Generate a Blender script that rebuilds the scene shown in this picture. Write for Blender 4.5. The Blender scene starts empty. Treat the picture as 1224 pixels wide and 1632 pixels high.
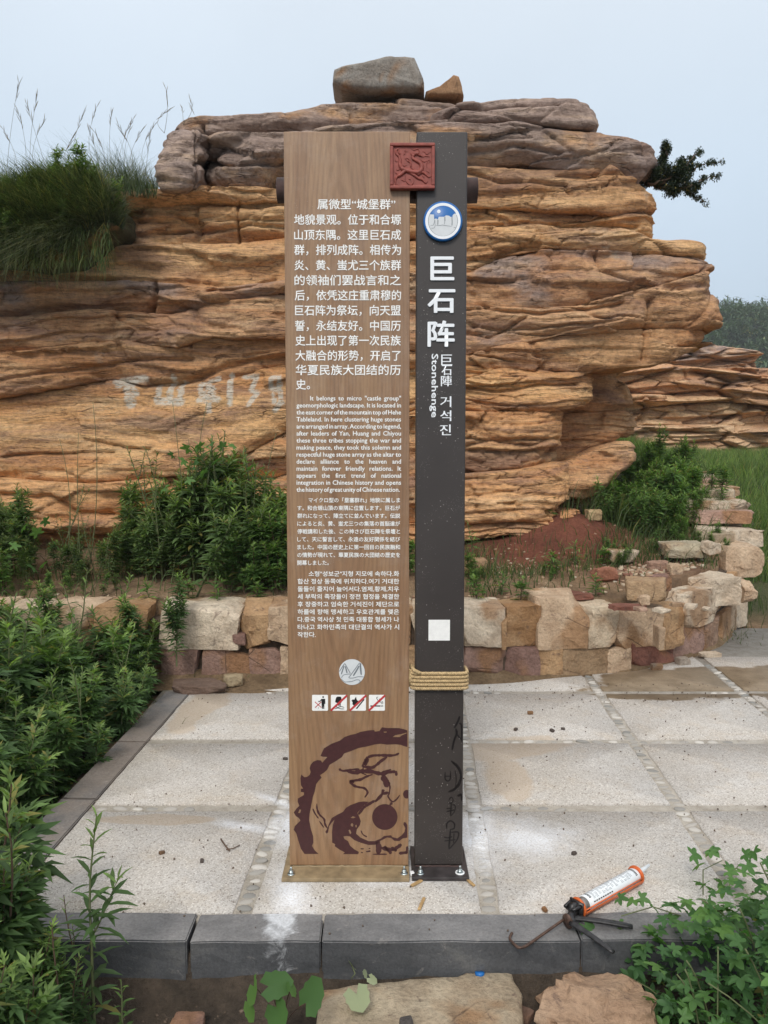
import bpy, bmesh, math, random
import numpy as np
from mathutils import Vector, Matrix
from mathutils.geometry import tessellate_polygon
R = math.radians
sc = bpy.context.scene
col = sc.collection

# ------------------------------------------------------------------ camera
F_PX, CX, CY = 1300.0, 612.0, 816.0
PITCH = R(5.55)
CAM = np.array([0.0, 0.0, 1.5])
cam_d = bpy.data.cameras.new('camera')
cam = bpy.data.objects.new('camera', cam_d)
col.objects.link(cam)
cam.location = CAM
cam.rotation_euler = (R(90) - PITCH, 0, 0)
cam_d.sensor_fit = 'VERTICAL'
cam_d.sensor_height = 24
cam_d.sensor_width = 18
cam_d.lens = F_PX / 1632 * 24
cam_d.clip_start = 0.05
cam_d.clip_end = 3000
sc.camera = cam

# ------------------------------------------------------------------ world, sun, exposure
SUN_EL, SUN_AZ = 44, -14           # azimuth: 0 = straight behind the camera, negative = from the left
w = bpy.data.worlds.new('World'); sc.world = w; w.use_nodes = True
nt = w.node_tree; nt.nodes.clear()
out = nt.nodes.new('ShaderNodeOutputWorld'); bg = nt.nodes.new('ShaderNodeBackground')
sky = nt.nodes.new('ShaderNodeTexSky'); sky.sky_type = 'NISHITA'; sky.sun_disc = False
sky.sun_elevation = R(SUN_EL); sky.sun_rotation = R(180 + SUN_AZ)
sky.air_density = 1.0; sky.dust_density = 4.0; sky.ozone_density = 2.0
tcw = nt.nodes.new('ShaderNodeTexCoord'); sep = nt.nodes.new('ShaderNodeSeparateXYZ')
nt.links.new(tcw.outputs['Generated'], sep.inputs[0])
ramp = nt.nodes.new('ShaderNodeValToRGB')
ramp.color_ramp.elements[0].position = 0.0; ramp.color_ramp.elements[0].color = (.395, .49, .595, 1)
ramp.color_ramp.elements[1].position = 1.0; ramp.color_ramp.elements[1].color = (1.0, 1.0, 1.0, 1)
e = ramp.color_ramp.elements.new(.28); e.color = (.52, .61, .70, 1)
e = ramp.color_ramp.elements.new(.5); e.color = (.64, .70, .76, 1)
nt.links.new(sep.outputs['Z'], ramp.inputs[0])
vm = nt.nodes.new('ShaderNodeVectorMath'); vm.operation = 'SCALE'; vm.inputs['Scale'].default_value = 10.5
nt.links.new(ramp.outputs[0], vm.inputs[0])
cn = nt.nodes.new('ShaderNodeTexNoise'); cn.inputs['Scale'].default_value = 2.2; cn.inputs['Detail'].default_value = 5; nt.links.new(tcw.outputs['Generated'], cn.inputs['Vector'])
cr_ = nt.nodes.new('ShaderNodeMapRange'); cr_.inputs['From Min'].default_value = .3; cr_.inputs['From Max'].default_value = .7; cr_.inputs['To Min'].default_value = 10.0; cr_.inputs['To Max'].default_value = 10.9
nt.links.new(cn.outputs['Fac'], cr_.inputs['Value']); nt.links.new(cr_.outputs[0], vm.inputs['Scale'])
mixw = nt.nodes.new('ShaderNodeMixRGB'); mixw.inputs[0].default_value = .88
nt.links.new(sky.outputs[0], mixw.inputs[1]); nt.links.new(vm.outputs[0], mixw.inputs[2])
nt.links.new(mixw.outputs[0], bg.inputs[0]); bg.inputs[1].default_value = 0.1
nt.links.new(bg.outputs[0], out.inputs[0])
sd = bpy.data.lights.new('sun', 'SUN'); sd.energy = 1.5; sd.angle = R(16); sd.color = (1, .95, .88)
so = bpy.data.objects.new('sun', sd); col.objects.link(so)
so.rotation_euler = (R(90 - SUN_EL), 0, R(SUN_AZ))
so.location = (-5, -5, 12)
sc.view_settings.view_transform = 'Standard'; sc.view_settings.look = 'None'
sc.view_settings.exposure = 0.38; sc.view_settings.gamma = 1.0
sc.view_settings.use_curve_mapping = False
sc.cycles.max_bounces = 6; sc.cycles.transparent_max_bounces = 6
sc.cycles.volume_step_rate = 5.0

# ------------------------------------------------------------------ projection helpers
cP, sP = math.cos(PITCH), math.sin(PITCH)
def ray(px, py):
    a = (px - CX) / F_PX; b = (CY - py) / F_PX
    return np.array([a, cP + b * sP, -sP + b * cP])
def P(px, py, Y):
    d = ray(px, py); return CAM + d * (Y / d[1])
def G(px, py, z=0.0):
    d = ray(px, py); return CAM + d * ((z - CAM[2]) / d[2])

# ------------------------------------------------------------------ noise
def _h(ix, iy, iz, s):
    n = (ix.astype(np.int64) * 374761393 + iy.astype(np.int64) * 668265263 + iz.astype(np.int64) * 2147483647 + s * 1274126177) & 0xffffffff
    n = ((n ^ (n >> 13)) * 1274126177) & 0xffffffff
    n = (n ^ (n >> 16)) & 0xffff
    return n / 32767.5 - 1.0
def noise(x, y, z, s=0):
    x = np.asarray(x, float); y = np.asarray(y, float) + 0 * x; z = np.asarray(z, float) + 0 * x
    x0, y0, z0 = np.floor(x), np.floor(y), np.floor(z)
    fx, fy, fz = x - x0, y - y0, z - z0
    fx = fx * fx * (3 - 2 * fx); fy = fy * fy * (3 - 2 * fy); fz = fz * fz * (3 - 2 * fz)
    r = 0
    for i in (0, 1):
        wx = fx if i else 1 - fx
        for j in (0, 1):
            wy = fy if j else 1 - fy
            for k in (0, 1):
                wz = fz if k else 1 - fz
                r = r + wx * wy * wz * _h(x0 + i, y0 + j, z0 + k, s)
    return r
def fbm(x, y, z, o=4, s=0, g=.5):
    r = 0; a = 1; t = 0
    for i in range(o):
        r = r + a * noise(x, y, z, s + i * 17); t += a; a *= g
        x = np.asarray(x) * 2.03 + 5.1; y = np.asarray(y) * 2.03 + 1.7; z = np.asarray(z) * 2.03 + 3.3
    return r / t

def blocks(x, y, z, s):
    """broken-block relief: nearest cell gives an offset and a tilted plane; also distance to the border"""
    sh = x.shape; x, y, z = x.ravel(), y.ravel(), z.ravel()
    ix, iy, iz = np.floor(x), np.floor(y), np.floor(z)
    f1 = np.full(x.shape, 9.); f2 = f1.copy(); val = np.zeros(x.shape)
    for i in (-1, 0, 1):
        for j in (-1, 0, 1):
            for k in (-1, 0, 1):
                a, b, c = ix + i, iy + j, iz + k
                n1 = _h(a, b, c, s); n2 = _h(a, b, c, s + 1); n3 = _h(a, b, c, s + 2); n4 = _h(a, b, c, s + 3)
                dx, dy, dz = x - a - .5 - n1 * .42, y - b - .5 - n2 * .42, z - c - .5 - n3 * .42
                d = dx * dx + dy * dy + dz * dz
                v = n4 + 1.1 * (n1 * dx + n3 * dy) * 1.2 - .9 * n2 * dz
                cl = d < f1; f2 = np.where(cl, f1, np.minimum(f2, d)); val = np.where(cl, v, val); f1 = np.where(cl, d, f1)
    return val.reshape(sh), (np.sqrt(f2) - np.sqrt(f1)).reshape(sh)
# ------------------------------------------------------------------ object helpers
def tag(o, label=None, cat=None, group=None, kind=None):
    if label: o['label'] = label
    if cat: o['category'] = cat
    if group: o['group'] = group
    if kind: o['kind'] = kind
    return o
def empty(name, loc=(0, 0, 0), parent=None, **k):
    o = bpy.data.objects.new(name, None); col.objects.link(o); o.location = loc
    o.empty_display_size = .1
    if parent: o.parent = parent
    return tag(o, **k)
def link(name, me, mat=None, parent=None, loc=None, **k):
    o = bpy.data.objects.new(name, me); col.objects.link(o)
    if mat and not me.materials: me.materials.append(mat)
    if parent: o.parent = parent
    if loc is not None: o.location = loc
    return tag(o, **k)
def npmesh(name, V, Fq=None, Ft=None, smooth=False, attrs=None):
    me = bpy.data.meshes.new(name)
    V = np.asarray(V, np.float32)
    parts = []; starts = []; tot = 0; n = 0
    for Fa, k in ((Fq, 4), (Ft, 3)):
        if Fa is not None and len(Fa):
            Fa = np.asarray(Fa, np.int32); parts.append(Fa.ravel()); starts.append(tot + np.arange(len(Fa)) * k); tot += len(Fa) * k; n += len(Fa)
    me.vertices.add(len(V)); me.vertices.foreach_set('co', V.ravel())
    me.loops.add(tot); me.loops.foreach_set('vertex_index', np.concatenate(parts).astype(np.int32))
    me.polygons.add(n); me.polygons.foreach_set('loop_start', np.concatenate(starts).astype(np.int32))
    me.update(calc_edges=True)
    if smooth: me.polygons.foreach_set('use_smooth', np.ones(n, bool))
    for k, a in (attrs or {}).items():
        at = me.attributes.new(k, 'FLOAT', 'POINT'); at.data.foreach_set('value', np.asarray(a, np.float32))
    me.validate()
    return me
class MB:
    def __init__(s): s.v = []; s.q = []; s.t = []; s.a = []; s.n = 0
    def add(s, V, Q=None, T=None, a=None):
        V = np.asarray(V, float)
        if Q is not None and len(Q): s.q.append(np.asarray(Q) + s.n)
        if T is not None and len(T): s.t.append(np.asarray(T) + s.n)
        s.v.append(V); s.a.append(np.zeros(len(V)) if a is None else np.zeros(len(V)) + a); s.n += len(V)
    def tube(s, pts, rad, seg=6, a=None, cap=True, flat=1.0):
        pts = np.asarray(pts, float); n = len(pts); rad = np.zeros(n) + rad
        d = np.gradient(pts, axis=0); d /= np.linalg.norm(d, axis=1)[:, None] + 1e-9
        up = np.array([0, 0, 1.]) if abs(d[0][2]) < .9 else np.array([1., 0, 0])
        V = []
        for i in range(n):
            x = np.cross(up, d[i]); x /= np.linalg.norm(x) + 1e-9; y = np.cross(d[i], x); up = y
            an = np.arange(seg) * 2 * math.pi / seg
            V.append(pts[i] + rad[i] * (np.cos(an)[:, None] * x + flat * np.sin(an)[:, None] * y))
        V = np.concatenate(V); Q = []
        i = np.arange(n - 1)[:, None] * seg; j = np.arange(seg)[None, :]; j2 = (j + 1) % seg
        Q = np.stack([i + j, i + j2, i + seg + j2, i + seg + j], -1).reshape(-1, 4)
        T = None
        if cap:
            V = np.concatenate([V, pts[:1], pts[-1:]]); c0 = n * seg; c1 = c0 + 1; jj = np.arange(seg); b = (n - 1) * seg
            T = np.concatenate([np.stack([jj * 0 + c0, (jj + 1) % seg, jj], -1), np.stack([jj * 0 + c1, b + jj, b + (jj + 1) % seg], -1)])
        s.add(V, Q, T, a)
    def box(s, c, d, rot=None, a=None):
        c = np.asarray(c, float); d = np.asarray(d, float) / 2
        V = np.array([[x, y, z] for z in (-1, 1) for y in (-1, 1) for x in (-1, 1)]) * d
        if rot is not None: V = V @ np.array(rot).T
        s.add(V + c, [[0, 2, 3, 1], [4, 5, 7, 6], [0, 1, 5, 4], [2, 6, 7, 3], [0, 4, 6, 2], [1, 3, 7, 5]], None, a)
    def mesh(s, name, smooth=False, attr=None):
        V = np.concatenate(s.v)
        return npmesh(name, V, np.concatenate(s.q) if s.q else None, np.concatenate(s.t) if s.t else None, smooth,
                      {attr: np.concatenate(s.a)} if attr else None)
    def build(s, name, mat, parent=None, smooth=False, attr=None, loc=None, **k):
        return link(name, s.mesh(name, smooth, attr), mat, parent, loc, **k)
def rotz(a):
    c, s_ = math.cos(a), math.sin(a); return np.array([[c, -s_, 0], [s_, c, 0], [0, 0, 1.]])
def rotx(a):
    c, s_ = math.cos(a), math.sin(a); return np.array([[1., 0, 0], [0, c, -s_], [0, s_, c]])
def roty(a):
    c, s_ = math.cos(a), math.sin(a); return np.array([[c, 0, s_], [0, 1., 0], [-s_, 0, c]])
def bevel_box(name, dims, bev, mat, parent=None, loc=(0, 0, 0), seg=2, **k):
    bm = bmesh.new(); bmesh.ops.create_cube(bm, size=1)
    bmesh.ops.scale(bm, vec=dims, verts=bm.verts)
    bmesh.ops.bevel(bm, geom=bm.edges[:], offset=bev, segments=seg, affect='EDGES', profile=.5)
    me = bpy.data.meshes.new(name); bm.to_mesh(me); bm.free()
    return link(name, me, mat, parent, loc, **k)
def copy_tree(o, parent=None):
    c = o.copy(); col.objects.link(c); c.parent = parent
    for ch in list(o.children): copy_tree(ch, c)
    return c

# ------------------------------------------------------------------ materials
class NT:
    def __init__(s, name):
        s.m = bpy.data.materials.new(name); s.m.use_nodes = True; s.t = s.m.node_tree
        s.b = s.t.nodes['Principled BSDF']; s.o = s.t.nodes['Material Output']
        s.b.inputs['Roughness'].default_value = .85
        s.b.inputs['Specular IOR Level'].default_value = .3
    def n(s, ty, **k):
        x = s.t.nodes.new(ty)
        for a, b in k.items(): setattr(x, a, b)
        return x
    def l(s, a, b): s.t.links.new(a, b)
    def coord(s, scale=(1, 1, 1), which='Object', loc=(0, 0, 0)):
        tc = s.n('ShaderNodeTexCoord'); mp = s.n('ShaderNodeMapping'); mp.inputs['Scale'].default_value = scale
        mp.inputs['Location'].default_value = loc
        s.l(tc.outputs[which], mp.inputs[0]); return mp.outputs[0]
    def pos(s, scale=(1, 1, 1), loc=(0, 0, 0)):
        tc = s.n('ShaderNodeNewGeometry'); mp = s.n('ShaderNodeMapping'); mp.inputs['Scale'].default_value = scale
        mp.inputs['Location'].default_value = loc
        s.l(tc.outputs['Position'], mp.inputs[0]); return mp.outputs[0]
    def noise(s, vec, scale=5, detail=4, rough=.55, dist=0):
        x = s.n('ShaderNodeTexNoise'); s.l(vec, x.inputs['Vector']); x.inputs['Scale'].default_value = scale
        x.inputs['Detail'].default_value = detail; x.inputs['Roughness'].default_value = rough; x.inputs['Distortion'].default_value = dist
        return x.outputs['Fac']
    def vor(s, vec, scale=5, feature='F1', out='Distance'):
        x = s.n('ShaderNodeTexVoronoi'); x.feature = feature; s.l(vec, x.inputs['Vector']); x.inputs['Scale'].default_value = scale
        return x.outputs[out]
    def ramp(s, fac, stops, interp='LINEAR'):
        x = s.n('ShaderNodeValToRGB'); s.l(fac, x.inputs[0]); cr = x.color_ramp; cr.interpolation = interp
        while len(cr.elements) < len(stops): cr.elements.new(.5)
        for e_, (p, c) in zip(cr.elements, stops):
            e_.position = p; e_.color = (c, c, c, 1) if isinstance(c, (int, float)) else (*c, 1)
        return x.outputs[0]
    def mix(s, f, a, b, mode='MIX'):
        x = s.n('ShaderNodeMixRGB', blend_type=mode)
        for i, v in ((0, f), (1, a), (2, b)):
            if isinstance(v, (int, float)): x.inputs[i].default_value = v if i == 0 else (v, v, v, 1)
            elif isinstance(v, tuple): x.inputs[i].default_value = (*v, 1)
            else: s.l(v, x.inputs[i])
        return x.outputs[0]
    def math(s, op, a, b=0, clamp=False):
        x = s.n('ShaderNodeMath', operation=op); x.use_clamp = clamp
        for i, v in ((0, a), (1, b)):
            if isinstance(v, (int, float)): x.inputs[i].default_value = v
            else: s.l(v, x.inputs[i])
        return x.outputs[0]
    def attr(s, name):
        x = s.n('ShaderNodeAttribute'); x.attribute_name = name; return x.outputs['Fac']
    def objcol(s):
        return s.n('ShaderNodeObjectInfo').outputs['Color']
    def objrand(s):
        return s.n('ShaderNodeObjectInfo').outputs['Random']
    def color(s, c):
        if isinstance(c, tuple): s.b.inputs['Base Color'].default_value = (*c, 1)
        else: s.l(c, s.b.inputs['Base Color'])
        return s
    def rough(s, r):
        if isinstance(r, (int, float)): s.b.inputs['Roughness'].default_value = r
        else: s.l(r, s.b.inputs['Roughness'])
        return s
    def metal(s, r): s.b.inputs['Metallic'].default_value = r; return s
    def bump(s, h, strength=.5, dist=.01):
        x = s.n('ShaderNodeBump'); x.inputs['Strength'].default_value = strength; x.inputs['Distance'].default_value = dist
        s.l(h, x.inputs['Height']); s.l(x.outputs[0], s.b.inputs['Normal']); return s
def simple(name, c, rough=.6, metal=0, nscale=30, var=.15, bump=0, spec=.4):
    m = NT(name); v = m.coord()
    n = m.noise(v, nscale, 4)
    c2 = tuple(x * (1 - var) for x in c); c3 = tuple(min(1, x * (1 + var)) for x in c)
    m.color(m.ramp(n, [(.3, c2), (.7, c3)])).rough(rough).metal(metal)
    m.b.inputs['Specular IOR Level'].default_value = spec
    if bump: m.bump(n, bump, .002)
    return m.m

def rock_mat(name, tan, orange, dark, paint=False, far=False):
    m = NT(name); v = m.pos((.8, .8, 5)); vf = m.pos((4, 4, 22)); vi = m.pos()
    n1 = m.noise(v, 1.0, 5, .6, .6); n2 = m.noise(m.pos((.5, .5, 2.6), (3, 7, 1)), 1.1, 7, .68, .9)
    n3 = m.noise(vf, 1.3, 8, .72, .6); n4 = m.noise(vi, 28, 5, .7)
    c = m.mix(m.ramp(n1, [(.36, 0.0), (.62, 1.0)]), orange, tan)
    oc = m.objcol()
    c = m.mix(1.0, c, oc, 'MULTIPLY')
    c = m.mix(m.math('MULTIPLY', m.ramp(n2, [(.49, 0.0), (.62, 1.0)]), .68), c, dark)
    nl = m.noise(m.pos((2.5, 2.5, 55), (1, 6, 2)), 1.0, 5, .62, .5); c = m.mix(m.ramp(nl, [(.475, 0.0), (.495, .55), (.505, .55), (.525, 0.0)]), c, dark)
    c = m.mix(m.ramp(m.noise(m.pos((.9, .9, 6), (8, 3, 9)), 1.4, 6, .65, .5), [(.56, 0.0), (.70, .6)]), c, (.66, .47, .28))
    grey = m.attr('grey')
    n5 = m.noise(m.pos((1.2, 1.2, 2.5), (9, 2, 4)), 1.3, 5, .6)
    gm = m.math('ADD', grey, m.math('MULTIPLY', m.math('SUBTRACT', n5, .5), 1.6))
    gm = m.ramp(gm, [(.38, 0.0), (.62, 1.0)])
    gcol = m.ramp(m.noise(m.pos((1, 1, 4), (2, 5, 8)), 2, 5, .6), [(.35, (.22, .17, .155)), (.55, (.36, .28, .245)), (.72, (.54, .39, .27))])
    c = m.mix(m.math('MULTIPLY', gm, .85), c, gcol)
    c = m.mix(m.ramp(n3, [(.32, .7), (.46, 0.0)]), c, m.mix(.5, c, (.06, .033, .022)))
    c = m.mix(.7, c, m.ramp(n4, [(.25, .45), (.5, 1.0), (.8, 1.45)]), 'MULTIPLY')
    lich = m.noise(m.pos((1, 1, 1), (4, 4, 4)), 3.2, 6, .7)
    c = m.mix(m.ramp(lich, [(.64, 0.0), (.72, .35)]), c, (.5, .44, .36))
    if paint:
        pn = m.noise(m.pos((14, 14, 60)), 1.6, 5, .7)
        pm = m.math('MULTIPLY', m.attr('paint'), m.ramp(pn, [(.38, 0.15), (.5, .95)]))
        c = m.mix(pm, c, (.68, .62, .52))
    m.color(c).rough(.9)
    wv = m.n('ShaderNodeVectorMath', operation='ADD'); nz = m.n('ShaderNodeTexNoise'); m.l(m.pos((1, 1, 1)), nz.inputs['Vector']); nz.inputs['Scale'].default_value = 2.5; nz.inputs['Detail'].default_value = 4
    sc3 = m.n('ShaderNodeVectorMath', operation='SCALE'); sc3.inputs['Scale'].default_value = .9; m.l(nz.outputs['Color'], sc3.inputs[0])
    m.l(m.pos((2.2, 2.2, 17)), wv.inputs[0]); m.l(sc3.outputs[0], wv.inputs[1])
    ve = m.vor(wv.outputs[0], 1.6, 'DISTANCE_TO_EDGE')
    gt = m.ramp(m.noise(m.pos((1.5, 1.5, 4), (5, 1, 2)), 1.5, 3), [(.42, 0.0), (.58, 1.0)])
    ck = m.math('MULTIPLY', m.ramp(ve, [(0.0, .9), (.02, .5), (.055, 0.0)]), m.math('MULTIPLY', gt, m.ramp(m.noise(m.pos((6, 6, 12)), 1.2, 4, .7), [(.45, 0.0), (.62, 1.0)])))
    c = m.mix(m.math('MULTIPLY', ck, .7), c, (.08, .048, .036)); m.color(c)
    hb = m.math('ADD', m.math('MULTIPLY', n3, .6), m.math('MULTIPLY', n4, .5)); hb = m.math('SUBTRACT', hb, m.math('MULTIPLY', ck, .5))
    m.bump(hb, 1.0 if not far else .7, .045)
    return m.m
M_ROCK = rock_mat('sandstone_rock', (.70, .45, .245), (.53, .275, .13), (.25, .15, .12), True)
M_FARROCK = rock_mat('distant_sandstone', (.60, .43, .27), (.46, .27, .15), (.24, .15, .12), far=True)

def stone_mat(name='cut_stone'):
    m = NT(name); v = m.coord(); oc = m.objcol(); r = m.objrand()
    add = m.n('ShaderNodeVectorMath', operation='ADD'); cmb = m.n('ShaderNodeCombineXYZ')
    m.l(m.math('MULTIPLY', r, 37.0), cmb.inputs[0]); m.l(m.math('MULTIPLY', r, 11.0), cmb.inputs[1])
    m.l(v, add.inputs[0]); m.l(cmb.outputs[0], add.inputs[1]); v = add.outputs[0]
    n1 = m.noise(v, 6, 5, .6, .5); n2 = m.noise(v, 60, 5, .7); n3 = m.noise(v, 2.6, 3, .5, .3); n4 = m.noise(v, 18, 5, .65, 1.0)
    c = m.mix(m.ramp(n1, [(.35, .0), (.7, 1.0)]), m.mix(1.0, oc, (.72, .66, .62), 'MULTIPLY'), oc)
    st = m.ramp(m.math('ADD', n3, m.math('MULTIPLY', m.math('SUBTRACT', r, .5), .14)), [(.55, 0.0), (.62, .7)])
    c = m.mix(st, c, (.30, .155, .065))
    dk = m.ramp(n4, [(.60, 0.0), (.68, .6)])
    c = m.mix(dk, c, (.13, .085, .07))
    c = m.mix(.7, c, m.ramp(n2, [(.25, .5), (.5, 1.0), (.8, 1.35)]), 'MULTIPLY')
    n5 = m.noise(v, 11, 6, .7, .4); c = m.mix(.55, c, m.ramp(n5, [(.3, .62), (.5, 1.0), (.7, 1.2)]), 'MULTIPLY')
    vo = m.vor(v, 2.3, 'DISTANCE_TO_EDGE'); ck = m.math('MULTIPLY', m.ramp(vo, [(0.0, 1.0), (.008, 0.0)]), m.ramp(n3, [(.52, 0.0), (.56, .7)]))
    c = m.mix(ck, c, (.12, .08, .055))
    m.color(c).rough(.92).bump(m.math('ADD', m.math('ADD', n2, m.math('MULTIPLY', n5, 1.6)), m.math('MULTIPLY', ck, -.6)), .95, .012)
    return m.m
M_STONE = stone_mat()

def soil_mat():
    m = NT('soil'); v = m.pos()
    n1 = m.noise(v, 5, 6, .65); n2 = m.noise(v, 45, 5, .75); n3 = m.noise(v, 160, 3, .6)
    c = m.ramp(n1, [(.3, (.15, .095, .055)), (.55, (.27, .18, .105)), (.75, (.40, .29, .18))])
    c = m.mix(m.attr('red'), c, m.ramp(n1, [(.3, (.115, .04, .026)), (.7, (.235, .085, .05))]))
    c = m.mix(m.attr('dark'), c, m.ramp(n1, [(.3, (.045, .036, .028)), (.7, (.12, .09, .066))]))
    c = m.mix(m.attr('grassy'), c, m.ramp(n2, [(.3, (.04, .06, .022)), (.7, (.12, .11, .05))]))
    c = m.mix(.7, c, m.ramp(n2, [(.3, .5), (.5, 1.0), (.75, 1.5)]), 'MULTIPLY')
    m.color(c).rough(.95).bump(m.math('ADD', n2, m.math('MULTIPLY', n3, .5)), 1.0, .02)
    return m.m
M_SOIL = soil_mat()

def blobs(m, lst, nz):
    """soft world-space patches: (cx, cy, rx, ry, angle) -> 0..1"""
    tot = None
    g = m.n('ShaderNodeNewGeometry').outputs['Position']
    for (cx, cy, rx, ry, an) in lst:
        mp = m.n('ShaderNodeMapping', vector_type='TEXTURE'); m.l(g, mp.inputs[0])
        mp.inputs['Location'].default_value = (cx, cy, 0); mp.inputs['Rotation'].default_value = (0, 0, R(an)); mp.inputs['Scale'].default_value = (rx, ry, 1)
        ln = m.n('ShaderNodeVectorMath', operation='LENGTH'); m.l(mp.outputs[0], ln.inputs[0])
        f = m.math('SUBTRACT', 1.0, ln.outputs['Value'])
        tot = f if tot is None else m.math('MAXIMUM', tot, f)
    return m.math('ADD', tot, nz)
DUST = [(.0, 2.70, .45, .13, 0), (-.30, 2.52, .09, .30, 10), (.36, 2.92, .12, .34, -8), (-.55, 3.0, .17, .05, -20), (-.37, 3.0, .10, .25, 8), (.50, 2.9, .30, .2, 10), (-.42, 3.2, .2, .04, -35)]
def dusty(m, c, v, hi=.75):
    d_ = m.ramp(blobs(m, DUST, m.math('MULTIPLY', m.math('SUBTRACT', m.noise(v, 6, 7, .72), .5), 1.7)), [(.06, 0.0), (.9, hi)])
    sp_ = m.ramp(m.noise(v, 130, 3, .6), [(.35, .45), (.55, 1.0)])
    return m.mix(m.math('MULTIPLY', d_, sp_), c, (.84, .86, .90))
def slab_mat():
    m = NT('washed_aggregate_concrete'); v = m.pos()
    n1 = m.noise(v, 260, 3, .6); n2 = m.noise(v, 2.2, 5, .6); n3 = m.noise(v, 90, 3, .55); n4 = m.noise(v, 7, 6, .7)
    vo = m.vor(v, 230, out='Color'); vb = m.n('ShaderNodeSeparateColor'); m.l(vo, vb.inputs[0])
    c = m.ramp(n2, [(.3, (.455, .415, .365)), (.5, (.51, .475, .435)), (.7, (.545, .52, .49))])
    c = m.mix(m.ramp(n4, [(.5, 0.0), (.72, .5)]), c, (.47, .38, .28))
    c = m.mix(m.ramp(vb.outputs[0], [(.0, .75), (.18, .5), (.34, 0.0)]), c, (.27, .235, .20))
    c = m.mix(m.ramp(vb.outputs[1], [(.80, 0.0), (.95, .5)]), c, (.80, .76, .70))
    c = m.mix(m.ramp(n3, [(.64, 0.0), (.69, .85)]), c, (.13, .10, .08))
    # smooth tan mortar patch, wet muddy patch, white stone dust
    tan = m.ramp(blobs(m, [(.60, 3.75, .42, .22, 12), (.55, 3.45, .2, .35, 0), (-1.0, 4.4, .16, .6, -6), (-.85, 3.05, .35, .06, 0)], m.math('MULTIPLY', m.math('SUBTRACT', n2, .5), 1.6)), [(.3, 0.0), (.42, .6)])
    c = m.mix(tan, c, (.46, .36, .26))
    wet = m.ramp(blobs(m, [(2.1, 4.85, 1.15, .42, 8), (2.9, 4.6, .9, .9, 0), (1.55, 4.62, .45, .22, 0)], m.math('MULTIPLY', m.math('SUBTRACT', n2, .5), 1.3)), [(.2, 0.0), (.27, 1.0)])
    c = m.mix(wet, c, m.ramp(n4, [(.35, (.17, .125, .08)), (.65, (.28, .215, .145))]))
    c = dusty(m, c, v)
    m.color(c)
    rg = m.mix(wet, .9, .45); m.l(rg, m.b.inputs['Roughness'])
    m.bump(m.math('ADD', n1, n3), .55, .004)
    return m.m
M_SLAB = slab_mat()
def kerb_mat():
    m = NT('blue_grey_kerb_stone'); v = m.pos(); n1 = m.noise(v, 5, 6, .65); n2 = m.noise(v, 120, 4, .7); n3 = m.noise(v, 14, 6, .7, 1.0)
    c = m.ramp(n1, [(.3, (.052, .054, .058)), (.6, (.088, .090, .095)), (.75, (.14, .138, .132))])
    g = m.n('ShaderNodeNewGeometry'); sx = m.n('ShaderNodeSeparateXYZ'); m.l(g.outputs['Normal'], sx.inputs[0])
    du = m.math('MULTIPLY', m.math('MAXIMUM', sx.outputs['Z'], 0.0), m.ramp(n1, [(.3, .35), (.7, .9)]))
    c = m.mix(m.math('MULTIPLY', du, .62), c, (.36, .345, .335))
    br_ = m.ramp(blobs(m, [(-1.22, 3.6, .35, 1.3, -3)], m.math('MULTIPLY', m.math('SUBTRACT', n1, .5), 2.2)), [(.15, 0.0), (.8, .5)]); c = m.mix(br_, c, (.21, .155, .11))        # above: lighter grey mixed in on upward-facing sides
    c = m.mix(m.ramp(n3, [(.60, 0.0), (.72, .5)]), c, (.36, .33, .30))
    bl = m.ramp(blobs(m, [(-.32, 2.4, .07, .14, 0)], m.math('MULTIPLY', m.math('SUBTRACT', n3, .5), 1.8)), [(.1, 0.0), (.6, .7)])
    c = m.mix(bl, c, (.72, .74, .77))
    c = m.mix(.6, c, m.ramp(n2, [(.3, .6), (.5, 1.0), (.75, 1.4)]), 'MULTIPLY')
    m.color(c).rough(.75).bump(m.math('ADD', n2, m.math('MULTIPLY', n3, .7)), .45, .004)
    return m.m
M_KERB = kerb_mat()
def mortar_mat():
    m = NT('joint_mortar'); v = m.pos(); n1 = m.noise(v, 12, 5, .7); n2 = m.noise(v, 150, 4, .7)
    c = m.ramp(n1, [(.3, (.30, .265, .22)), (.6, (.44, .40, .345)), (.8, (.52, .485, .43))])
    c = m.mix(.5, c, m.ramp(n2, [(.3, .6), (.7, 1.3)]), 'MULTIPLY')
    c = dusty(m, c, v)
    m.color(c).rough(.95).bump(n2, .8, .006); return m.m
M_MORTAR = mortar_mat()
def pebble_mat():
    m = NT('pebble'); v = m.coord(); r = m.objrand()
    c = m.ramp(r, [(0, (.22, .215, .20)), (.4, (.33, .31, .28)), (.7, (.42, .39, .35)), (1, (.56, .53, .48))])
    c = m.mix(.5, c, m.ramp(m.noise(v, 60, 4), [(.3, .6), (.7, 1.25)]), 'MULTIPLY')
    c = dusty(m, c, m.pos(), .7)
    m.color(c).rough(.75); return m.m
M_PEBBLE = pebble_mat()

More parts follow.
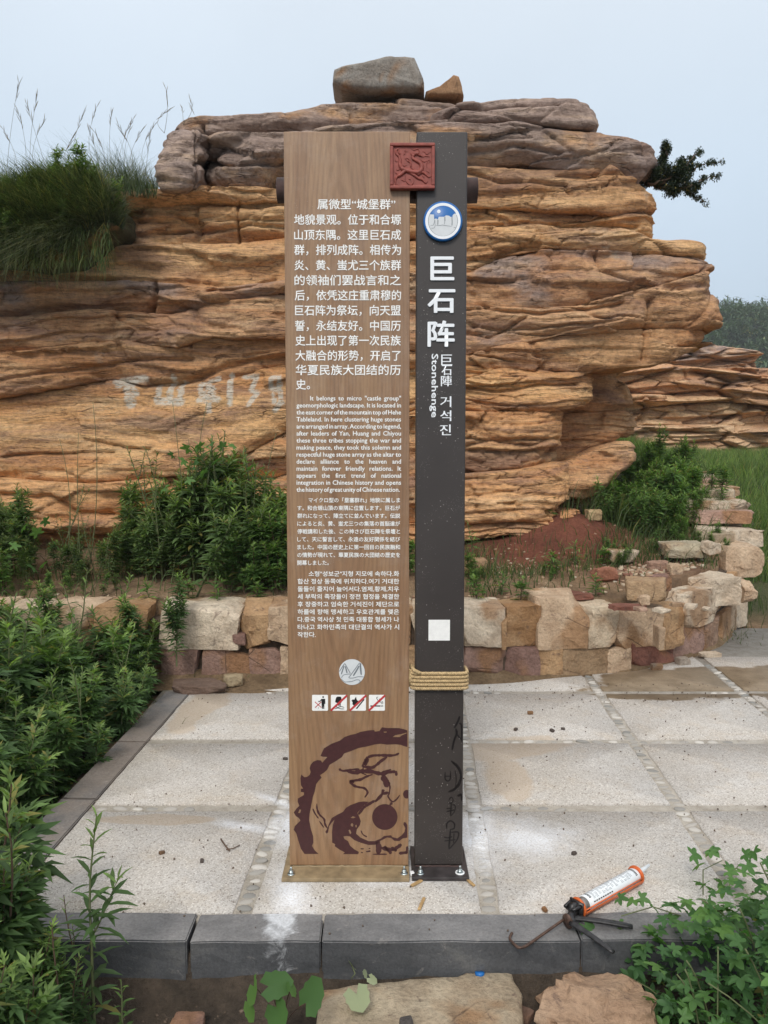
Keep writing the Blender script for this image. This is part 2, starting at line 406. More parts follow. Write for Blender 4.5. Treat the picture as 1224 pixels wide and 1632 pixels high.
def leaf_mat(name, base, tip, trans=.35, rough=.55, dark=.55):
    m = NT(name)
    g = m.n('ShaderNodeNewGeometry')
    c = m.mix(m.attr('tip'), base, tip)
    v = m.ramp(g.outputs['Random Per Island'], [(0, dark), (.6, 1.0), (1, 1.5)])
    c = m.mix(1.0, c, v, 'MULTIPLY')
    c = m.mix(m.ramp(g.outputs['Random Per Island'], [(.955, 0.0), (.965, .8)]), c, (.26, .22, .07))
    n = m.noise(m.pos(), 2.2, 3); c = m.mix(.7, c, m.ramp(n, [(.3, (.8, .75, .8)), (.7, (1.25, 1.2, .9))]), 'MULTIPLY')
    m.color(c).rough(rough); m.b.inputs['Specular IOR Level'].default_value = .35
    tr = m.n('ShaderNodeBsdfTranslucent'); m.l(m.mix(1.0, c, (1.3, 1.5, .6), 'MULTIPLY'), tr.inputs[0])
    mx = m.n('ShaderNodeMixShader'); mx.inputs[0].default_value = trans
    m.l(m.b.outputs[0], mx.inputs[1]); m.l(tr.outputs[0], mx.inputs[2]); m.l(mx.outputs[0], m.o.inputs[0])
    return m.m
M_MUG = leaf_mat('mugwort_leaf', (.080, .150, .058), (.25, .37, .12), .42, dark=.6)
M_MUG2 = leaf_mat('dull_shrub_leaf', (.10, .165, .065), (.23, .32, .11), .42, dark=.55)
M_WEED = leaf_mat('bright_weed_leaf', (.10, .19, .06), (.25, .39, .11), .42, dark=.6)
M_VINE = leaf_mat('vine_leaf', (.065, .155, .058), (.15, .29, .08), .38, dark=.7)
M_GRASS = leaf_mat('grass_blade', (.055, .095, .03), (.20, .22, .09), .3)
M_GRASSD = leaf_mat('dark_hill_grass', (.055, .088, .046), (.24, .24, .14), .35, dark=.4)
M_MEADOW = leaf_mat('meadow_grass', (.10, .17, .055), (.26, .33, .12), .4)
M_SEED = leaf_mat('grass_seed_head', (.20, .17, .13), (.3, .25, .19), .3)
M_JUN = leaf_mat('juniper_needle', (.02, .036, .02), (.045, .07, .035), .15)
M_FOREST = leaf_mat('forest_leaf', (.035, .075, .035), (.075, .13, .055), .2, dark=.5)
M_STEM = simple('green_stem', (.12, .14, .06), .7)
M_STEMB = simple('brown_stem', (.12, .075, .05), .8)

# ------------------------------------------------------------------ ground heights and wall line
WX = np.array([-9, .6, 1.15, 1.6, 2.0, 2.4, 2.7, 2.95, 3.15, 3.3, 3.42])
WY = np.array([4.85, 4.85, 4.92, 5.05, 5.3, 5.7, 6.15, 6.7, 7.3, 8.0, 9.4])
def sm(x, a, b):
    t = np.clip((np.asarray(x, float) - a) / (b - a), 0, 1); return t * t * (3 - 2 * t)
def ground_z(X, Y):
    X = np.asarray(X, float); Y = np.asarray(Y, float)
    wy = np.interp(X, WX, WY)
    inside = (Y > wy + .17) & (X < 3.42 - .12)
    zb = .415 + .085 * (Y - 5.0) + .10 * sm(X, 1.6, 2.8) * np.clip(Y - 5.6, 0, 4)
    zb = zb + .30 * np.exp(-(((X - 1.5) / .5) ** 2 + ((Y - 6.7) / .42) ** 2))
    zb = zb + .05 * np.exp(-(((X - 1.0) / 2) ** 2 + ((Y - 5.6) / .25) ** 2))
    zb = zb + .03 * fbm(X * 3, Y * 3, 0, 4, 5)
    plat = (X > -1.38 - .0) & (Y > 2.3)
    zo = np.where(plat, -.05, -.2 + .035 * fbm(X * 3, Y * 3, 1, 4, 9) + .0)
    zo = zo + sm(Y, 7.0, 14) * 1.02 * sm(X, 1.5, 3.5) + .0
    zo = np.where(Y > 9.5, np.maximum(zo, sm(Y, 7, 14) * 1.05 - .05), zo)
    return np.where(inside, zb, zo)
def grid_mesh(name, xs, ys, attrs=True):
    X, Y = np.meshgrid(xs, ys); Z = ground_z(X, Y)
    V = np.stack([X, Y, Z], -1).reshape(-1, 3); nx, ny = len(xs), len(ys)
    i = np.arange(ny - 1)[:, None] * nx + np.arange(nx - 1)[None, :]
    Q = np.stack([i, i + 1, i + nx + 1, i + nx], -1).reshape(-1, 4)
    x, y = V[:, 0], V[:, 1]
    red = np.clip(1.6 * np.exp(-(((x - 1.25) / 1.1) ** 2 + ((y - 6.5) / .85) ** 2)) - .25 + .5 * fbm(x * 4, y * 4, 0, 3, 3), 0, 1) * (y > 5)
    dark = ((y < 2.4) | ((x < -1.36) & (y < 4.9))) * 1.0
    gr = np.clip(sm(y, 8, 10) + sm(x, 1.9, 2.6) * sm(y, 6.3, 7.2), 0, 1) + 0
    return npmesh(name, V, Q, None, True, {'red': red, 'dark': dark, 'grassy': gr})
g0 = grid_mesh('ground', np.arange(-6, 4.4, .035), np.arange(.9, 10.01, .035))
link('ground', g0, M_SOIL, kind='structure')
def ring_xs(a, b, n): return np.linspace(a, b, n)
V = []
far = np.concatenate([np.linspace(9.98, 30, 50), np.geomspace(31, 2500, 40)])
fx = np.concatenate([-np.geomspace(2500, 10, 30), np.linspace(-9, 12, 60), np.geomspace(13, 2500, 30)])
link('field', grid_mesh('field', fx, far), M_SOIL, kind='structure')
link('field', grid_mesh('field', np.concatenate([np.linspace(4.36, 14, 40), np.geomspace(15, 2500, 25)]), np.linspace(-20, 9.98, 90)), M_SOIL, kind='structure')
link('field', grid_mesh('field', -np.concatenate([np.linspace(5.97, 14, 30), np.geomspace(15, 2500, 25)])[::-1], np.linspace(-20, 9.98, 60)), M_SOIL, kind='structure')
link('field', grid_mesh('field', np.linspace(-6.1, 4.5, 40), np.linspace(-20, .93, 40)), M_SOIL, kind='structure')

# ------------------------------------------------------------------ generic block stones
def block_mesh(name, dims, seed, rnd=.18, amp=.06, n=8, taper=0, chips=3, shear=0, jit=.045):
    """rounded, chipped block centred at the origin"""
    rs = np.random.RandomState(seed)
    bm = bmesh.new(); bmesh.ops.create_cube(bm, size=2)
    bmesh.ops.subdivide_edges(bm, edges=bm.edges[:], cuts=n, use_grid_fill=True)
    co = np.array([v.co[:] for v in bm.verts])
    d = np.array(dims) / 2; r = rnd * d.min() * 2
    p = co * d
    inner = np.clip(p, -(d - r), d - r); q = p - inner; L = np.linalg.norm(q, axis=1)[:, None]
    p = np.where(L > 1e-6, inner + q / (L + 1e-9) * np.minimum(L, r), p)
    cj = rs.uniform(-jit, jit, (2, 2, 2, 3)); u = (p / d + 1) / 2; ux, uy, uz = u[:, :1], u[:, 1:2], u[:, 2:]
    for i in (0, 1):
        for j in (0, 1):
            for k in (0, 1):
                p = p + (ux if i else 1 - ux) * (uy if j else 1 - uy) * (uz if k else 1 - uz) * cj[i, j, k] * d * 1.6
    for _ in range(chips):
        nn = rs.normal(size=3); nn /= np.linalg.norm(nn)
        far_ = np.abs(nn) @ d; lim = far_ * rs.uniform(.62, .86)
        s_ = p @ nn; k = s_ > lim
        p[k] -= np.outer(s_[k] - lim, nn)
    s0 = seed * 7.3
    sc_ = 1.0 / max(.04, d.min() * 1.4)
    if n >= 7:
        bv_, be_ = blocks(p[:, 0] * sc_ * 1.5 + s0, p[:, 1] * sc_ * 1.5, p[:, 2] * sc_ * 1.9, seed % 37 + 200)
        p = p * (1 + (.075 * bv_ - .04 * np.exp(-(be_ / .06) ** 2) * (seed % 3 == 0))[:, None] * (1.3 if n > 12 else .38))
    N = np.stack([fbm(p[:, 0] * sc_ + s0, p[:, 1] * sc_, p[:, 2] * sc_, 4, seed % 50 + k * 7) for k in range(3)], -1)
    p = p + N * amp * d.min() * 2
    p[:, 0] *= 1 + taper * p[:, 2] / d[2]; p[:, 0] += shear * p[:, 2]
    for v, c in zip(bm.verts, p): v.co = c
    me = bpy.data.meshes.new(name); bm.to_mesh(me); bm.free()
    return me
CREAM = (.64, .53, .39); TAN = (.60, .45, .31); OCH = (.48, .31, .17); PUR = (.36, .235, .19); PURD = (.29, .18, .15); PALE = (.68, .58, .45); RED = (.25, .11, .08)
def stone(name, dims, loc, rz, colr, seed, parent=None, rnd=.14, amp=.055, n=8, chips=3, rx=0, ry=0, taper=0, **k):
    me = block_mesh(name, dims, seed, rnd, amp, n, taper, chips)
    o = link(name, me, M_STONE, parent, loc, **k); o.rotation_euler = (rx, ry, rz); o.color = (*colr, 1)
    return o

# ------------------------------------------------------------------ the big rock
def interp_line(pts):
    a = np.array(pts, float); return lambda x: np.interp(x, a[:, 0], a[:, 1])
YF0 = 6.5
def yfront(x):
    return YF0 + .12 * noise(np.asarray(x) * .8, 3.3, 1.1, 4) + .10 * np.clip(np.asarray(x) - 1.2, 0, 3) ** 1.5
K_T = dict(
 C=[(272, 192), (300, 186), (400, 178), (470, 174), (520, 158), (560, 155), (640, 152), (690, 158), (740, 162)],
 Cb=[(272, 206), (325, 208), (440, 206), (560, 197), (740, 190)],
 D=[(318, 206), (440, 206), (560, 197), (740, 190), (811, 186), (891, 199), (948, 203), (1000, 215), (1035, 226), (1050, 236)],
 Db=[(318, 296), (435, 290), (452, 268), (600, 252), (746, 251), (823, 242), (891, 256), (980, 264), (1018, 286), (1050, 262)],
 E=[(150, 317), (190, 308), (262, 301), (440, 297), (600, 278), (746, 262), (891, 266), (952, 264), (1000, 288), (1048, 320)],
 Eb=[(150, 331), (300, 315), (380, 318), (455, 314), (600, 317), (746, 321), (851, 327), (912, 333), (1000, 341), (1050, 338)],
 Fb=[(100, 400), (200, 389), (246, 388), (334, 385), (455, 378), (600, 376), (746, 374), (891, 367), (972, 366), (1041, 379)],
 Gb=[(-600, 455), (60, 450), (161, 443), (238, 445), (334, 458), (453, 446), (600, 436), (746, 430), (790, 404), (857, 394), (952, 400), (1050, 402), (1110, 408)],
 Hb=[(-600, 510), (0, 503), (173, 493), (240, 496), (275, 498), (345, 480), (455, 463), (600, 476), (770, 487), (912, 487), (992, 466), (1053, 450), (1125, 428)],
 Ib=[(-600, 580), (0, 564), (88, 557), (140, 547), (192, 541), (288, 551), (345, 534), (455, 538), (600, 552), (742, 562), (827, 543), (891, 530), (1037, 524), (1141, 520)],
 Jb=[(-600, 645), (0, 632), (77, 620), (180, 601), (230, 612), (268, 606), (350, 604), (455, 579), (600, 583), (742, 584), (811, 586), (912, 590), (1012, 582), (1065, 573), (1120, 552)],
 Kb=[(-600, 770), (0, 761), (146, 771), (230, 762), (319, 759), (350, 745), (400, 718), (455, 690), (600, 665), (742, 657), (871, 657), (944, 644), (990, 640)],
 Lb=[(-600, 775), (0, 764), (146, 773), (230, 765), (319, 762), (460, 771), (600, 764), (742, 756), (831, 750), (903, 740), (1000, 735)],
 Mb=[(-600, 850), (161, 850), (300, 850), (460, 842), (600, 837), (742, 834), (891, 830), (908, 818), (950, 815)],
 Nb=[(-600, 930), (300, 920), (460, 900), (600, 885), (742, 862), (811, 851), (891, 856), (908, 838)],
)
# name, top, bottom, left px (None = runs on), tip px, yoff, grey, radii (top, bottom), corner radius, tint
LAYERS = [
 ('C', 'Cb', 272, 742, .12, .62, .05, .06, .35, (1, 1, 1)),
 ('A0', 'A1', 246, 321, -.12, .85, .07, .16, .22, (.95, .95, 1)),
 ('R1', 'R1b', 700, 942, .10, .75, .05, .05, .30, (1, 1, 1)),
 ('R1c', 'D', 690, 947, .02, .8, .04, .06, .30, (1, 1, 1)),
 ('D', 'Db', 318, 1048, -.05, .62, .05, .17, .40, (1, 1, 1)),
 ('E', 'Eb', 150, 1048, .08, .15, .06, .12, .45, (1.15, 1.12, 1.05)),
 ('Eb', 'Fb', 170, 1032, .15, .08, .04, .12, .45, (1.12, 1.1, 1.0)),
 ('Fb', 'Gb', None, 1118, .03, .12, .09, .05, .60, (1.1, 1.05, .95)),
 ('Gb', 'Hb', None, 1136, -.04, .42, .06, .10, .75, (.95, .9, .9)),
 ('Hb', 'Ib', None, 1142, -.03, .25, .06, .10, .80, (.95, .88, .85)),
 ('Ib', 'Jb', None, 1132, .02, .10, .05, .18, .85, (1.0, .92, .85)),
 ('Jb', 'Kb', None, 952, .10, .0, .05, .10, .55, (1.2, 1.15, 1.0)),
 ('Kb', 'Lb', 330, 888, .14, .0, .04, .10, .35, (1.15, 1.1, 1.0)),
 ('Lb', 'Mb', None, 908, .02, .0, .06, .10, .45, (1.18, 1.12, 1.0)),
 ('Mb', 'Nb', None, 912, .05, .0, .05, .12, .35, (1.15, 1.05, .95)),
 ('P1', 'P1b', 800, 985, .75, .1, .06, .10, .4, (.95, .9, .85)),
 ('P2', 'P2b', 780, 998, .62, .1, .06, .08, .4, (.9, .85, .8)),
 ('P3', 'P3b', 780, 1005, .38, .1, .05, .12, .5, (1.1, 1.05, 1)),
]
K_T['A0'] = [(246, 210), (262, 199), (300, 194), (321, 200)]
K_T['A1'] = [(246, 282), (262, 298), (290, 297), (321, 292)]
K_T['R1'] = [(700, 162), (745, 157), (770, 152), (860, 150), (905, 152), (938, 157)]
K_T['R1b'] = [(700, 172), (820, 168), (900, 164), (938, 170)]
K_T['R1c'] = [(690, 172), (820, 168), (900, 164), (938, 170), (948, 176)]
K_T['P1'] = [(780, 586), (1000, 584)]; K_T['P1b'] = [(780, 665), (880, 660), (1000, 650)]
K_T['P2'] = [(780, 662), (880, 660), (1000, 655)]; K_T['P2b'] = [(780, 762), (900, 745), (1000, 695)]
K_T['P3'] = [(780, 752), (900, 738), (960, 715), (1010, 703)]; K_T['P3b'] = [(780, 842), (903, 816), (952, 800), (1000, 762), (1010, 755)]
EXTRA = [  # further fissures inside the beds: polyline px, half width m, depth m
 ([(311, 259), (400, 256), (453, 247)], .012, .09), ([(330, 232), (370, 225), (400, 212), (453, 208)], .03, .05),
 ([(320, 200), (318, 240), (320, 297)], .010, .10), ([(240, 450), (240, 470), (226, 494)], .018, .10), ([(378, 318), (377, 350), (378, 380)], .008, .08),
 ([(160, 340), (260, 333), (330, 325), (380, 320)], .008, .05), ([(210, 352), (330, 346), (455, 350)], .008, .05), ([(240, 366), (330, 362), (400, 356), (455, 360)], .01, .06),
 ([(330, 462), (400, 455), (440, 440)], .012, .05), ([(0, 605), (77, 592), (130, 585), (200, 575), (300, 570)], .01, .05),
 ([(230, 611), (270, 612), (330, 590), (400, 570), (455, 568)], .02, .08), ([(130, 700), (240, 718)], .008, .05), ([(0, 726), (120, 722), (180, 720)], .008, .05),
 ([(0, 790), (80, 792), (120, 820), (170, 822)], .02, .07), ([(742, 530), (780, 536), (840, 505)], .012, .05), ([(770, 487), (860, 500), (912, 493), (990, 486)], .012, .07),
 ([(742, 520), (850, 525), (990, 510)], .008, .04), ([(793, 400), (830, 395), (857, 394)], .02, .09), ([(742, 618), (800, 622), (870, 612), (930, 610)], .010, .06),
 ([(800, 598), (840, 600), (815, 612)], .006, .03), ([(742, 712), (780, 700), (840, 700), (870, 698)], .010, .06), ([(742, 790), (810, 785), (890, 790)], .007, .03),
 ([(952, 404), (958, 430), (1000, 450), (1053, 455)], .01, .05), ([(1036, 480), (1034, 520), (1030, 570)], .02, .09), ([(742, 440), (800, 445), (850, 440)], .01, .05),
 ([(746, 270), (800, 285), (905, 290), (910, 300)], .012, .06), ([(891, 275), (940, 280), (1000, 275)], .012, .05), ([(742, 358), (860, 352), (1020, 362)], .012, .06),
 ([(560, 190), (560, 165), (530, 160)], .01, .04), ([(746, 215), (850, 210), (812, 190)], .006, .03), ([(746, 235), (820, 222), (900, 236)], .012, .04),
]
def seg_dist(px, py, pts):
    best = np.full(px.shape, 1e9)
    for (x0, y0), (x1, y1) in zip(pts[:-1], pts[1:]):
        dx, dy = x1 - x0, y1 - y0; L = dx * dx + dy * dy + 1e-9
        t = np.clip(((px - x0) * dx + (py - y0) * dy) / L, 0, 1)
        best = np.minimum(best, np.hypot(px - x0 - t * dx, py - y0 - t * dy))
    return best

# painted characters: traced strokes in photograph pixels
def pz(c): return [(160 + x * .2533, 580 + y * .2533) for x, y in c]
PAINT = [(pz([(75, 105), (245, 85)]), 11), (pz([(150, 110), (90, 135)]), 9), (pz([(170, 110), (165, 165), (172, 245)]), 17), (pz([(150, 160), (200, 180)]), 14),
 (pz([(345, 140), (340, 225)]), 9), (pz([(345, 232), (495, 238)]), 12), (pz([(425, 75), (420, 235)]), 10), (pz([(490, 115), (488, 235)]), 10),
 (pz([(720, 85), (620, 130)]), 8), (pz([(615, 130), (620, 185), (700, 190)]), 9), (pz([(665, 110), (678, 295)]), 9), (pz([(610, 225), (735, 222)]), 10), (pz([(700, 150), (640, 215)]), 8),
 (pz([(808, 65), (810, 250)]), 9), (pz([(900, 75), (985, 75), (945, 160), (985, 185), (930, 255)]), 8),
 (pz([(1130, 85), (1075, 90), (1075, 150), (1125, 160), (1130, 90)]), 8), (pz([(1128, 160), (1140, 240), (1100, 290)]), 8), (pz([(1085, 190), (1095, 240)]), 7)]

def project_np(p):
    d = p - CAM; f = d[:, 1] * cP - d[:, 2] * sP; u = d[:, 1] * sP + d[:, 2] * cP
    return CX + F_PX * d[:, 0] / f, CY - F_PX * u / f

def rock_layer(tk, bk, lpx, tip, yoff, grey, rt, rb, rc, tint, parent, idx, step=.0125):
    T = interp_line(K_T[tk]); B = interp_line(K_T[bk])
    lf_ = {'D': .35, 'A0': .3, 'R1': .5, 'R1c': .4, 'C': .35, 'E': .6, 'P3': .6, 'Lb': .8, 'Hb': .85, 'Jb': .8}.get(tk, 1.0)
    ymid = float((T(tip) + B(tip)) / 2)
    XR = P(tip, ymid, YF0 + yoff + .35)[0]
    yr = float(yfront(XR)) + yoff
    XR = P(tip, ymid, yr + rc * .45)[0] + .05
    XL = -5.6 if lpx is None else P(lpx, 300, YF0 + yoff + .1)[0]
    if lpx is not None: rc = min(rc, (XR - XL) * .5 - .04)
    # plan path
    xs = np.arange(XL + (0 if lpx is None else rc), XR - rc, step)
    fr = np.stack([xs, yfront(xs) + yoff], -1)
    na = max(8, int(rc * 1.57 / (step * 1.3)))
    an = np.linspace(0, math.pi / 2, na)[1:]
    yend = fr[-1, 1]; pw = .75
    arc = np.stack([XR - rc + rc * np.sin(an) ** pw, yend + rc * (1 - np.cos(an) ** pw)], -1)
    bk_ = np.stack([np.full(14, XR) - np.linspace(0, .25, 14), yend + rc + np.linspace(.04, 2.4, 14)], -1)
    path = np.concatenate([fr, arc, bk_])
    if lpx is not None:
        y0 = fr[0, 1]; an = np.linspace(math.pi / 2, 0, na)[:-1]
        arcl = np.stack([XL + rc - rc * np.sin(an) ** pw, y0 + rc * (1 - np.cos(an) ** pw)], -1)
        bl = np.stack([np.full(14, XL), y0 + rc + np.linspace(2.4, .04, 14)], -1)
        path = np.concatenate([bl, arcl, path])
    n = len(path)
    tn = np.gradient(path, axis=0); tn /= np.linalg.norm(tn, axis=1)[:, None] + 1e-9
    nr = np.stack([tn[:, 1], -tn[:, 0]], -1)
    # heights from the traced bedding lines, read at the front face
    depth = np.clip(path[:, 1], 0, yfront(path[:, 0]) + yoff + .0)
    yd = (yfront(path[:, 0]) + yoff)
    yd = np.minimum(yd, path[:, 1])
    px = CX + F_PX * path[:, 0] / (yd * cP + .12)
    px = np.clip(px, -600 if lpx is None else lpx, tip)
    def zat(line):
        py = line(px); b = (CY - py) / F_PX
        return CAM[2] + yd * (-sP + b * cP) / (cP + b * sP)
    zt = zat(T) + .006; zb = zat(B) - .006
    zb = np.minimum(zb, zt - .01)
    wv = .02 * fbm(path[:, 0] * 5, path[:, 1] * 5, idx * 3.1, 3, 8)
    zb = zb + wv * sm(zt - zb, .02, .1)
    h = zt - zb
    rows = int(max(6, min(80, np.percentile(h, 90) / step)))
    t = np.linspace(0, 1, rows)
    Z = zb[None, :] + h[None, :] * t[:, None]
    X = np.repeat(path[None, :, 0], rows, 0); Y = np.repeat(path[None, :, 1], rows, 0)
    rtv = rt * np.clip(-.35 + 1.9 * (.5 + .5 * noise(path[:, 0] * 1.7, path[:, 1] * 1.7, idx * 5.0, 11)), 0, 1.3)
    lo_ = .55 if tk in ('D', 'Eb', 'Gb', 'Hb', 'Ib', 'Jb', 'R1c') else .02
    rbv = rb * np.clip(-.5 + 2.2 * (.5 + .5 * noise(path[:, 0] * 1.3, path[:, 1] * 1.3, idx * 9.0, 12)), lo_, 1.5)
    def edge(dst, r, h_, pw_):
        re = np.minimum(r * 1.1 + .004, h_ * .49)[None, :]
        q = np.clip(1 - dst / (re + 1e-6), 0, 1)
        return (r[None, :] + .002) * q ** pw_
    ins = edge(Z * 0 + h[None, :] * (1 - t[:, None]), rtv, h, 2.4) + edge(h[None, :] * t[:, None], rbv, h, 1.5)
    # relief
    so_ = idx * 1.7
    wz = Z + .10 * fbm(X * .9, Y * .9, Z * .9, 3, 21) + .03 * fbm(X * 3, Y * 3, Z * 2, 3, 22) + .04 * X * noise(X * .25, 1.0, Z * .3 + so_, 5)
    big = fbm(X * .8 + so_, Y * .8, Z * 1.8, 4, 31) * .15 + .035 * np.tanh(5 * noise(X * 1.1, Y * 1.1, Z * 1.6 + so_, 33))
    PX0 = CX + F_PX * X / (Y * cP + .12); PY0 = CY - F_PX * ((Z - CAM[2]) * cP + Y * sP) / (Y * cP)
    flat_ = 1 - .62 * sm(PX0, -200, 0) * sm(500 - PX0, 0, 120) * sm(PY0, 590, 640) * sm(770 - PY0, 0, 40)
    flat_ = flat_ * lf_ * (1 - .45 * sm(PX0, 980, 1080))
    def ledge(k, seed, amp, fx, sharp):
        u = wz * k + so_; c = np.floor(u); f = u - c
        m_ = np.clip((noise(X * fx + c * 7.7, Y * fx, c * 3.13, seed) + .30) * 1.1, 0, 1.2)
        return amp * m_ * (1 - f) ** .75 * sm(f, 0, sharp)
    big = big * (1 - .4 * sm(PX0, 980, 1080))
    rel = big * (.5 + .5 * flat_) + flat_ * (ledge(4.2, 41, .085, .7, .07) + ledge(9, 43, .040, .8, .10) - .04) + (.4 + .6 * flat_) * ledge(25, 45, .020, 1.6, .15) - .02
    qx = X + .12 * fbm(X * 2.2, Y * 2.2, Z * 3, 2, 92); 
    v1, e1 = blocks(qx * 1.25 + so_ * 3, Y * 1.25, wz * 4.2 + so_, 101)
    v2, e2 = blocks(qx * 3.4 + so_, Y * 3.4, wz * 12, 131)
    g1 = sm(noise(X * .7 + 3, Y * .7, Z * 1.1, 57), -.35, .2); g2 = sm(noise(X * 1.1 + 9, Y, Z * 1.7, 58), -.3, .3)
    rel += (.030 + .045 * g1) * v1 * (.35 + .65 * flat_) + .014 * v2 * g2 * (.5 + .5 * flat_)
    rel -= (.035 * np.exp(-(e1 / .035) ** 2) * g1 + .020 * np.exp(-(e2 / .05) ** 2) * g2) * (.25 + .75 * flat_)
    fa = noise(X * 3.1, Y * 3.1, Z * 7 + so_, 47); rel += .020 * np.abs(fa) + .010 * np.tanh(4 * noise(X * 6, Y * 6, Z * 13, 48))
    rel += .020 * fbm(X * 6, Y * 6, Z * 11, 4, 61, .65)
    cr = noise(X * .9 + 7, Y * .9, wz * 8.5 + so_, 71) + .15 * noise(X * 6, Y * 6, Z * 12, 72)
    gate = sm(noise(X * 1.2, Y * 1.2, Z * 2.5, 73), -.05, .35)
    rel -= .05 * np.exp(-(cr / .05) ** 2) * gate * (.3 + .7 * flat_)
    vc = noise(X * 2.2 + wz * .8, Y * 2.2, Z * .5 + so_, 81); vg = sm(noise(X * .9, Y * .9, Z * 3, 82), .2, .5)
    rel -= .05 * np.exp(-(vc / .03) ** 2) * vg
    ppx, ppy = project_np(np.stack([X.ravel(), Y.ravel(), Z.ravel()], -1))
    wob = 5 * fbm(ppx * .02, ppy * .02, 1, 3, 91)
    for pts, hw, dp in EXTRA:
        a = np.array(pts)
        k = (ppx > a[:, 0].min() - 25) & (ppx < a[:, 0].max() + 25) & (ppy > a[:, 1].min() - 25) & (ppy < a[:, 1].max() + 25)
        if k.any():
            dd = seg_dist(ppx[k], ppy[k] + wob[k], pts) / F_PX * 6.6
            rr = rel.ravel(); rr[k] -= dp * np.exp(-(dd / (hw * 1.2)) ** 2); rel = rr.reshape(rel.shape)
    paint = np.zeros(ppx.shape)
    for pts, hw in PAINT:
        a = np.array(pts)
        k = (ppx > a[:, 0].min() - 15) & (ppx < a[:, 0].max() + 15) & (ppy > a[:, 1].min() - 15) & (ppy < a[:, 1].max() + 15)
        if k.any():
            dd = seg_dist(ppx[k] + 1.5 * noise(ppx[k] * .3, ppy[k] * .3, 0, 3), ppy[k], pts); paint[k] = np.maximum(paint[k], 1 - sm(dd, hw * .38, hw * .62))
    off = rel - ins
    X = X + nr[None, :, 0] * off; Y = Y + nr[None, :, 1] * off
    V = [np.stack([X, Y, Z], -1).reshape(-1, 3)]
    gr = np.zeros((rows, n)) + grey
    A = [gr.ravel()]; PA = [paint]
    Q = []
    i = np.arange(rows - 1)[:, None] * n + np.arange(n - 1)[None, :]
    Q.append(np.stack([i, i + 1, i + n + 1, i + n], -1).reshape(-1, 4))
    spx = np.clip(path[:, 0], XL + .6 if lpx is not None else -9, XR - .7)
    if lpx is not None and XL + .6 > XR - .7: spx = spx * 0 + (XL + XR) / 2
    sp = np.stack([spx, np.full(n, yend + 2.0)], -1)
    base = rows * n
    for top in (1, 0):
        rim = (rows - 1) * n if top else 0
        z0 = Z[-1] if top else Z[0]; x0 = X[-1] if top else X[0]; y0 = Y[-1] if top else Y[0]
        prev = rim + np.arange(n)
        for f in (.03, .08, .16, .3, .55, 1.0):
            xx = x0 + (sp[:, 0] - x0) * f; yy = y0 + (sp[:, 1] - y0) * f
            zz = z0 + (.035 * fbm(xx * 3, yy * 3, idx, 4, 15) + .012 * fbm(xx * 12, yy * 12, idx, 3, 16)) * sm(f, 0, .15) + (.03 * sm(f, .3, 1) if top else 0)
            V.append(np.stack([xx, yy, zz], -1)); A.append(np.zeros(n) + grey); PA.append(np.zeros(n))
            cur = base + np.arange(n); base += n
            a, b = (prev, cur) if top else (cur, prev)
            Q.append(np.stack([a[:-1], a[1:], b[1:], b[:-1]], -1)); prev = cur
    me = npmesh('rock_layer', np.concatenate(V), np.concatenate(Q), None, True, {'grey': np.concatenate(A), 'paint': np.concatenate(PA)})
    o = link('rock_layer', me, M_ROCK, parent); o.color = (*tint, 1)
    return o
rock = empty('rock_outcrop', (0, 6.5, .6), label='massive layered orange sandstone outcrop with faded white painted characters, filling the view behind the sign', cat='rock outcrop')
for idx, L in enumerate(LAYERS):
    o = rock_layer(*L, None, idx)
    o.parent = rock; o.matrix_parent_inverse = Matrix.Translation((0, -6.5, -.6))
# solid core so no daylight shows through the fissures
core = MB()
for (x0, x1, z0, z1, y0) in ((-6, 1.5, .2, 2.4, 7.1), (-6, 1.0, 2.0, 3.1, 7.2), (-1.4, 1.6, 3.0, 3.72, 7.5), (.8, 2.1, 1.1, 3.2, 7.6)):
    core.box(((x0 + x1) / 2, y0 + .9, (z0 + z1) / 2), (x1 - x0, 1.8, z1 - z0))
o = core.build('rock_core', M_ROCK); o.parent = rock; o.matrix_parent_inverse = Matrix.Translation((0, -6.5, -.6))

def outline_rock(name, pts, Y, thick, seed, colr, mat=None, amp=.03, **k):
    """rock whose front outline follows traced points at distance Y, with real thickness"""
    p3 = np.array([P(a, b, Y) for a, b in pts]); c = p3.mean(0)
    # resample outline
    q = []
    for a, b in zip(p3, np.roll(p3, -1, 0)):
        for t in np.linspace(0, 1, 6)[:-1]: q.append(a + (b - a) * t)
    q = np.array(q) - c; n = len(q)
    rings = [(0, 0.0), (0, .45), (0, .8), (.0, .96), (.10, 1.0), (.5, 1.02), (.85, .97), (1.0, .85), (1.0, .45), (1.0, 0.0)]
    V = []
    for f, s_ in rings:
        r = q * s_; r[:, 1] = (f - .25) * thick + (0.04 * thick if s_ < .9 else 0) * (1 if f > .5 else -1); V.append(r)
    V = np.concatenate(V)
    sc_ = 2.2 / max(np.ptp(q[:, 0]), .05)
    N = np.stack([fbm(V[:, 0] * sc_ + seed, V[:, 1] * sc_, V[:, 2] * sc_, 5, seed + j * 9) for j in range(3)], -1)
    V = V + N * amp * np.array([.5, 1.6, .5])
    i = np.arange(len(rings) - 1)[:, None] * n; j = np.arange(n)[None, :]; j2 = (j + 1) % n
    Q = np.stack([i + j, i + j2, i + n + j2, i + n + j], -1).reshape(-1, 4)
    me = npmesh(name, V, Q, None, False)
    bm = bmesh.new(); bm.from_mesh(me); bmesh.ops.remove_doubles(bm, verts=bm.verts, dist=.0005)
    bmesh.ops.recalc_face_normals(bm, faces=bm.faces); bm.to_mesh(me); bm.free()
    o = link(name, me, mat or M_STONE, None, c, **k); o.color = (*colr, 1); return o
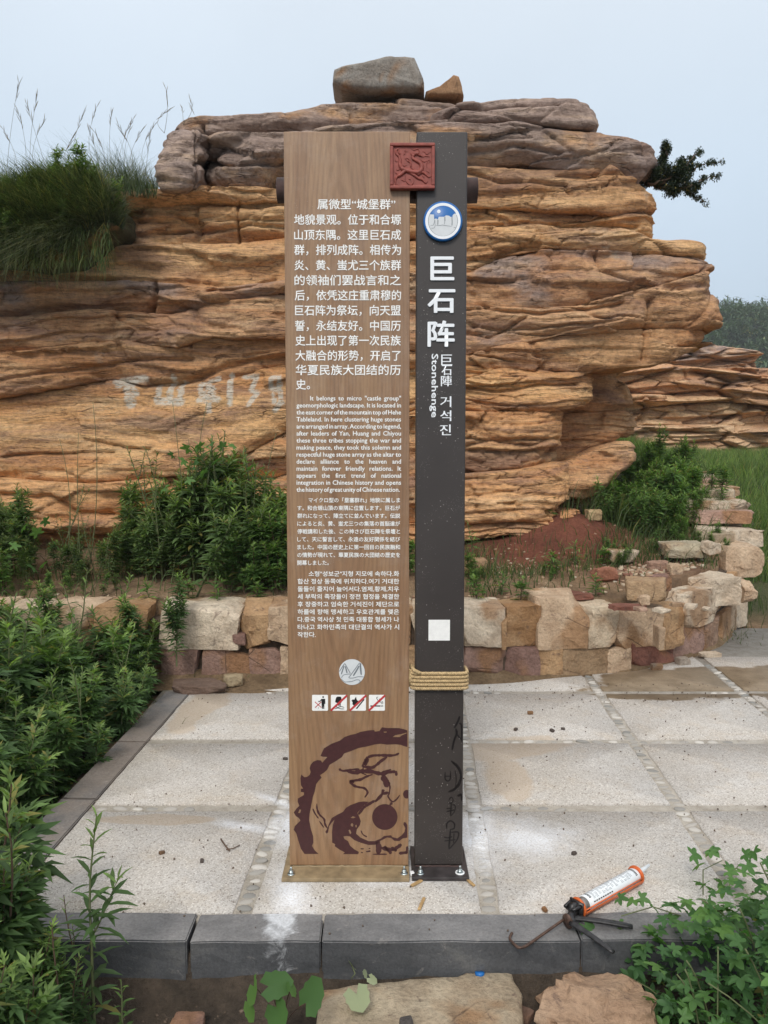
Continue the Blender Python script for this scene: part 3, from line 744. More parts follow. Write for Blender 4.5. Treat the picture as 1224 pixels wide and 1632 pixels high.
outline_rock('boulder', [(532, 142), (534, 125), (546, 121), (580, 116), (624, 103), (661, 106), (675, 140), (676, 156), (600, 157), (546, 153)], 6.9, .7, 3, (.34, .315, .28), amp=.05,
             label='grey angular boulder lying on top of the sandstone outcrop', cat='boulder')
outline_rock('boulder', [(678, 152), (700, 145), (722, 127), (731, 131), (738, 160), (700, 160), (680, 158)], 6.8, .4, 5, (.42, .25, .14), amp=.03,
             label='small orange pointed rock beside the grey boulder on top of the outcrop', cat='boulder')

# ------------------------------------------------------------------ distant outcrop behind the meadow
def far_layer(pts_top, pts_bot, x0, x1, Y, parent, idx, tint, grey):
    xs = np.arange(x0, x1, 1.5); n = len(xs)
    T = interp_line(pts_top)(xs); B = interp_line(pts_bot)(xs)
    rows = max(5, int(np.max(B - T) / 1.2)); V = []; t = np.linspace(0, 1, rows)
    zt = np.array([P(a, b, Y)[2] for a, b in zip(xs, T)]); zb = np.array([P(a, b, Y)[2] for a, b in zip(xs, B)]); X = np.array([P(a, 600, Y)[0] for a in xs])
    endr = np.clip((xs[-1] - xs) / 10, 0, 1); endb = 1.2 * (1 - np.sqrt(1 - (1 - endr) ** 2))
    endl = np.clip((xs - xs[0]) / 10, 0, 1); endb = endb + 1.2 * (1 - np.sqrt(1 - (1 - endl) ** 2))
    for tt in t:
        Z = zb + (zt - zb) * tt
        e_ = .10 * (abs(2 * tt - 1)) ** 9; bv, be = blocks(X * .55 + idx, X * 0 + .5, Z * 1.9 + .5 * noise(X * .3, 0, 0, 3), 171); bv2, be2 = blocks(X * 1.5 + idx, X * 0 + .5, Z * 5.5, 172)
        wz_ = Z + .12 * noise(X * .5, 1, idx, 2); uu = wz_ * 3.2 + idx * 1.3; cc_ = np.floor(uu); ff = uu - cc_; ld = .28 * np.clip(noise(X * .4 + cc_ * 7, cc_, 2, 3) + .4, 0, 1.2) * (1 - ff) * sm(ff, 0, .12)
        u2 = wz_ * 9 + idx; c2 = np.floor(u2); f2 = u2 - c2; ld = ld + .10 * np.clip(noise(X * .7 + c2 * 5, c2, 4, 6) + .3, 0, 1.2) * (1 - f2) * sm(f2, 0, .15)
        off = .30 * fbm(X * .35, idx, Z * .8, 4, 7) + ld + .12 * fbm(X * 2, 0, Z * 4, 4, 12) + .16 * bv + .07 * bv2 - .14 * np.exp(-(be / .05) ** 2) - .06 * np.exp(-(be2 / .06) ** 2) - e_ - endb
        V.append(np.stack([X, Y - off, Z], -1))
    V.append(np.stack([X, Y - 0 * X + 3.0, zt + .1], -1))
    V = np.concatenate(V); r2 = rows + 1
    i = np.arange(r2 - 1)[:, None] * n + np.arange(n - 1)[None, :]
    Q = np.stack([i, i + 1, i + n + 1, i + n], -1).reshape(-1, 4)
    me = npmesh('rock_layer', V, Q, None, True, {'grey': np.full(len(V), grey)})
    o = link('rock_layer', me, M_FARROCK); o.color = (*tint, 1); o.parent = parent; o.matrix_parent_inverse = Matrix.Translation((-7, -16.5, -1))
far_rock = empty('rock_outcrop', (7, 16.5, 1), label='pale low sandstone outcrop beyond the grassy field at right', cat='rock outcrop')
far_layer([(980, 560), (1040, 545), (1090, 548), (1150, 552), (1200, 562), (1215, 570)], [(980, 598), (1060, 592), (1140, 596), (1215, 594)], 985, 1212, 17.2, far_rock, 1, (1, .95, .95), .45)
far_layer([(860, 590), (960, 582), (1060, 580), (1140, 588), (1215, 586), (1420, 592)], [(860, 650), (1000, 640), (1090, 642), (1160, 640), (1224, 648), (1420, 648)], 860, 1420, 16.8, far_rock, 2, (1, .82, .7), .2)
far_layer([(860, 641), (1000, 629), (1090, 631), (1160, 635), (1224, 642), (1420, 640)], [(860, 698), (1000, 690), (1090, 688), (1160, 688), (1224, 690), (1420, 690)], 860, 1420, 17.05, far_rock, 3, (1.2, 1.15, 1.05), .0)
far_layer([(860, 691), (1000, 681), (1090, 677), (1160, 677), (1224, 681), (1420, 681)], [(860, 760), (1000, 745), (1090, 740), (1160, 738), (1224, 740), (1420, 745)], 860, 1420, 16.7, far_rock, 4, (1.15, 1.1, 1.05), .0)

# ------------------------------------------------------------------ haze
hz = MB(); hz.box((0, 0, 18.5), (5600, 5600, 40)); hm = bpy.data.materials.new('haze_air'); hm.use_nodes = True; hm.node_tree.nodes.clear()
ho = hm.node_tree.nodes.new('ShaderNodeOutputMaterial'); hv = hm.node_tree.nodes.new('ShaderNodeVolumePrincipled')
hv.inputs['Color'].default_value = (.93, .96, 1.0, 1); hv.inputs['Density'].default_value = .0007; hm.node_tree.links.new(hv.outputs[0], ho.inputs['Volume'])
hz.build('haze', hm, kind='stuff')
# ------------------------------------------------------------------ leaves
def lanceolate(L, w, fold=.25, droop=.3, n=4):
    t = np.linspace(0, 1, n + 1); wd = w * np.sin(np.pi * np.clip(t * .92 + .06, 0, 1)) ** .8; wd[-1] = 0.001
    mid = np.stack([t * L, t * 0, -droop * L * t ** 2], -1)
    l = mid + np.stack([t * 0, wd / 2, wd * fold], -1); r = mid + np.stack([t * 0, -wd / 2, wd * fold], -1)
    V = np.concatenate([mid, l, r]); m = n + 1; Q = []
    for i in range(n): Q += [[i, i + 1, m + i + 1, m + i], [i, 2 * m + i, 2 * m + i + 1, i + 1]]
    return V, np.array(Q)
def lobed(L, nl=2):
    V, Q = lanceolate(L, L * .20, n=3); Vs = [V]; Qs = [Q]; n = len(V)
    for k in range(nl):
        for sgn in (-1, 1):
            v, q = lanceolate(L * (.52 - .12 * k), L * .13, droop=.2, n=2)
            v = v @ rotz(sgn * R(48 - 8 * k)).T + np.array([L * (.22 + .25 * k), 0, -.3 * L * (.22 + .25 * k) ** 2])
            Vs.append(v); Qs.append(q + n); n += len(v)
    return np.concatenate(Vs), np.concatenate(Qs)
def weed(rs, h, nleaf=40, leaf=.07, lob=True, spread=1.0, branches=3, bend=.15, narrow=False, bare=.12, wl=.17, tipc=True):
    """one upright herb: returns stem MB and leaf MB, base at origin"""
    st = MB(); lf = MB()
    if lob: LV, LQ = lobed(1.0)
    else: LV, LQ = lanceolate(1.0, wl, n=3)
    def axis(p0, d0, ln, nl, r0, top):
        n = 9; pts = [np.array(p0)]; d = np.array(d0, float)
        for i in range(n - 1):
            d = d + rs.normal(0, .05, 3); d[2] += .05; d /= np.linalg.norm(d); pts.append(pts[-1] + d * ln / (n - 1))
        pts = np.array(pts); st.tube(pts, np.linspace(r0, r0 * .3, n), 4, cap=False)
        ga = rs.uniform(0, 6.28)
        for k in range(nl):
            u = bare + (1 - bare) * (k + rs.uniform(0, .8)) / nl; u = min(u, .995); f = u * (n - 1); i = int(f); p = pts[i] + (pts[min(i + 1, n - 1)] - pts[i]) * (f - i)
            ga += 2.4; ln_ = leaf * (1.15 - .65 * u ** 2) * rs.uniform(.75, 1.2)
            el = R(12 + 55 * u ** 3 + rs.uniform(-12, 12))
            Rm = rotz(ga) @ roty(-el) @ rotx(rs.uniform(-.4, .4))
            tip = np.clip((u - .72) / .28, 0, 1) * (1 if top else .6) if tipc else rs.uniform(0, .3)
            lf.add((LV * ln_) @ Rm.T + p, LQ, None, tip * rs.uniform(.6, 1))
        return pts
    main = axis((0, 0, 0), (rs.normal(0, bend), rs.normal(0, bend), 1), h, nleaf, .004 + .003 * h, True)
    for b in range(branches):
        i = rs.randint(2, 7); a = rs.uniform(0, 6.28)
        axis(main[i], (math.cos(a) * .7 * spread, math.sin(a) * .7 * spread, 1), h * rs.uniform(.3, .5) * (1 - i / 12), int(nleaf * .45), .003, True)
    return st, lf
def weed_plant(seed, loc, h, label, cat='weed', group=None, mat=None, tilt=0, name='weed_plant', **k):
    rs = np.random.RandomState(seed); st, lf = weed(rs, h, **k)
    e_ = empty(name, loc, label=label, cat=cat, group=group)
    st.build('stem', M_STEMB if seed % 2 else M_STEM, e_, True)
    o = lf.build('foliage', mat or M_MUG, e_, False, 'tip'); o['kind'] = 'stuff'
    e_.rotation_euler = (tilt * math.cos(seed), tilt * math.sin(seed), 0); return e_
def mass(name, spots, protos, mat, label, cat, seed=1, stem_mat=None, hfun=None):
    """many plants nobody could count, joined"""
    rs = np.random.RandomState(seed); lf = MB(); st = MB()
    for (x, y, z, s_) in spots:
        ps, pl = protos[rs.randint(len(protos))]
        Rm = rotx(rs.normal(0, .12)) @ roty(rs.normal(0, .12)) @ rotz(rs.uniform(0, 6.28)) * s_ * rs.uniform(.8, 1.2)
        T_ = np.array([x, y, z])
        pl_v = np.concatenate(pl.v) @ Rm.T + T_; lf.add(pl_v, np.concatenate(pl.q), None, np.concatenate(pl.a))
        ps_v = np.concatenate(ps.v) @ Rm.T + T_; st.add(ps_v, np.concatenate(ps.q))
    e_ = empty(name, (0, 0, 0), label=label, cat=cat, kind='stuff')
    o = lf.build('foliage', mat, e_, False, 'tip'); o['kind'] = 'stuff'
    o = st.build('stems', stem_mat or M_STEMB, e_, True); o['kind'] = 'stuff'
    return e_
rsP = np.random.RandomState(11)
PR_MUG = [weed(rsP, .55, 34, .105, True, branches=3) for _ in range(5)]
PR_FINE = [weed(rsP, .5, 60, .062, False, branches=7, wl=.24) for _ in range(5)]
PR_BUSH = [weed(rsP, .45, 40, .075, True, spread=1.4, branches=5) for _ in range(4)]

_GX = np.arange(-6, 4.5, .02); _GY = np.arange(.8, 10.1, .02); _GZ = ground_z(*np.meshgrid(_GX, _GY))
def gz(x, y):
    i = int(np.clip((x + 6) / .02, 0, len(_GX) - 1)); j = int(np.clip((y - .8) / .02, 0, len(_GY) - 1)); return float(_GZ[j, i])
# left foreground mugwort thicket, outside the left kerb
rs = np.random.RandomState(5); sp = []
while len(sp) < 300:
    y = rs.uniform(2.0, 4.8); x = rs.uniform(-3.2, -1.36)
    lim = -1.40 + .04 * (y - 3) - .06 * noise(y * 2, 0, 0, 3)
    if x > lim: continue
    edge_ = min(1, (lim - x) / .5)
    sp.append((x, y, -.2, .78 + .55 * edge_))
PR_MIX = PR_MUG + PR_MUG[:2] + [weed(rsP, .6, 30, .15, True, branches=2), weed(rsP, .62, 60, .065, False, branches=5, wl=.2), weed(rsP, .72, 22, .06, False, branches=3, bare=.35, wl=.18)]
mass('mugwort_thicket', sp, PR_MIX, M_MUG, 'dense green mugwort thicket along the left kerb of the paving', 'weeds', 3, M_STEM)
rs = np.random.RandomState(6); sp = []
while len(sp) < 75:
    y = rs.uniform(1.55, 2.22); x = rs.uniform(-1.5, -.66)
    if x > -.74 - .55 * max(0, 1.9 - y) * 0 - .25 * rs.rand(): continue
    sp.append((x, y, -.2, .5 + .3 * rs.rand() + .35 * sm(-x, .85, 1.2)))
mass('mugwort_thicket', sp, PR_MIX, M_MUG, 'bright green mugwort in the bottom left corner before the kerb', 'weeds', 4)
# shrubs at the foot of the rock
rs = np.random.RandomState(7); sp = []
for cx, cy, rx, n, s0 in ((-3.0, 5.8, .5, 44, 1.05), (-2.45, 5.7, .35, 18, .6), (-1.45, 5.75, .34, 50, 1.25), (-1.1, 5.8, .30, 46, 1.6), (-.75, 5.8, .2, 22, 1.2), (-1.95, 5.75, .25, 16, .7)):
    for _ in range(n):
        x = cx + rs.normal(0, rx * .55); y = cy + rs.normal(0, .16); sp.append((x, y, gz(x, y), s0 * rs.uniform(.65, 1.1)))
mass('shrub_row', sp, PR_FINE + PR_BUSH[:2] + [weed(rsP, .62, 26, .05, False, branches=5, bare=.3, wl=.2) for _ in range(3)], M_MUG2, 'dark green bushy shrubs at the foot of the rock, left of the sign', 'shrubs', 5, M_STEM)
rs = np.random.RandomState(8); sp = []
for cx, cy, rx, n, s0 in ((-.75, 5.45, .25, 44, 1.0), (-3.1, 5.3, .6, 36, .9), (-2.2, 5.35, .5, 12, .4), (-.25, 5.6, .3, 22, .75), (.1, 5.6, .2, 12, .6)):
    for _ in range(n):
        x = cx + rs.normal(0, rx * .55); y = cy + rs.normal(0, .1); sp.append((x, y, gz(x, y), s0 * rs.uniform(.6, 1.1)))
mass('weed_patch', sp, PR_BUSH, M_WEED, 'bright green leafy weeds on the bed behind the stone wall', 'weeds', 6)
# right side tall weeds between rock and curved wall
rs = np.random.RandomState(9); sp = []
for cx, cy, rx, ry, n, s0 in ((2.45, 7.3, .35, .4, 60, 1.05), (2.2, 6.75, .28, .25, 40, .75), (2.75, 8.0, .3, .5, 40, 1.0), (2.55, 6.3, .2, .15, 16, .4), (1.75, 6.05, .12, .1, 9, .4), (1.15, 5.5, .12, .08, 7, .25), (.62, 5.5, .08, .1, 8, .4)):
    for _ in range(n):
        x = cx + rs.normal(0, rx * .6); y = cy + rs.normal(0, ry * .6); sp.append((x, y, gz(x, y) - .02, s0 * rs.uniform(.6, 1.1)))
mass('weed_patch', sp, PR_FINE, M_WEED, 'tall green weeds between the big rock and the curved wall', 'weeds', 7)

# single plants that stand out
def on_ground(px, py): p = G(px, py, .45); return p
weed_plant(21, (-1.0, 2.05, -.2), .74, 'tall mugwort stalk with dark pointed leaves before the kerb, nearer the left corner', 'mugwort', 'mugwort stalks in front of the kerb', nleaf=46, leaf=.085, lob=False, branches=1, bend=.05, wl=.2, mat=M_MUG)
weed_plant(22, (-.80, 2.1, -.2), .68, 'tall mugwort stalk with dark pointed leaves standing against the kerb, rightmost tall one', 'mugwort', 'mugwort stalks in front of the kerb', nleaf=48, leaf=.08, lob=False, branches=1, bend=.04, wl=.2, mat=M_MUG)
weed_plant(23, (-.84, 2.0, -.2), .42, 'pale green budding mugwort stalk in front of the dark kerb face', 'mugwort', 'mugwort stalks in front of the kerb', nleaf=50, leaf=.045, lob=False, branches=0, bend=.05, mat=M_WEED, wl=.22)
weed_plant(24, (-.70, 2.05, -.2), .24, 'small lone mugwort sprout below the kerb joint', 'mugwort', 'mugwort stalks in front of the kerb', nleaf=26, leaf=.045, lob=False, branches=0, bend=.05, mat=M_WEED, wl=.22)
weed_plant(25, (-1.0, 1.9, -.2), .36, 'bright green lobed mugwort shoot in the bottom left corner', 'mugwort', 'mugwort stalks in front of the kerb', nleaf=30, leaf=.10, lob=True, branches=1, mat=M_WEED)
weed_plant(26, (-1.10, 2.18, -.2), .95, 'dark leaning shrub branch hanging over the left corner of the paving', 'shrub', None, nleaf=60, leaf=.07, lob=False, branches=5, bend=.3, mat=M_JUN, wl=.22, name='shrub')
for i, (px, h, lb) in enumerate(((215, .34, 'leafy weed hanging over the wall top, left one'), (280, .40, 'tall leafy weed growing on the wall top just right of the thicket'), (95, .42, 'feathery weed rising above the wall at far left'))):
    p = P(px, 1000 if i == 1 else 980, 4.66)
    weed_plant(31 + i, (p[0], 4.66, .02 + (.12 if i == 1 else .1)), h * 1.35, lb, 'weed', 'weeds by the stone wall', nleaf=110, leaf=.06, lob=False, branches=9, spread=.8, mat=M_MUG, wl=.22)
small = [(760, 945, .14), (800, 935, .12), (830, 948, .13), (755, 900, .26), (875, 880, .16), (915, 905, .14), (880, 920, .12), (950, 935, .12), (965, 905, .1), (240, 965, .12), (300, 955, .12), (345, 960, .14), (410, 960, .1)]
sl = ['beside the dark post above the wall', 'on red soil right of the post', 'low on the bed above the wall, before the red soil', 'tall one under the rock edge beside the post', 'on top of the red mound', 'on the red slope right of the mound',
      'just above the flat red stone', 'among pale rubble behind the wall', 'beside the tan block on the rubble', 'on the left bed by the hanging weed', 'on the left bed behind the white stone', 'on the left bed behind the small dark stone', 'on the bed at the left edge of the sign']
for i, ((px, py, h), s_) in enumerate(zip(small, sl)):
    p = G(px, py, .5); y = min(max(p[1], 5.1), 6.6); x = (px - CX) / F_PX * (y * cP + .1)
    weed_plant(41 + i, (x, y, gz(x, y)), h * 1.25, 'small green weed ' + s_, 'weed', 'small weeds on the raised bed', nleaf=16, leaf=.07, lob=i % 2 == 0, branches=2, spread=1.6, mat=M_WEED, tipc=True, wl=.2)

# ------------------------------------------------------------------ grass
def grass(rs, pts, hs, wd, lean=.35, droop=.25, dirs=None, tipv=.5):
    n = len(pts); pts = np.asarray(pts, float); hs = np.asarray(hs) * rs.uniform(.6, 1.15, n)
    a = rs.uniform(0, 6.28, n); d = np.stack([np.cos(a), np.sin(a), np.zeros(n)], -1)
    if dirs is not None: d = d * .95 + dirs * rs.uniform(.2, 1.1, n)[:, None]
    side = np.stack([-np.sin(a + 1), np.cos(a + 1), np.zeros(n)], -1)
    V = []; ln = lean * rs.uniform(.2, 1.2, n)
    for k, t in enumerate((0, .4, .75, 1.0)):
        c = pts + d * (hs * ln * t ** 1.8)[:, None] + np.array([0, 0, 1.]) * (hs * (t - droop * t ** 3))[:, None]
        w_ = wd * (1 - t) ** .7 if t < 1 else 0.0006
        V.append(c - side * w_ / 2); V.append(c + side * w_ / 2)
    V = np.stack(V, 1).reshape(-1, 3)
    b = np.arange(n)[:, None] * 8
    Q = np.concatenate([b + np.array([0, 1, 3, 2]) + 2 * k for k in range(3)])
    tip = np.tile(np.array([0, 0, .3, .3, .7, .7, 1, 1]), n) * np.repeat(rs.uniform(0, 1, n) ** 1.5 * tipv * 2, 8)
    return V, Q, tip
# grassy hummock on the upper left ledge: an earth mound carries it
MOUND = np.array([-2.55, 6.35])
def mound_pt(u, v):
    """u in px 0..1 along the traced crest, v down the face"""
    return None
mpts = [(-200, 305), (0, 312), (60, 300), (110, 296), (150, 300), (196, 335), (198, 365), (150, 392), (120, 418), (60, 426), (0, 420), (-200, 440)]
outline_rock('earth_mound', mpts, 6.30, .85, 9, (.075, .075, .042), amp=.06, label='dark earth hummock under the hanging grass on the upper left ledge', cat='earth mound')
from mathutils.bvhtree import BVHTree
mo = [o for o in col.objects if o.name.startswith('earth_mound')][0]
_bv = BVHTree.FromPolygons([Vector(v.co) + mo.location for v in mo.data.vertices], [p.vertices[:] for p in mo.data.polygons])
rs = np.random.RandomState(12)
mb = MB(); poly = np.array(mpts)
def inpoly(x, y, p):
    c = False; n = len(p); j = n - 1
    for i in range(n):
        if (p[i][1] > y) != (p[j][1] > y) and x < (p[j][0] - p[i][0]) * (y - p[i][1]) / (p[j][1] - p[i][1]) + p[i][0]: c = not c
        j = i
    return c
_cx, _cy = np.meshgrid(np.arange(400.), np.arange(500.), indexing='ij'); _cl = fbm(_cx * .06, _cy * .06, 0, 3, 77)
pts = []; hs = []; dr = []
while len(pts) < 26000:
    x = rs.uniform(-60, 228); y = rs.uniform(288, 440)
    if not inpoly(x, y, mpts): continue
    hit = _bv.ray_cast(Vector(CAM), Vector(ray(x, y)))
    if hit[0] is None: continue
    pts.append(np.array(hit[0])); down = (y - 296) / 130; clump = .5 + .5 * float(_cl[int(x + 150) % 400, int(y) % 500])
    hs.append((.18 + .05 * down) * (.45 + 1.0 * clump)); dr.append((0, -.45 - .2 * down, .3 - 1.9 * max(0, down - .1)))
dr = np.array(dr)
V_, Q_, t_ = grass(rs, pts, hs, .0085, 1.0, .35, dr, .5); mb.add(V_, Q_, None, t_)
# crest grass, standing
MP = []
for _ in range(70):
    x = rs.uniform(-20, 215); y = rs.uniform(292, 405)
    if not inpoly(x, y, mpts): continue
    hit = _bv.ray_cast(Vector(CAM), Vector(ray(x, y)))
    if hit[0] is not None: MP.append((hit[0].x, hit[0].y - .03, hit[0].z - .04, rs.uniform(.35, .75)))
mass('weed_patch', MP, PR_FINE, M_MUG2, 'leafy dark weeds mixed through the hanging grass on the upper left ledge', 'weeds', 15, M_STEM)
xs = rs.uniform(-60, 250, 4200); ys = np.interp(xs, [-120, 0, 60, 110, 150, 250], [308, 304, 298, 292, 298, 306])
pts = np.array([P(a, b + rs.uniform(0, 12), 6.35 + rs.uniform(0, .5)) for a, b in zip(xs, ys)])
V_, Q_, t_ = grass(rs, pts, np.full(len(xs), .22) * np.where((xs > 130) & (xs < 225), 1.5, 1.15) * np.random.RandomState(4).uniform(.3, 1.25, 4200), .0045, .8, .15, None, .4); mb.add(V_, Q_, None, t_)
mb.build('hanging_grass', M_GRASSD, attr='tip', label='thick dark grass crown spilling over the upper left ledge of the rock', cat='grass', kind='stuff')
mb = MB()
xs = rs.uniform(0, 175, 420); ys = rs.uniform(370, 432, 420)
pts = [P(a, b, 6.0) for a, b in zip(xs, ys)]
V_, Q_, t_ = grass(rs, pts, np.full(420, .26), .006, .5, 1.5, np.array([[0, -.25, -.5]] * 420), .6); mb.add(V_, Q_, None, t_)
mb.build('hanging_grass', M_GRASS, attr='tip', label='pale long blades drooping from the lower rim of the grass hummock', cat='grass', kind='stuff')
# tall seed-head grasses against the sky
hd = [(8, 320, 30, 130), (33, 310, 28, 175), (50, 300, 60, 150), (85, 300, 42, 165), (130, 300, 133, 180), (170, 296, 155, 170), (185, 296, 178, 178), (200, 296, 188, 200), (205, 296, 212, 190), (215, 296, 228, 205), (150, 296, 150, 210),
      (262, 206, 264, 140), (262, 206, 270, 175), (292, 192, 302, 158), (292, 192, 290, 170), (70, 300, 72, 190), (20, 305, 4, 205), (110, 300, 118, 215), (230, 296, 240, 215), (245, 296, 246, 200), (160, 296, 140, 205), (180, 296, 205, 200)]
for i, (bx, by, tx, ty) in enumerate(hd):
    a = P(bx, by + 6, 6.55); b = P(tx, ty, 6.55 + .1 * rs.normal()); n = 9
    t = np.linspace(0, 1, n)[:, None]; arc = a + (b - a) * t + np.array([.05 * rs.normal(), 0, 0]) * np.sin(t * 3.1)
    e_ = empty('seed_grass', a, label='thin grass stalk with feathery seed head against the sky above the ledge', cat='grass stalk', group='seed-head grasses standing on the left ledge')
    s_ = MB(); s_.tube(arc - a, np.linspace(.0018, .0008, n), 4); s_.build('stem', M_SEED, e_)
    h_ = MB(); d = (arc[-1] - arc[-3]); d /= np.linalg.norm(d)
    for k in range(7):
        u = -.02 + .022 * k; base = arc[-1] - a - d * (.12 - u); an = rs.uniform(-.5, .5)
        dd = d + np.array([math.sin(an), .1 * rs.normal(), .1]) * .8; dd /= np.linalg.norm(dd); ln_ = rs.uniform(.04, .08)
        h_.tube([base, base + dd * ln_ * .5, base + dd * ln_], [.0008, .0022, .0006], 4)
    h_.build('seed_head', M_SEED, e_)
# meadow
rs = np.random.RandomState(14); pts = []
for _ in range(26000):
    y = rs.uniform(8.0, 16.4); x = y * rs.uniform(.26, .56)
    if x < 3.45 and y < 9.5: continue
    pts.append((x, y, gz(0, 0)))
pts = np.array(pts); pts[:, 2] = ground_z(pts[:, 0], pts[:, 1]) - .02
mb = MB(); V_, Q_, t_ = grass(rs, pts, .28 + .12 * fbm(pts[:, 0], pts[:, 1], 0, 3, 4), .012, .45, .15, None, .45); mb.add(V_, Q_, None, t_)
mb.build('meadow_grass', M_MEADOW, attr='tip', label='long bright green meadow grass beyond the curved wall', cat='grass', kind='stuff')
# bed grass tufts on the right and by the wall
pts = []; hs = []
for cx, cy, rr, n, h in ((2.3, 6.4, .3, 500, .24), (2.75, 7.2, .3, 700, .35), (2.0, 6.9, .25, 500, .4), (2.9, 8.3, .3, 600, .4), (.75, 5.6, .18, 260, .16), (.6, 5.9, .12, 120, .3), (1.4, 5.9, .15, 100, .12), (2.45, 5.95, .18, 120, .14), (-.6, 5.5, .2, 160, .25), (-2.6, 5.5, .8, 500, .2), (1.75, 6.1, .2, 200, .22), (1.2, 5.55, .25, 160, .14), (.55, 5.3, .12, 120, .12), (1.0, 6.3, .25, 120, .16)):
    for _ in range(n):
        x = cx + rs.normal(0, rr); y = cy + rs.normal(0, rr * .7); pts.append((x, y, gz(x, y) - .01)); hs.append(h)
mb = MB(); V_, Q_, t_ = grass(rs, pts, hs, .007, .6, .3, None, .3); mb.add(V_, Q_, None, t_)
mb.build('bed_grass', M_GRASS, attr='tip', label='loose green grass tufts scattered over the raised bed', cat='grass', kind='stuff')

# ------------------------------------------------------------------ juniper on the right edge of the rock
jun = empty('juniper_bush', P(1035, 292, 6.9), label='dark juniper bush jutting out from the right edge of the rock against the sky', cat='juniper')
rs = np.random.RandomState(15); jb = P(1035, 292, 6.9)
branches = [[(1000, 290), (1020, 296), (1040, 292), (1052, 286)],[(1030, 292), (1050, 275), (1062, 250), (1060, 230)], [(1030, 292), (1080, 282), (1095, 265), (1110, 240)], [(1030, 295), (1090, 290), (1115, 262), (1146, 258)],
            [(1030, 295), (1095, 298), (1120, 288), (1143, 280)], [(1030, 296), (1090, 302), (1108, 312), (1122, 322)], [(1030, 294), (1060, 290), (1080, 270), (1085, 262)], [(1030, 292), (1045, 285), (1045, 268), (1050, 260)], [(1030, 294), (1060, 302), (1075, 308), (1085, 300)], [(1040, 290), (1075, 275), (1100, 255), (1120, 238)]]
bmb = MB(); nmb = MB(); LV, LQ = lanceolate(1.0, .6, n=2)
for br in branches:
    yy = 6.9 + np.cumsum(rs.normal(0, .05, 4)); br = (br + [br[-1]] * 4)[:4] if len(br) < 4 else br; p = np.array([P(a, b, y_) for (a, b), y_ in zip(br, yy)])
    t = np.linspace(0, 1, 22); q = np.stack([np.interp(t, np.linspace(0, 1, 4), p[:, k]) for k in range(3)], -1) + rs.normal(0, .008, (22, 3))
    bmb.tube(q - jb, np.linspace(.011, .003, 22), 5)
    for i in range(3, 22):
        u = i / 21
        if rs.rand() < .22: continue
        cl = rs.uniform(.018, .038); o0 = q[i] - jb + rs.normal(0, .012, 3)
        for _ in range(55):
            d = rs.normal(size=3); d /= np.linalg.norm(d)
            nmb.add((LV * rs.uniform(.010, .020)) @ (rotz(rs.uniform(0, 6.3)) @ roty(rs.uniform(-1.4, 1.2))).T + o0 + d * cl * rs.uniform(.3, 1), LQ, None, rs.uniform(0, 1) * u)
for (a, b, r_) in ((1052, 288, 13), (1068, 280, 15), (1082, 270, 14), (1075, 296, 13), (1090, 286, 13), (1060, 268, 10), (1056, 254, 8), (1061, 240, 8), (1060, 232, 6), (1096, 300, 9), (1100, 268, 9), (1046, 276, 9), (1086, 258, 7), (1110, 296, 7), (1072, 306, 8)):
    c = P(a, b, 6.85 + rs.normal(0, .06)) - jb; r_ = r_ / F_PX * 6.9
    for _ in range(int(30 * 22 * r_ / .07)):
        d = rs.normal(size=3); d /= np.linalg.norm(d); k_d = rs.uniform(.35, 1.1) * (1 + .3 * math.sin(d[0] * 7 + a) * math.cos(d[2] * 8 + b))
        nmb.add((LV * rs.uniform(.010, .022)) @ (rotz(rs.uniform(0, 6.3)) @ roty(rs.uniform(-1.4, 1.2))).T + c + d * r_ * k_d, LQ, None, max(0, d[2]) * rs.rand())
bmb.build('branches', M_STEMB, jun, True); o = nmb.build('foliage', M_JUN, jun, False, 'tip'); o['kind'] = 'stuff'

# ------------------------------------------------------------------ forest hill far behind
hx = np.linspace(-120, 220, 90); hy = np.linspace(110, 320, 40); X, Y = np.meshgrid(hx, hy)
Zh = 27 * sm(Y, 112, 190) + 2.5 * fbm(X * .03, Y * .03, 0, 3, 2) - 1 + .5
Zh = Zh * (1 - .35 * sm(-X, -20, 60)) - 4 * sm(Y, 115, 110)
V = np.stack([X, Y, Zh], -1).reshape(-1, 3); i = np.arange(39)[:, None] * 90 + np.arange(89)[None, :]
link('forest_hill', npmesh('forest_hill', V, np.stack([i, i + 1, i + 91, i + 90], -1).reshape(-1, 4), None, True, {'red': np.zeros(len(V)), 'dark': np.zeros(len(V)), 'grassy': np.ones(len(V))}), M_SOIL, kind='structure')
rs = np.random.RandomState(16); mb = MB(); LV, LQ = lanceolate(1.0, .95, n=1)
for k in range(330):
    y = rs.uniform(118, 195); x = y * rs.uniform(.35, .54)
    z = float(np.interp(y, [112, 190], [0, 18])); z = 26.5 * float(sm(y, 112, 190)) - 1
    h = rs.uniform(3.5, 6); wd = rs.uniform(1.8, 3.0)
    n = 200; d = rs.normal(size=(n, 3)); d /= np.linalg.norm(d, axis=1)[:, None]; rr = rs.uniform(.55, 1.05, n)[:, None] * (1 + .25 * np.sin(d[:, :1] * 5 + k))
    c = np.array([x, y, z + h * .6]) + d * rr * np.array([wd, wd, h * .5])
    for j in range(n):
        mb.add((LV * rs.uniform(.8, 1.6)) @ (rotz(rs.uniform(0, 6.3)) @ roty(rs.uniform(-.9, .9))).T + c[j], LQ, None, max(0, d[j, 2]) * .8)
mb.build('forest', M_FOREST, attr='tip', label='dark wooded hillside far off behind the rocks at right', cat='forest', kind='stuff')

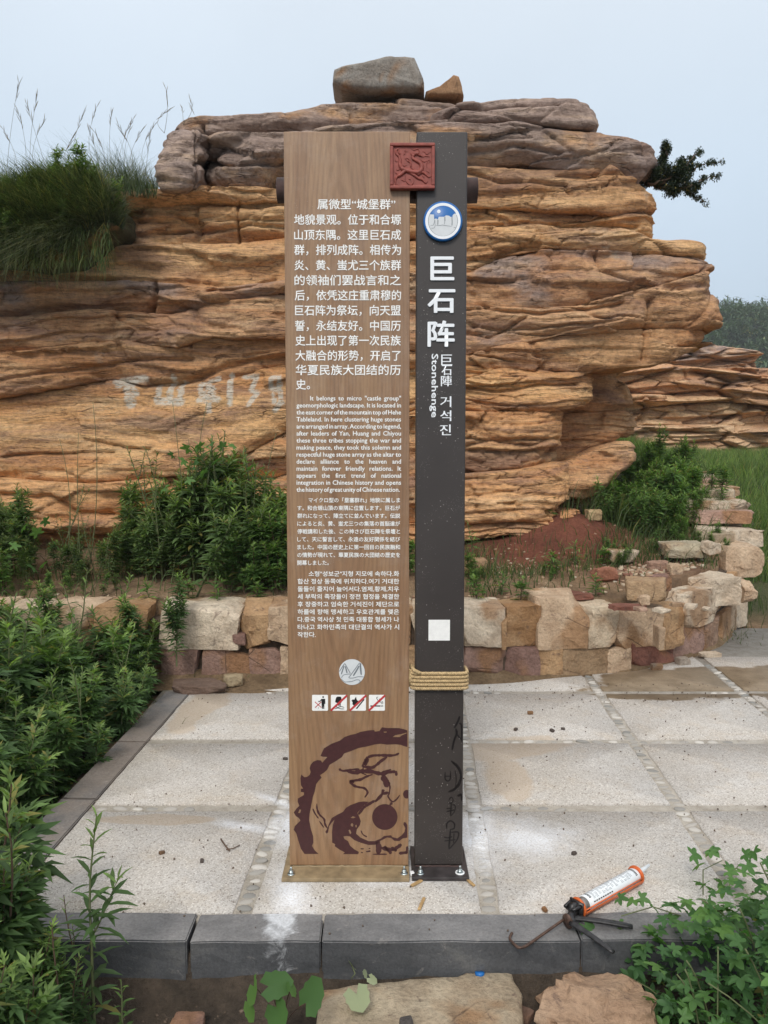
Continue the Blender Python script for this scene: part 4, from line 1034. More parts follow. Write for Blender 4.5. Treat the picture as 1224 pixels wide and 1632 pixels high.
# ------------------------------------------------------------------ paving
pav = empty('pavement', (0, 0, 0), kind='structure')
COLX = [-1.17, -.405, .375, 1.20, 2.03, 2.86]; ROWY = [2.43, 3.15, 3.86, 4.62, 5.4]
def cx_(i, y): return COLX[i] + (y - 3.4) * .042
JW = .031
bed = MB(); bed.box((1.0, 4.3, -.0275), (4.6, 3.8, .04)); bed.build('joint_mortar', M_MORTAR, pav)
seed = 100
def slab(x0a, x0b, x1a, x1b, y0, y1, sd_):
    """quad slab with slightly uneven edges"""
    n = 14; rsl = np.random.RandomState(sd_); ring = []
    def ed(a, b):
        for t in np.linspace(0, 1, n)[:-1]: ring.append(np.array(a) + (np.array(b) - np.array(a)) * t + rsl.normal(0, .0018, 2))
    A, B, C, D = (x0a, y0), (x1a, y0), (x1b, y1), (x0b, y1); ed(A, B); ed(B, C); ed(C, D); ed(D, A)
    ring = np.array(ring); c = ring.mean(0); m_ = len(ring); j = np.arange(m_)
    top = c + (ring - c) * (1 - .008); zt = rsl.uniform(-.002, .002)
    V = np.concatenate([np.c_[ring, np.full(m_, -.045)], np.c_[ring, np.full(m_, -.005 + zt)], np.c_[top, np.full(m_, zt)], [[*c, zt]]])
    Q = np.concatenate([np.stack([j, (j + 1) % m_, m_ + (j + 1) % m_, m_ + j], -1), np.stack([m_ + j, m_ + (j + 1) % m_, 2 * m_ + (j + 1) % m_, 2 * m_ + j], -1)])
    T = np.stack([2 * m_ + j, 2 * m_ + (j + 1) % m_, np.full(m_, 3 * m_)], -1)
    link('paving_slab', npmesh('paving_slab', V, Q, T), M_SLAB, pav)
for i in range(5):
    for r in range(4):
        y0 = ROWY[r] + (0 if r == 0 else JW); y1 = ROWY[r + 1] - JW
        a = JW if i else 0.0
        # joints that were smeared shut are narrower
        seed += 1
        slab(cx_(i, y0) + a, cx_(i, y1) + a, cx_(i + 1, y0) - JW, cx_(i + 1, y1) - JW, y0, y1, seed)
# pebbles in the joints
rs = np.random.RandomState(17)
pm = []
for k in range(6):
    bm = bmesh.new(); bmesh.ops.create_icosphere(bm, subdivisions=2, radius=1)
    for v in bm.verts: v.co *= 1 + .16 * float(noise(np.array([v.co.x * 1.4 + k * 5]), v.co.y * 1.4, v.co.z * 1.4, k)[0])
    for f in bm.faces: f.smooth = True
    me = bpy.data.meshes.new('pebble'); bm.to_mesh(me); bm.free(); me.materials.append(M_PEBBLE); pm.append(me)
peb = []
for i in range(1, 5):
    y = 2.46
    while y < 5.2:
        peb.append((cx_(i, y) + rs.normal(0, .004), y, 0)); y += rs.uniform(.034, .052)
for r in (1, 2, 3):
    for i in range(5):
        x = cx_(i, ROWY[r]) + .05; xe = cx_(i + 1, ROWY[r]) - .05
        while x < xe:
            cover = noise(np.array([x * 2.0 + r * 7]), 0, 0, 6)[0]
            if cover > -.15: peb.append((x, ROWY[r] + rs.normal(0, .004), 1))
            x += rs.uniform(.055, .08)
vis = [p for p in peb if abs(p[0] / p[1]) < .49]
vis.sort(key=lambda p: p[1])
rest = MB()
for k, (x, y, o_) in enumerate(vis):
    ln_, wd_ = (rs.uniform(.022, .031), rs.uniform(.013, .019))
    if k < 295:
        o = bpy.data.objects.new('pebble', pm[k % 6]); col.objects.link(o); o.parent = pav
        o.location = (x, y, -.0085 + rs.uniform(-.005, .002)); o.scale = (ln_, wd_, .0085) ; o.rotation_euler = (rs.normal(0, .08), rs.normal(0, .08), rs.normal(0, .25))
        if o_: o.scale = (ln_ * 1.05, wd_ * 1.0, .009)
    else:
        me = pm[k % 6]; v = np.array([q.co[:] for q in me.vertices]) * (ln_, wd_, .009); T = np.array([p.vertices[:] for p in me.polygons])
        rest.add(v + (x, y, -.0125), None, T)
if rest.n: o = rest.build('pebbles', M_PEBBLE, pav, True); o['kind'] = 'stuff'
# kerbs: front row in front of the slabs, left row beside them
kx = [-2.0, -1.55, -.96, -.535, -.205, .62, 1.25, 1.9, 2.6]
front_px = [-1.62, -.558 - .0, -.557, 0]
edges_px = [(60,), (303,), (512,), (930,), (1250,)]
kxs = [-1.40, G(303, 1495)[0], G(512, 1495)[0], G(925, 1495)[0], 1.35, 2.1, 2.9]
for i in range(len(kxs) - 1):
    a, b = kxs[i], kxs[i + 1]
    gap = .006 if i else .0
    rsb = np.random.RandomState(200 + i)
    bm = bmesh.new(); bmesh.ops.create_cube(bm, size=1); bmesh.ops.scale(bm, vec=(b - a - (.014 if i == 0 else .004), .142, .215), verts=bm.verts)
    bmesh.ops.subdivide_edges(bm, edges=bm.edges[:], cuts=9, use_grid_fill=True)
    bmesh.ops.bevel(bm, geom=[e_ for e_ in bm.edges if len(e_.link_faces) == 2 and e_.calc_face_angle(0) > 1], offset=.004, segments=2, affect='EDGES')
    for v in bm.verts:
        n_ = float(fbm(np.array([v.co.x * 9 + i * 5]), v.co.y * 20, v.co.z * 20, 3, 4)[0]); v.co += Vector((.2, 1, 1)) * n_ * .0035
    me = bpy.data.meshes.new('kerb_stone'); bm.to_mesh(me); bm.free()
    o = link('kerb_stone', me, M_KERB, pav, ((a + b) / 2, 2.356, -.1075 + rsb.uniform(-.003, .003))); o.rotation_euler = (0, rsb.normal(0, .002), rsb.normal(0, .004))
ly = [2.44, 3.22, 3.84, 4.62]
for i in range(3):
    a, b = ly[i], ly[i + 1]; ym = (a + b) / 2
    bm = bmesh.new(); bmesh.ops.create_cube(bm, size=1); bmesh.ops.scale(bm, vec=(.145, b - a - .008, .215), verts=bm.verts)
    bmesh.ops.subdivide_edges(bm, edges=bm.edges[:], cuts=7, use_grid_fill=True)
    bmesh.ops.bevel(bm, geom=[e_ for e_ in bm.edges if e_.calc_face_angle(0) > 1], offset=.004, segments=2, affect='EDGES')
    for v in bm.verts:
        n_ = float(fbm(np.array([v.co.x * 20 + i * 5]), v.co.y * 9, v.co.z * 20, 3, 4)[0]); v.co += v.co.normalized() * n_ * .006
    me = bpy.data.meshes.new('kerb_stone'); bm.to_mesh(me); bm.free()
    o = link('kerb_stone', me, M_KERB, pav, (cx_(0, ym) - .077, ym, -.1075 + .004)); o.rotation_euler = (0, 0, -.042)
# dirt swept against the wall foot
rs = np.random.RandomState(19)
xs = np.linspace(-2.2, 2.6, 220); V = []; nr_ = 8
for r in range(nr_):
    f = r / (nr_ - 1); yy = np.interp(xs, WX, WY) + .06 - f * (.27 + .06 * noise(xs * 2.5, 0, 0, 5) - .16 * sm(xs, 0, 1))
    zz = .055 * (1 - f) ** 1.5 + .016 * (1 - f) * fbm(xs * 14, yy * 14, 0, 3, 7) + .0015 - .01 * (f == 1)
    V.append(np.stack([xs, yy, zz], -1))
V = np.concatenate(V); i = np.arange(nr_ - 1)[:, None] * 220 + np.arange(219)[None, :]
link('swept_dirt', npmesh('swept_dirt', V, np.stack([i, i + 220, i + 221, i + 1], -1).reshape(-1, 4), None, True, {'red': np.zeros(len(V)), 'dark': np.zeros(len(V)), 'grassy': np.full(len(V), .12)}), M_SOIL, kind='structure')
# grit and tiny stones on the paving
mb = MB()
for k in range(560):
    x = rs.uniform(-1.1, 2.4); y = rs.uniform(2.3, 4.75) if k % 3 else rs.uniform(4.4, 4.8); s_ = rs.uniform(.0012, .0032) * (1.5 if k % 9 == 0 else 1)
    v = rs.normal(size=(8, 3)); v /= np.linalg.norm(v, axis=1)[:, None]
    v = np.array([[x_, y_, z_] for x_ in (-1, 1) for y_ in (-1, 1) for z_ in (-1, 1)]) * rs.uniform(.5, 1.1, (8, 3)) * s_
    mb.add(v @ rotz(rs.uniform(0, 3)).T + (x, y, s_ * .5 + .001), [[0, 1, 3, 2], [4, 6, 7, 5], [0, 4, 5, 1], [2, 3, 7, 6], [0, 2, 6, 4], [1, 5, 7, 3]])
M_GRIT = simple('grit', (.13, .095, .07), .9, nscale=40, var=.5)
mb.build('grit', M_GRIT, label='dark grit and crumbs scattered over the paving', cat='grit', kind='stuff')

# ------------------------------------------------------------------ stone retaining wall
wall = empty('stone_wall', (0, 4.85, 0), label='low curved dry-stone retaining wall of pale and purple blocks behind the paving', cat='stone wall')
def wstone(dims, loc, rz, c, sd_, **k):
    o = stone('stone', dims, loc, rz, c, sd_, wall, **k); o.matrix_parent_inverse = Matrix.Translation((0, -4.85, 0)); return o
wallpts = np.stack([WX, WY], -1); seglen = np.r_[0, np.cumsum(np.hypot(*np.diff(wallpts, axis=0).T))]
def wall_at(px):
    """point of the wall line seen at photograph column px"""
    s_ = np.linspace(0, seglen[-1], 4000); X = np.interp(s_, seglen, WX); Y = np.interp(s_, seglen, WY)
    q = CX + F_PX * X / (Y * cP + .1); i_ = int(np.argmax(q >= px)) if (q >= px).any() else int(np.argmax(q)); return s_[i_]
def at_s(s_): return np.array([np.interp(s_, seglen, WX), np.interp(s_, seglen, WY)])
def zpx(py, Y): return P(612, py, Y)[2]
top_row = [(-260, -170, PUR), (-170, -80, CREAM), (-80, 0, TAN), (0, 78, CREAM), (78, 152, TAN), (152, 240, OCH), (240, 375, PALE), (378, 428, OCH), (428, 500, TAN), (500, 590, CREAM), (590, 655, TAN), (655, 738, CREAM), (740, 805, PALE), (807, 861, OCH), (859, 937, TAN), (938, 985, CREAM), (986, 1055, TAN), (1056, 1090, OCH), (1091, 1150, PALE), (1151, 1176, OCH), (1176, 1197, TAN)]
hts = {856: 955, 859: 953, 738: 967}
k_ = 0
for (a, b, c) in top_row:
    k_ += 1; sa, sb = wall_at(a), wall_at(b); p, q = at_s(sa), at_s(sb); m_ = (p + q) / 2; L_ = np.hypot(*(q - p)); rz = math.atan2(*(q - p)[::-1])
    zb_ = zpx(1031 if a < 1000 else 1034 - (a - 1000) * .06, m_[1]) if a < 1080 else .20
    zt_ = zpx(953 if a == 859 else 966 + (k_ * 7 % 5), m_[1]) if a < 1080 else .44
    if a >= 1150: zb_, zt_ = .22, .45
    n_ = np.array([-math.sin(rz), math.cos(rz)]) * .15
    wstone((L_ + .012, .33, zt_ - zb_ + .012), (m_[0] + n_[0] * .95, m_[1] + n_[1] * .95, (zt_ + zb_) / 2), rz, c, 300 + k_, rnd=.035, amp=.05, chips=4, n=10, taper=.03 * ((k_ % 3) - 1))
bot_row = [(-200, -100, PURD), (-100, 0, PUR), (0, 90, PURD), (90, 170, PUR), (170, 255, PURD), (255, 319, PUR), (320, 396, PUR), (397, 446, PUR), (447, 520, TAN), (520, 600, PUR), (600, 690, OCH), (690, 740, PUR), (742, 806, PUR), (807, 861, PURD), (862, 897, OCH), (898, 970, (.36, .25, .15)), (971, 1009, TAN), (1010, 1078, RED), (1079, 1125, PUR), (1126, 1154, (.36, .24, .17)), (1155, 1176, TAN), (1176, 1200, TAN)]
for (a, b, c) in bot_row:
    k_ += 1; sa, sb = wall_at(a), wall_at(b); p, q = at_s(sa), at_s(sb); m_ = (p + q) / 2; L_ = np.hypot(*(q - p)); rz = math.atan2(*(q - p)[::-1])
    zt_ = (zpx(1032, m_[1]) if a < 1000 else .185 - (.0 if a < 1100 else .0)) - .004; n_ = np.array([-math.sin(rz), math.cos(rz)]) * .15
    if a >= 1079: zt_ = .205
    wstone((L_ + .010, .30, zt_ + .03), (m_[0] + n_[0], m_[1] + n_[1], zt_ / 2 - .012), rz, c, 340 + k_, rnd=.03, amp=.035, chips=2, n=10)
wc = MB(); ws_ = np.linspace(0, S_ - .05 if (S_ := seglen[-1]) else 0, 60); wp = np.array([at_s(q) for q in ws_]); wn = np.gradient(wp, axis=0); wn /= np.linalg.norm(wn, axis=1)[:, None]; wn = np.stack([-wn[:, 1], wn[:, 0]], -1)
ht_ = np.interp(wp[:, 1], [5.3, 6.15, 7.3, 9.4], [.36, .5, .78, .95])
Vw = np.concatenate([np.c_[wp + wn * .045, np.full(60, -.05)], np.c_[wp + wn * .045, ht_], np.c_[wp + wn * .28, ht_]]); j = np.arange(59)
wc.add(Vw, np.concatenate([np.stack([j, j + 1, j + 61, j + 60], -1), np.stack([j + 60, j + 61, j + 121, j + 120], -1)]))
o = wc.build('wall_core', simple('packed_earth_joint', (.075, .052, .036), .95, nscale=40, var=.4, bump=.4), wall); o.matrix_parent_inverse = Matrix.Translation((0, -4.85, 0))
# wedge stones in gaps
for (px, py, w_, h_, c) in ((381, 1019, .08, .07, PURD), (803, 1010, .03, .2, OCH), (1054, 1020, .04, .15, TAN), (470, 1025, .08, .05, TAN)):
    p = P(px, py, 4.84); k_ += 1; wstone((w_, .12, h_), (p[0], 4.88, p[2]), 0, c, 380 + k_, n=4)
# the curved part rises in courses towards the back
s0 = wall_at(1150); S = seglen[-1]
rs = np.random.RandomState(23)
def top_z(s_):
    x, y = at_s(s_); return float(np.interp(y, [5.3, 5.8, 6.15, 6.7, 7.3, 8.0, 9.4], [.44, .50, .60, .74, .88, .96, 1.05]))
def low_z(s_):
    x, y = at_s(s_); return float(np.interp(y, [6.0, 7.3, 9.4], [0, .1, .4]))
s_ = wall_at(1176); course = 0
while s_ < S - .1:                      # lower body
    L_ = rs.uniform(.24, .4); p, q = at_s(s_), at_s(min(S, s_ + L_)); m_ = (p + q) / 2; rz = math.atan2(*(q - p)[::-1]); n_ = np.array([-math.sin(rz), math.cos(rz)]) * .15
    tz = top_z(s_ + L_ / 2); z = low_z(s_)
    nb = max(2, round((tz - z) / .21)); hh = (tz - z) / nb
    for b_ in range(nb):
        k_ += 1; off = rs.uniform(-.03, .03)
        wstone((L_ + .012, .36 + .05 * rs.rand(), hh + .012), (m_[0] + n_[0] + off, m_[1] + n_[1], z + hh * (b_ + .5)), rz + rs.normal(0, .015), [PALE, TAN, CREAM, PALE, OCH][k_ % 5], 400 + k_, n=7, rnd=.035, amp=.05)
    s_ += L_
# large stones set on top where the wall begins to climb
for (a, b, y0, y1, Y, c, dd) in ((1095, 1182, 922, 968, 5.55, PALE, .4), (1182, 1204, 930, 965, 5.75, TAN, .3), (1150, 1214, 872, 921, 6.05, TAN, .42), (1156, 1212, 846, 872, 6.5, PALE, .4)):
    p0 = P(a, (y0 + y1) / 2, Y); p1 = P(b, (y0 + y1) / 2, Y); k_ += 1
    wstone((p1[0] - p0[0], dd, P(a, y0, Y)[2] - P(a, y1, Y)[2]), ((p0[0] + p1[0]) / 2, Y + dd / 2, (P(a, y0, Y)[2] + P(a, y1, Y)[2]) / 2), .12, c, 500 + k_, rnd=.04, amp=.06, chips=5, n=12)
# flat cap stones across the far top
s_ = wall_at(1205)
while s_ < S - .1:
    L_ = rs.uniform(.25, .42); m_ = at_s(s_ + L_ / 2); q = at_s(s_ + L_); p = at_s(s_); rz = math.atan2(*(q - p)[::-1]); n_ = np.array([-math.sin(rz), math.cos(rz)]) * .18; k_ += 1
    wstone((L_ + .03, .50 + .1 * rs.rand(), .10), (m_[0] + n_[0], m_[1] + n_[1], top_z(s_ + L_ / 2) + .025), rz + rs.normal(0, .08), [PALE, CREAM, TAN, (.5, .33, .26)][k_ % 4], 600 + k_, n=10, rnd=.12, amp=.10, chips=6, rx=rs.normal(0, .04))
    s_ += L_

# ------------------------------------------------------------------ loose stones
def lstone(px, py, z, wpx, dims_r, c, sd_, label, rz=0, rx=0, cat='stone', group=None, ry=0, amp=.07, rnd=.1, chips=5, n=7):
    p = G(px, py, z); y = min(p[1], 9.0); p = P(px, py, y); w_ = wpx / F_PX * y
    zz = max(gz(p[0], y), z) if y > 5 else z
    o = stone('loose_stone', (w_, w_ * dims_r[0], w_ * dims_r[1]), (p[0], y, zz + w_ * dims_r[1] * .38), rz, c, sd_, None, rnd=rnd, amp=amp, chips=chips, rx=rx, ry=ry, n=n)
    tag(o, label, cat, group); return o
GR = 'loose stones on the raised bed'
lstone(896, 952, .44, 92, (.55, .10), RED, 701, 'flat dark red slab lying on the bed behind the wall', .15, group=GR)
lstone(962, 930, .47, 40, (.7, .55), (.36, .16, .1), 702, 'red-brown block beside the flat red slab on the bed', .3, group=GR)
lstone(1030, 950, .47, 66, (.6, .5), (.47, .33, .2), 703, 'tan angular block on rubble just above the wall top', -.2, group=GR)
lstone(1050, 938, .5, 34, (.6, .8), PURD, 704, 'dark purple upright stone between tan block and pale wall stone', .1, group=GR)
lstone(1025, 962, .5, 18, (.7, .9), TAN, 705, 'small pale tan stone in front of the tan block', .1, group=GR)
lstone(1090, 885, .58, 70, (.6, .35), (.5, .45, .33), 706, 'broad greenish pale rock half hidden in weeds near the curved wall', .1, group=GR)
lstone(1132, 880, .62, 26, (.8, .8), PALE, 707, 'pale cube-like stone beside the broad greenish rock', .5, group=GR)
lstone(1115, 838, .68, 44, (.6, .5), PALE, 708, 'pale angular rock at the inner side of the curved wall', .2, group=GR)
lstone(1145, 870, .62, 46, (.5, .6), (.42, .34, .24), 709, 'brown rough rock wedged against the curved wall', .3, group=GR)
lstone(990, 893, .55, 46, (.6, .45), PALE, 710, 'pale rock by weeds at the right foot of the red mound', .2, group=GR)
lstone(1048, 906, .52, 34, (.6, .4), (.42, .27, .2), 711, 'reddish flat stone between the pale rock and the rubble', .2, group=GR)
lstone(945, 838, .74, 24, (.7, .7), (.5, .36, .2), 712, 'yellow-tan lump on the red mound just under the rock ledge', .2, group=GR)
lstone(1075, 918, .5, 22, (.7, .8), TAN, 713, 'small tan stone behind the large pale wall stone', .2, group=GR)
lstone(1000, 970, .44, 60, (.45, .12), RED, 714, 'thin dark red slab at the wall edge right of the flat red slab', -.1, group=GR)
lstone(755, 910, .52, 40, (.6, .6), (.4, .26, .15), 715, 'orange-brown stone in weeds right beside the dark post', .2, group=GR)
lstone(52, 935, .46, 20, (.7, .5), (.45, .28, .16), 716, 'small orange stone on the bed at far left', .2, group=GR)
lstone(200, 912, .46, 40, (.6, .8), (.42, .3, .17), 717, 'tan triangular stone in weeds left of the sign', .2, group=GR)
for i, (px, py, w_, lb) in enumerate(((1080, 965, 24, 'pale chip of stone lying on rubble near the wall top'), (1100, 968, 26, 'pale flat chip below the large pale wall stone'), (1054, 975, 26, 'pale flat chip at the front edge of the wall top'), (1088, 952, 22, 'pale chip leaning on other chips'), (1125, 972, 18, 'white chip at the right end of the chips'), (1020, 972, 24, 'reddish chip on the wall top edge'))):
    lstone(px, py, .47, w_, (.7, .25), PALE if i != 5 else (.45, .3, .22), 720 + i, lb, i, group='pale chips on the wall top', n=4)
lstone(1088, 1058, 0, 22, (.7, .6), (.40, .34, .28), 730, 'grey-tan lump on the ground at the foot of the wall', .3, group='stones at the wall foot')
lstone(1130, 1046, 0, 34, (.5, .22), PALE, 731, 'pale flat stone at the wall foot on the muddy ground', .1, group='stones at the wall foot')
lstone(1046, 1067, 0, 18, (.7, .6), (.36, .3, .24), 732, 'small rough stone at the wall foot left of the grey lump', .1, group='stones at the wall foot')
lstone(372, 1090, .02, 30, (.6, .6), (.42, .34, .22), 733, 'tan rough stone at the wall foot left of the sign', .1, group='stones at the wall foot')
# foot ledge stones at the left
stone('loose_stone', (.3, .18, .05), (-1.08, 4.66, .02), .1, (.2, .14, .11), 740, label='flat dark stone at the corner of wall and left kerb', cat='stone')
# rubble chips as a mass
rs = np.random.RandomState(25); mb = MB()
CUBEQ = [[0, 1, 3, 2], [4, 6, 7, 5], [0, 4, 5, 1], [2, 3, 7, 6], [0, 2, 6, 4], [1, 5, 7, 3]]
def chip(mb, x, y, z, s_, fl=.5):
    v = np.array([[a, b, c] for a in (-1, 1) for b in (-1, 1) for c in (-1, 1)]) * rs.uniform(.4, 1.1, (8, 3)) * s_ * (1, .8, fl)
    mb.add(v @ (rotz(rs.uniform(0, 6)) @ rotx(rs.normal(0, .3))).T + (x, y, z), CUBEQ)
for cx, cy, rx, ry, n, s0 in ((1.9, 5.75, .35, .25, 260, .02), (2.35, 6.1, .25, .3, 160, .022), (1.2, 6.0, .7, .5, 300, .011), (-1.5, 5.15, 1.4, .12, 220, .014), (2.3, 5.55, .15, .12, 50, .025), (1.4, 5.25, .5, .12, 120, .015), (.2, 5.15, .8, .1, 120, .014)):
    for _ in range(n):
        x = cx + rs.normal(0, rx * .6); y = cy + rs.normal(0, ry * .6)
        if y < np.interp(x, WX, WY) + .3: continue
        chip(mb, x, y, gz(x, y) + .003, s0 * rs.uniform(.4, 1.4))
M_CHIP = NT('stone_chip'); gI = M_CHIP.n('ShaderNodeNewGeometry')
M_CHIP.color(M_CHIP.ramp(gI.outputs['Random Per Island'], [(0, (.22, .10, .07)), (.35, (.32, .2, .13)), (.75, (.42, .31, .2)), (1, (.52, .45, .35))])); M_CHIP = M_CHIP.m
mb.build('rubble', M_CHIP, label='broken stone chips and rubble strewn over the raised bed', cat='rubble', kind='stuff')
M_SOILCH = simple('soil_crumb', (.13, .095, .07), .9, nscale=60, var=.5)
mb = MB()
for _ in range(900):
    x = rs.uniform(-.9, 1.6); y = rs.uniform(1.7, 2.28); chip(mb, x, y, gz(x, y) + .002, rs.uniform(.002, .007) * (2.2 if rs.rand() < .12 else 1))
mb.build('rubble', M_SOILCH, label='small stones and crumbs in the dark soil below the kerb', cat='rubble', kind='stuff')

# foreground slabs
ZF = -.2
def fore(name, pts, z, th, c, sd_, label, amp=.012, cat='stone'):
    q = np.array([G(a, b, z)[:2] for a, b in pts]); c0 = q.mean(0)
    r_ = []
    for a, b in zip(q, np.roll(q, -1, 0)):
        for t in np.linspace(0, 1, 9)[:-1]: r_.append(a + (b - a) * t)
    r_ = np.array(r_) - c0; n = len(r_); V = []
    for s_, zz in ((0, 0), (.3, 0), (.6, 0), (.8, 0), (.93, -.002), (.985, -.008), (1.0, -.02), (1.01, -th * .6), (.99, -th)):
        V.append(np.c_[r_ * s_, np.full(n, zz)])
    V = np.concatenate(V)
    V[:, 2] += amp * fbm(V[:, 0] * 9, V[:, 1] * 9, sd_, 5, sd_); V[:, :2] += (.010 * np.stack([fbm(V[:, 0] * 16, V[:, 1] * 16, V[:, 2] * 16, 4, sd_ + 1), fbm(V[:, 0] * 16, V[:, 1] * 16, V[:, 2] * 16, 4, sd_ + 2)], -1))
    m_ = 9; i = np.arange(m_ - 1)[:, None] * n; j = np.arange(n)[None, :]; Q = np.stack([i + j, i + n + j, i + n + (j + 1) % n, i + (j + 1) % n], -1).reshape(-1, 4)
    me = npmesh(name, V, Q); bm = bmesh.new(); bm.from_mesh(me); bmesh.ops.remove_doubles(bm, verts=bm.verts, dist=.0003); bmesh.ops.recalc_face_normals(bm, faces=bm.faces); bm.to_mesh(me); bm.free()
    o = link(name, me, M_STONE, None, (c0[0], c0[1], z), label=label, cat=cat); o.color = (*c, 1); return o
fore('flat_stone', [(512, 1572), (600, 1562), (640, 1556), (735, 1553), (748, 1546), (818, 1546), (830, 1580), (838, 1640), (845, 1760), (480, 1760), (505, 1640)], -.10, .1, (.47, .39, .28), 31, 'large flat tan stone slab on the soil in front of the kerb')
o = stone('rock', (.36, .22, .26), (.61, 2.06, -.16), -.22, (.44, .30, .20), 817, None, rnd=.03, amp=.10, n=18, chips=12, rx=.25, ry=.12)
tag(o, 'rough pink and brown rock below the caulking gun', 'rock'); o.location.z = -.15; o.location.y = 2.10
o = stone('loose_stone', (.075, .09, .1), (.365, 2.02, -.17), .2, (.2, .12, .11), 812); tag(o, 'small dark purple stone wedged between flat slab and pink rock', 'stone')
o = stone('loose_stone', (.035, .03, .022), (.06, 2.06, -.088), .2, (.09, .08, .075), 813, n=4); tag(o, 'small black lump lying on the flat tan slab', 'stone')

for i_, (x, y, s_, c_, lb_) in enumerate(((-.56, 2.17, .07, PURD, 'dark purple angular stone in the soil left of the round-leaved sprig'), (-.42, 2.10, .05, TAN, 'tan angular stone in the soil beside the round-leaved sprig'), (.40, 2.22, .05, (.26, .17, .13), 'brown broken stone in the soil gap touching the kerb, left of the big rough rock'), (-.12, 2.21, .035, PURD, 'small purple stone between the kerb and the flat tan slab'))):
    stone('loose_stone', (s_ * 1.3, s_, s_ * .7), (x, y, -.2 + s_ * .22), i_ * 1.3, c_, 840 + i_, label=lb_, cat='stone', group='broken stones in the soil below the kerb')
# ------------------------------------------------------------------ vines
def palm_leaf(nl=5, L=1.0, wd=.34):
    """palmate leaf with pointed lobes, one mesh"""
    c = np.array([0, 0, 0.]); ring = []
    angs = np.linspace(-115, 115, nl)
    for k, a in enumerate(angs):
        ln_ = L * (1 - .32 * abs(a) / 115)
        for da, f in ((-24, .60), (-12, .82), (0, 1.0), (12, .82), (24, .60)):
            an = R(a + da); ring.append([math.cos(an) * ln_ * f, math.sin(an) * ln_ * f, -.16 * (ln_ * f) ** 2 + (.05 if da else 0)])
        if k < nl - 1:
            an = R((a + angs[k + 1]) / 2); ring.append([math.cos(an) * .46 * L, math.sin(an) * .46 * L, .05])
    ring = np.array(ring); V = np.concatenate([[c], ring]); n = len(ring)
    T = np.array([[0, i, i + 1] for i in range(1, n)])
    return V, T
def heart_leaf():
    a = np.linspace(-160, 160, 17); r = .55 + .28 * np.cos(np.radians(a)) ** 3 * (np.abs(a) < 90) + .1 * (np.abs(a) > 100)
    r = r * (1 + .05 * np.cos(np.radians(a * 9)))
    ring = np.stack([np.cos(np.radians(a)) * r + .25, np.sin(np.radians(a)) * r, .1 * np.abs(np.sin(np.radians(a))) - .12 * np.cos(np.radians(a))], -1)
    V = np.concatenate([[[0, 0, -.02], [.4, 0, -.03]], ring]); n = len(ring)
    T = [[1, i, i + 1] for i in range(2, n + 1)] + [[0, 2, 1], [0, 1, n + 1]]
    return V, np.array(T)
def leaf_mesh(kind, tip):
    V, T = palm_leaf() if kind == 'palm' else heart_leaf()
    me = npmesh('leaf', V, None, T, False, {'tip': np.full(len(V), tip)}); me.materials.append(M_VINE); return me
LM = [leaf_mesh('palm', t) for t in (0, .15, .35, .7)]; LH = [leaf_mesh('heart', t) for t in (.35, .8, 2.2)]
def put_leaf(parent, me, loc, s_, rot):
    o = bpy.data.objects.new('leaf', me); col.objects.link(o); o.parent = parent; o.location = loc; o.scale = (s_, s_, s_); o.rotation_euler = rot; return o
vine = empty('climbing_vine', (1.05, 2.0, -.2), label='dense green vine with lobed leaves heaped in the bottom right corner', cat='vine')
rs = np.random.RandomState(27); vb = np.array([1.05, 2.0, -.2])
def vine_h(x, y):  # heap height over the soil
    return .47 * sm(x, .56, .98) * sm(2.5 - y, 0, .3) * (1 - .12 * math.sin(x * 9))
cnt = 0
inner = MB()
LVi, LTi = palm_leaf()
while cnt < 290:
    x = rs.uniform(.60, 1.3); y = rs.uniform(1.75, 2.42); h = float(vine_h(x, y))
    if h < .05 or rs.rand() > h / .22 + .15: continue
    z = -.2 + h * rs.uniform(.75, 1.08) + .02; s_ = rs.uniform(.026, .046)
    put_leaf(vine, LM[rs.choice(4, p=[.35, .3, .25, .1])], np.array([x, y, z]) - vb, s_, (rs.normal(.35, .35), rs.normal(0, .35), rs.uniform(0, 6.28))); cnt += 1
for _ in range(1500):
    x = rs.uniform(.62, 1.35); y = rs.uniform(1.75, 2.42); h = float(vine_h(x, y))
    if h < .04: continue
    z = -.2 + h * rs.uniform(.05, .8)
    inner.add((LVi * rs.uniform(.02, .035)) @ (rotz(rs.uniform(0, 6.3)) @ roty(rs.normal(0, .5)) @ rotx(rs.normal(.3, .4))).T + np.array([x, y, z]) - vb, None, LTi, rs.uniform(0, .2))
o = inner.build('inner_foliage', M_VINE, vine, attr='tip'); o['kind'] = 'stuff'
st = MB()
for k in range(26):
    a = np.array([rs.uniform(.8, 1.25), rs.uniform(1.75, 2.2), -.2]); b = a + (rs.normal(-.08, .12), rs.normal(0, .1), 0); b[2] = -.2 + float(vine_h(b[0], b[1])) + .05
    m_ = (a + b) / 2 + (0, 0, .1); t = np.linspace(0, 1, 8)[:, None]; st.tube((1 - t) ** 2 * a + 2 * t * (1 - t) * m_ + t * t * b - vb, .0022, 4)
st.build('stem', M_STEM, vine, True)
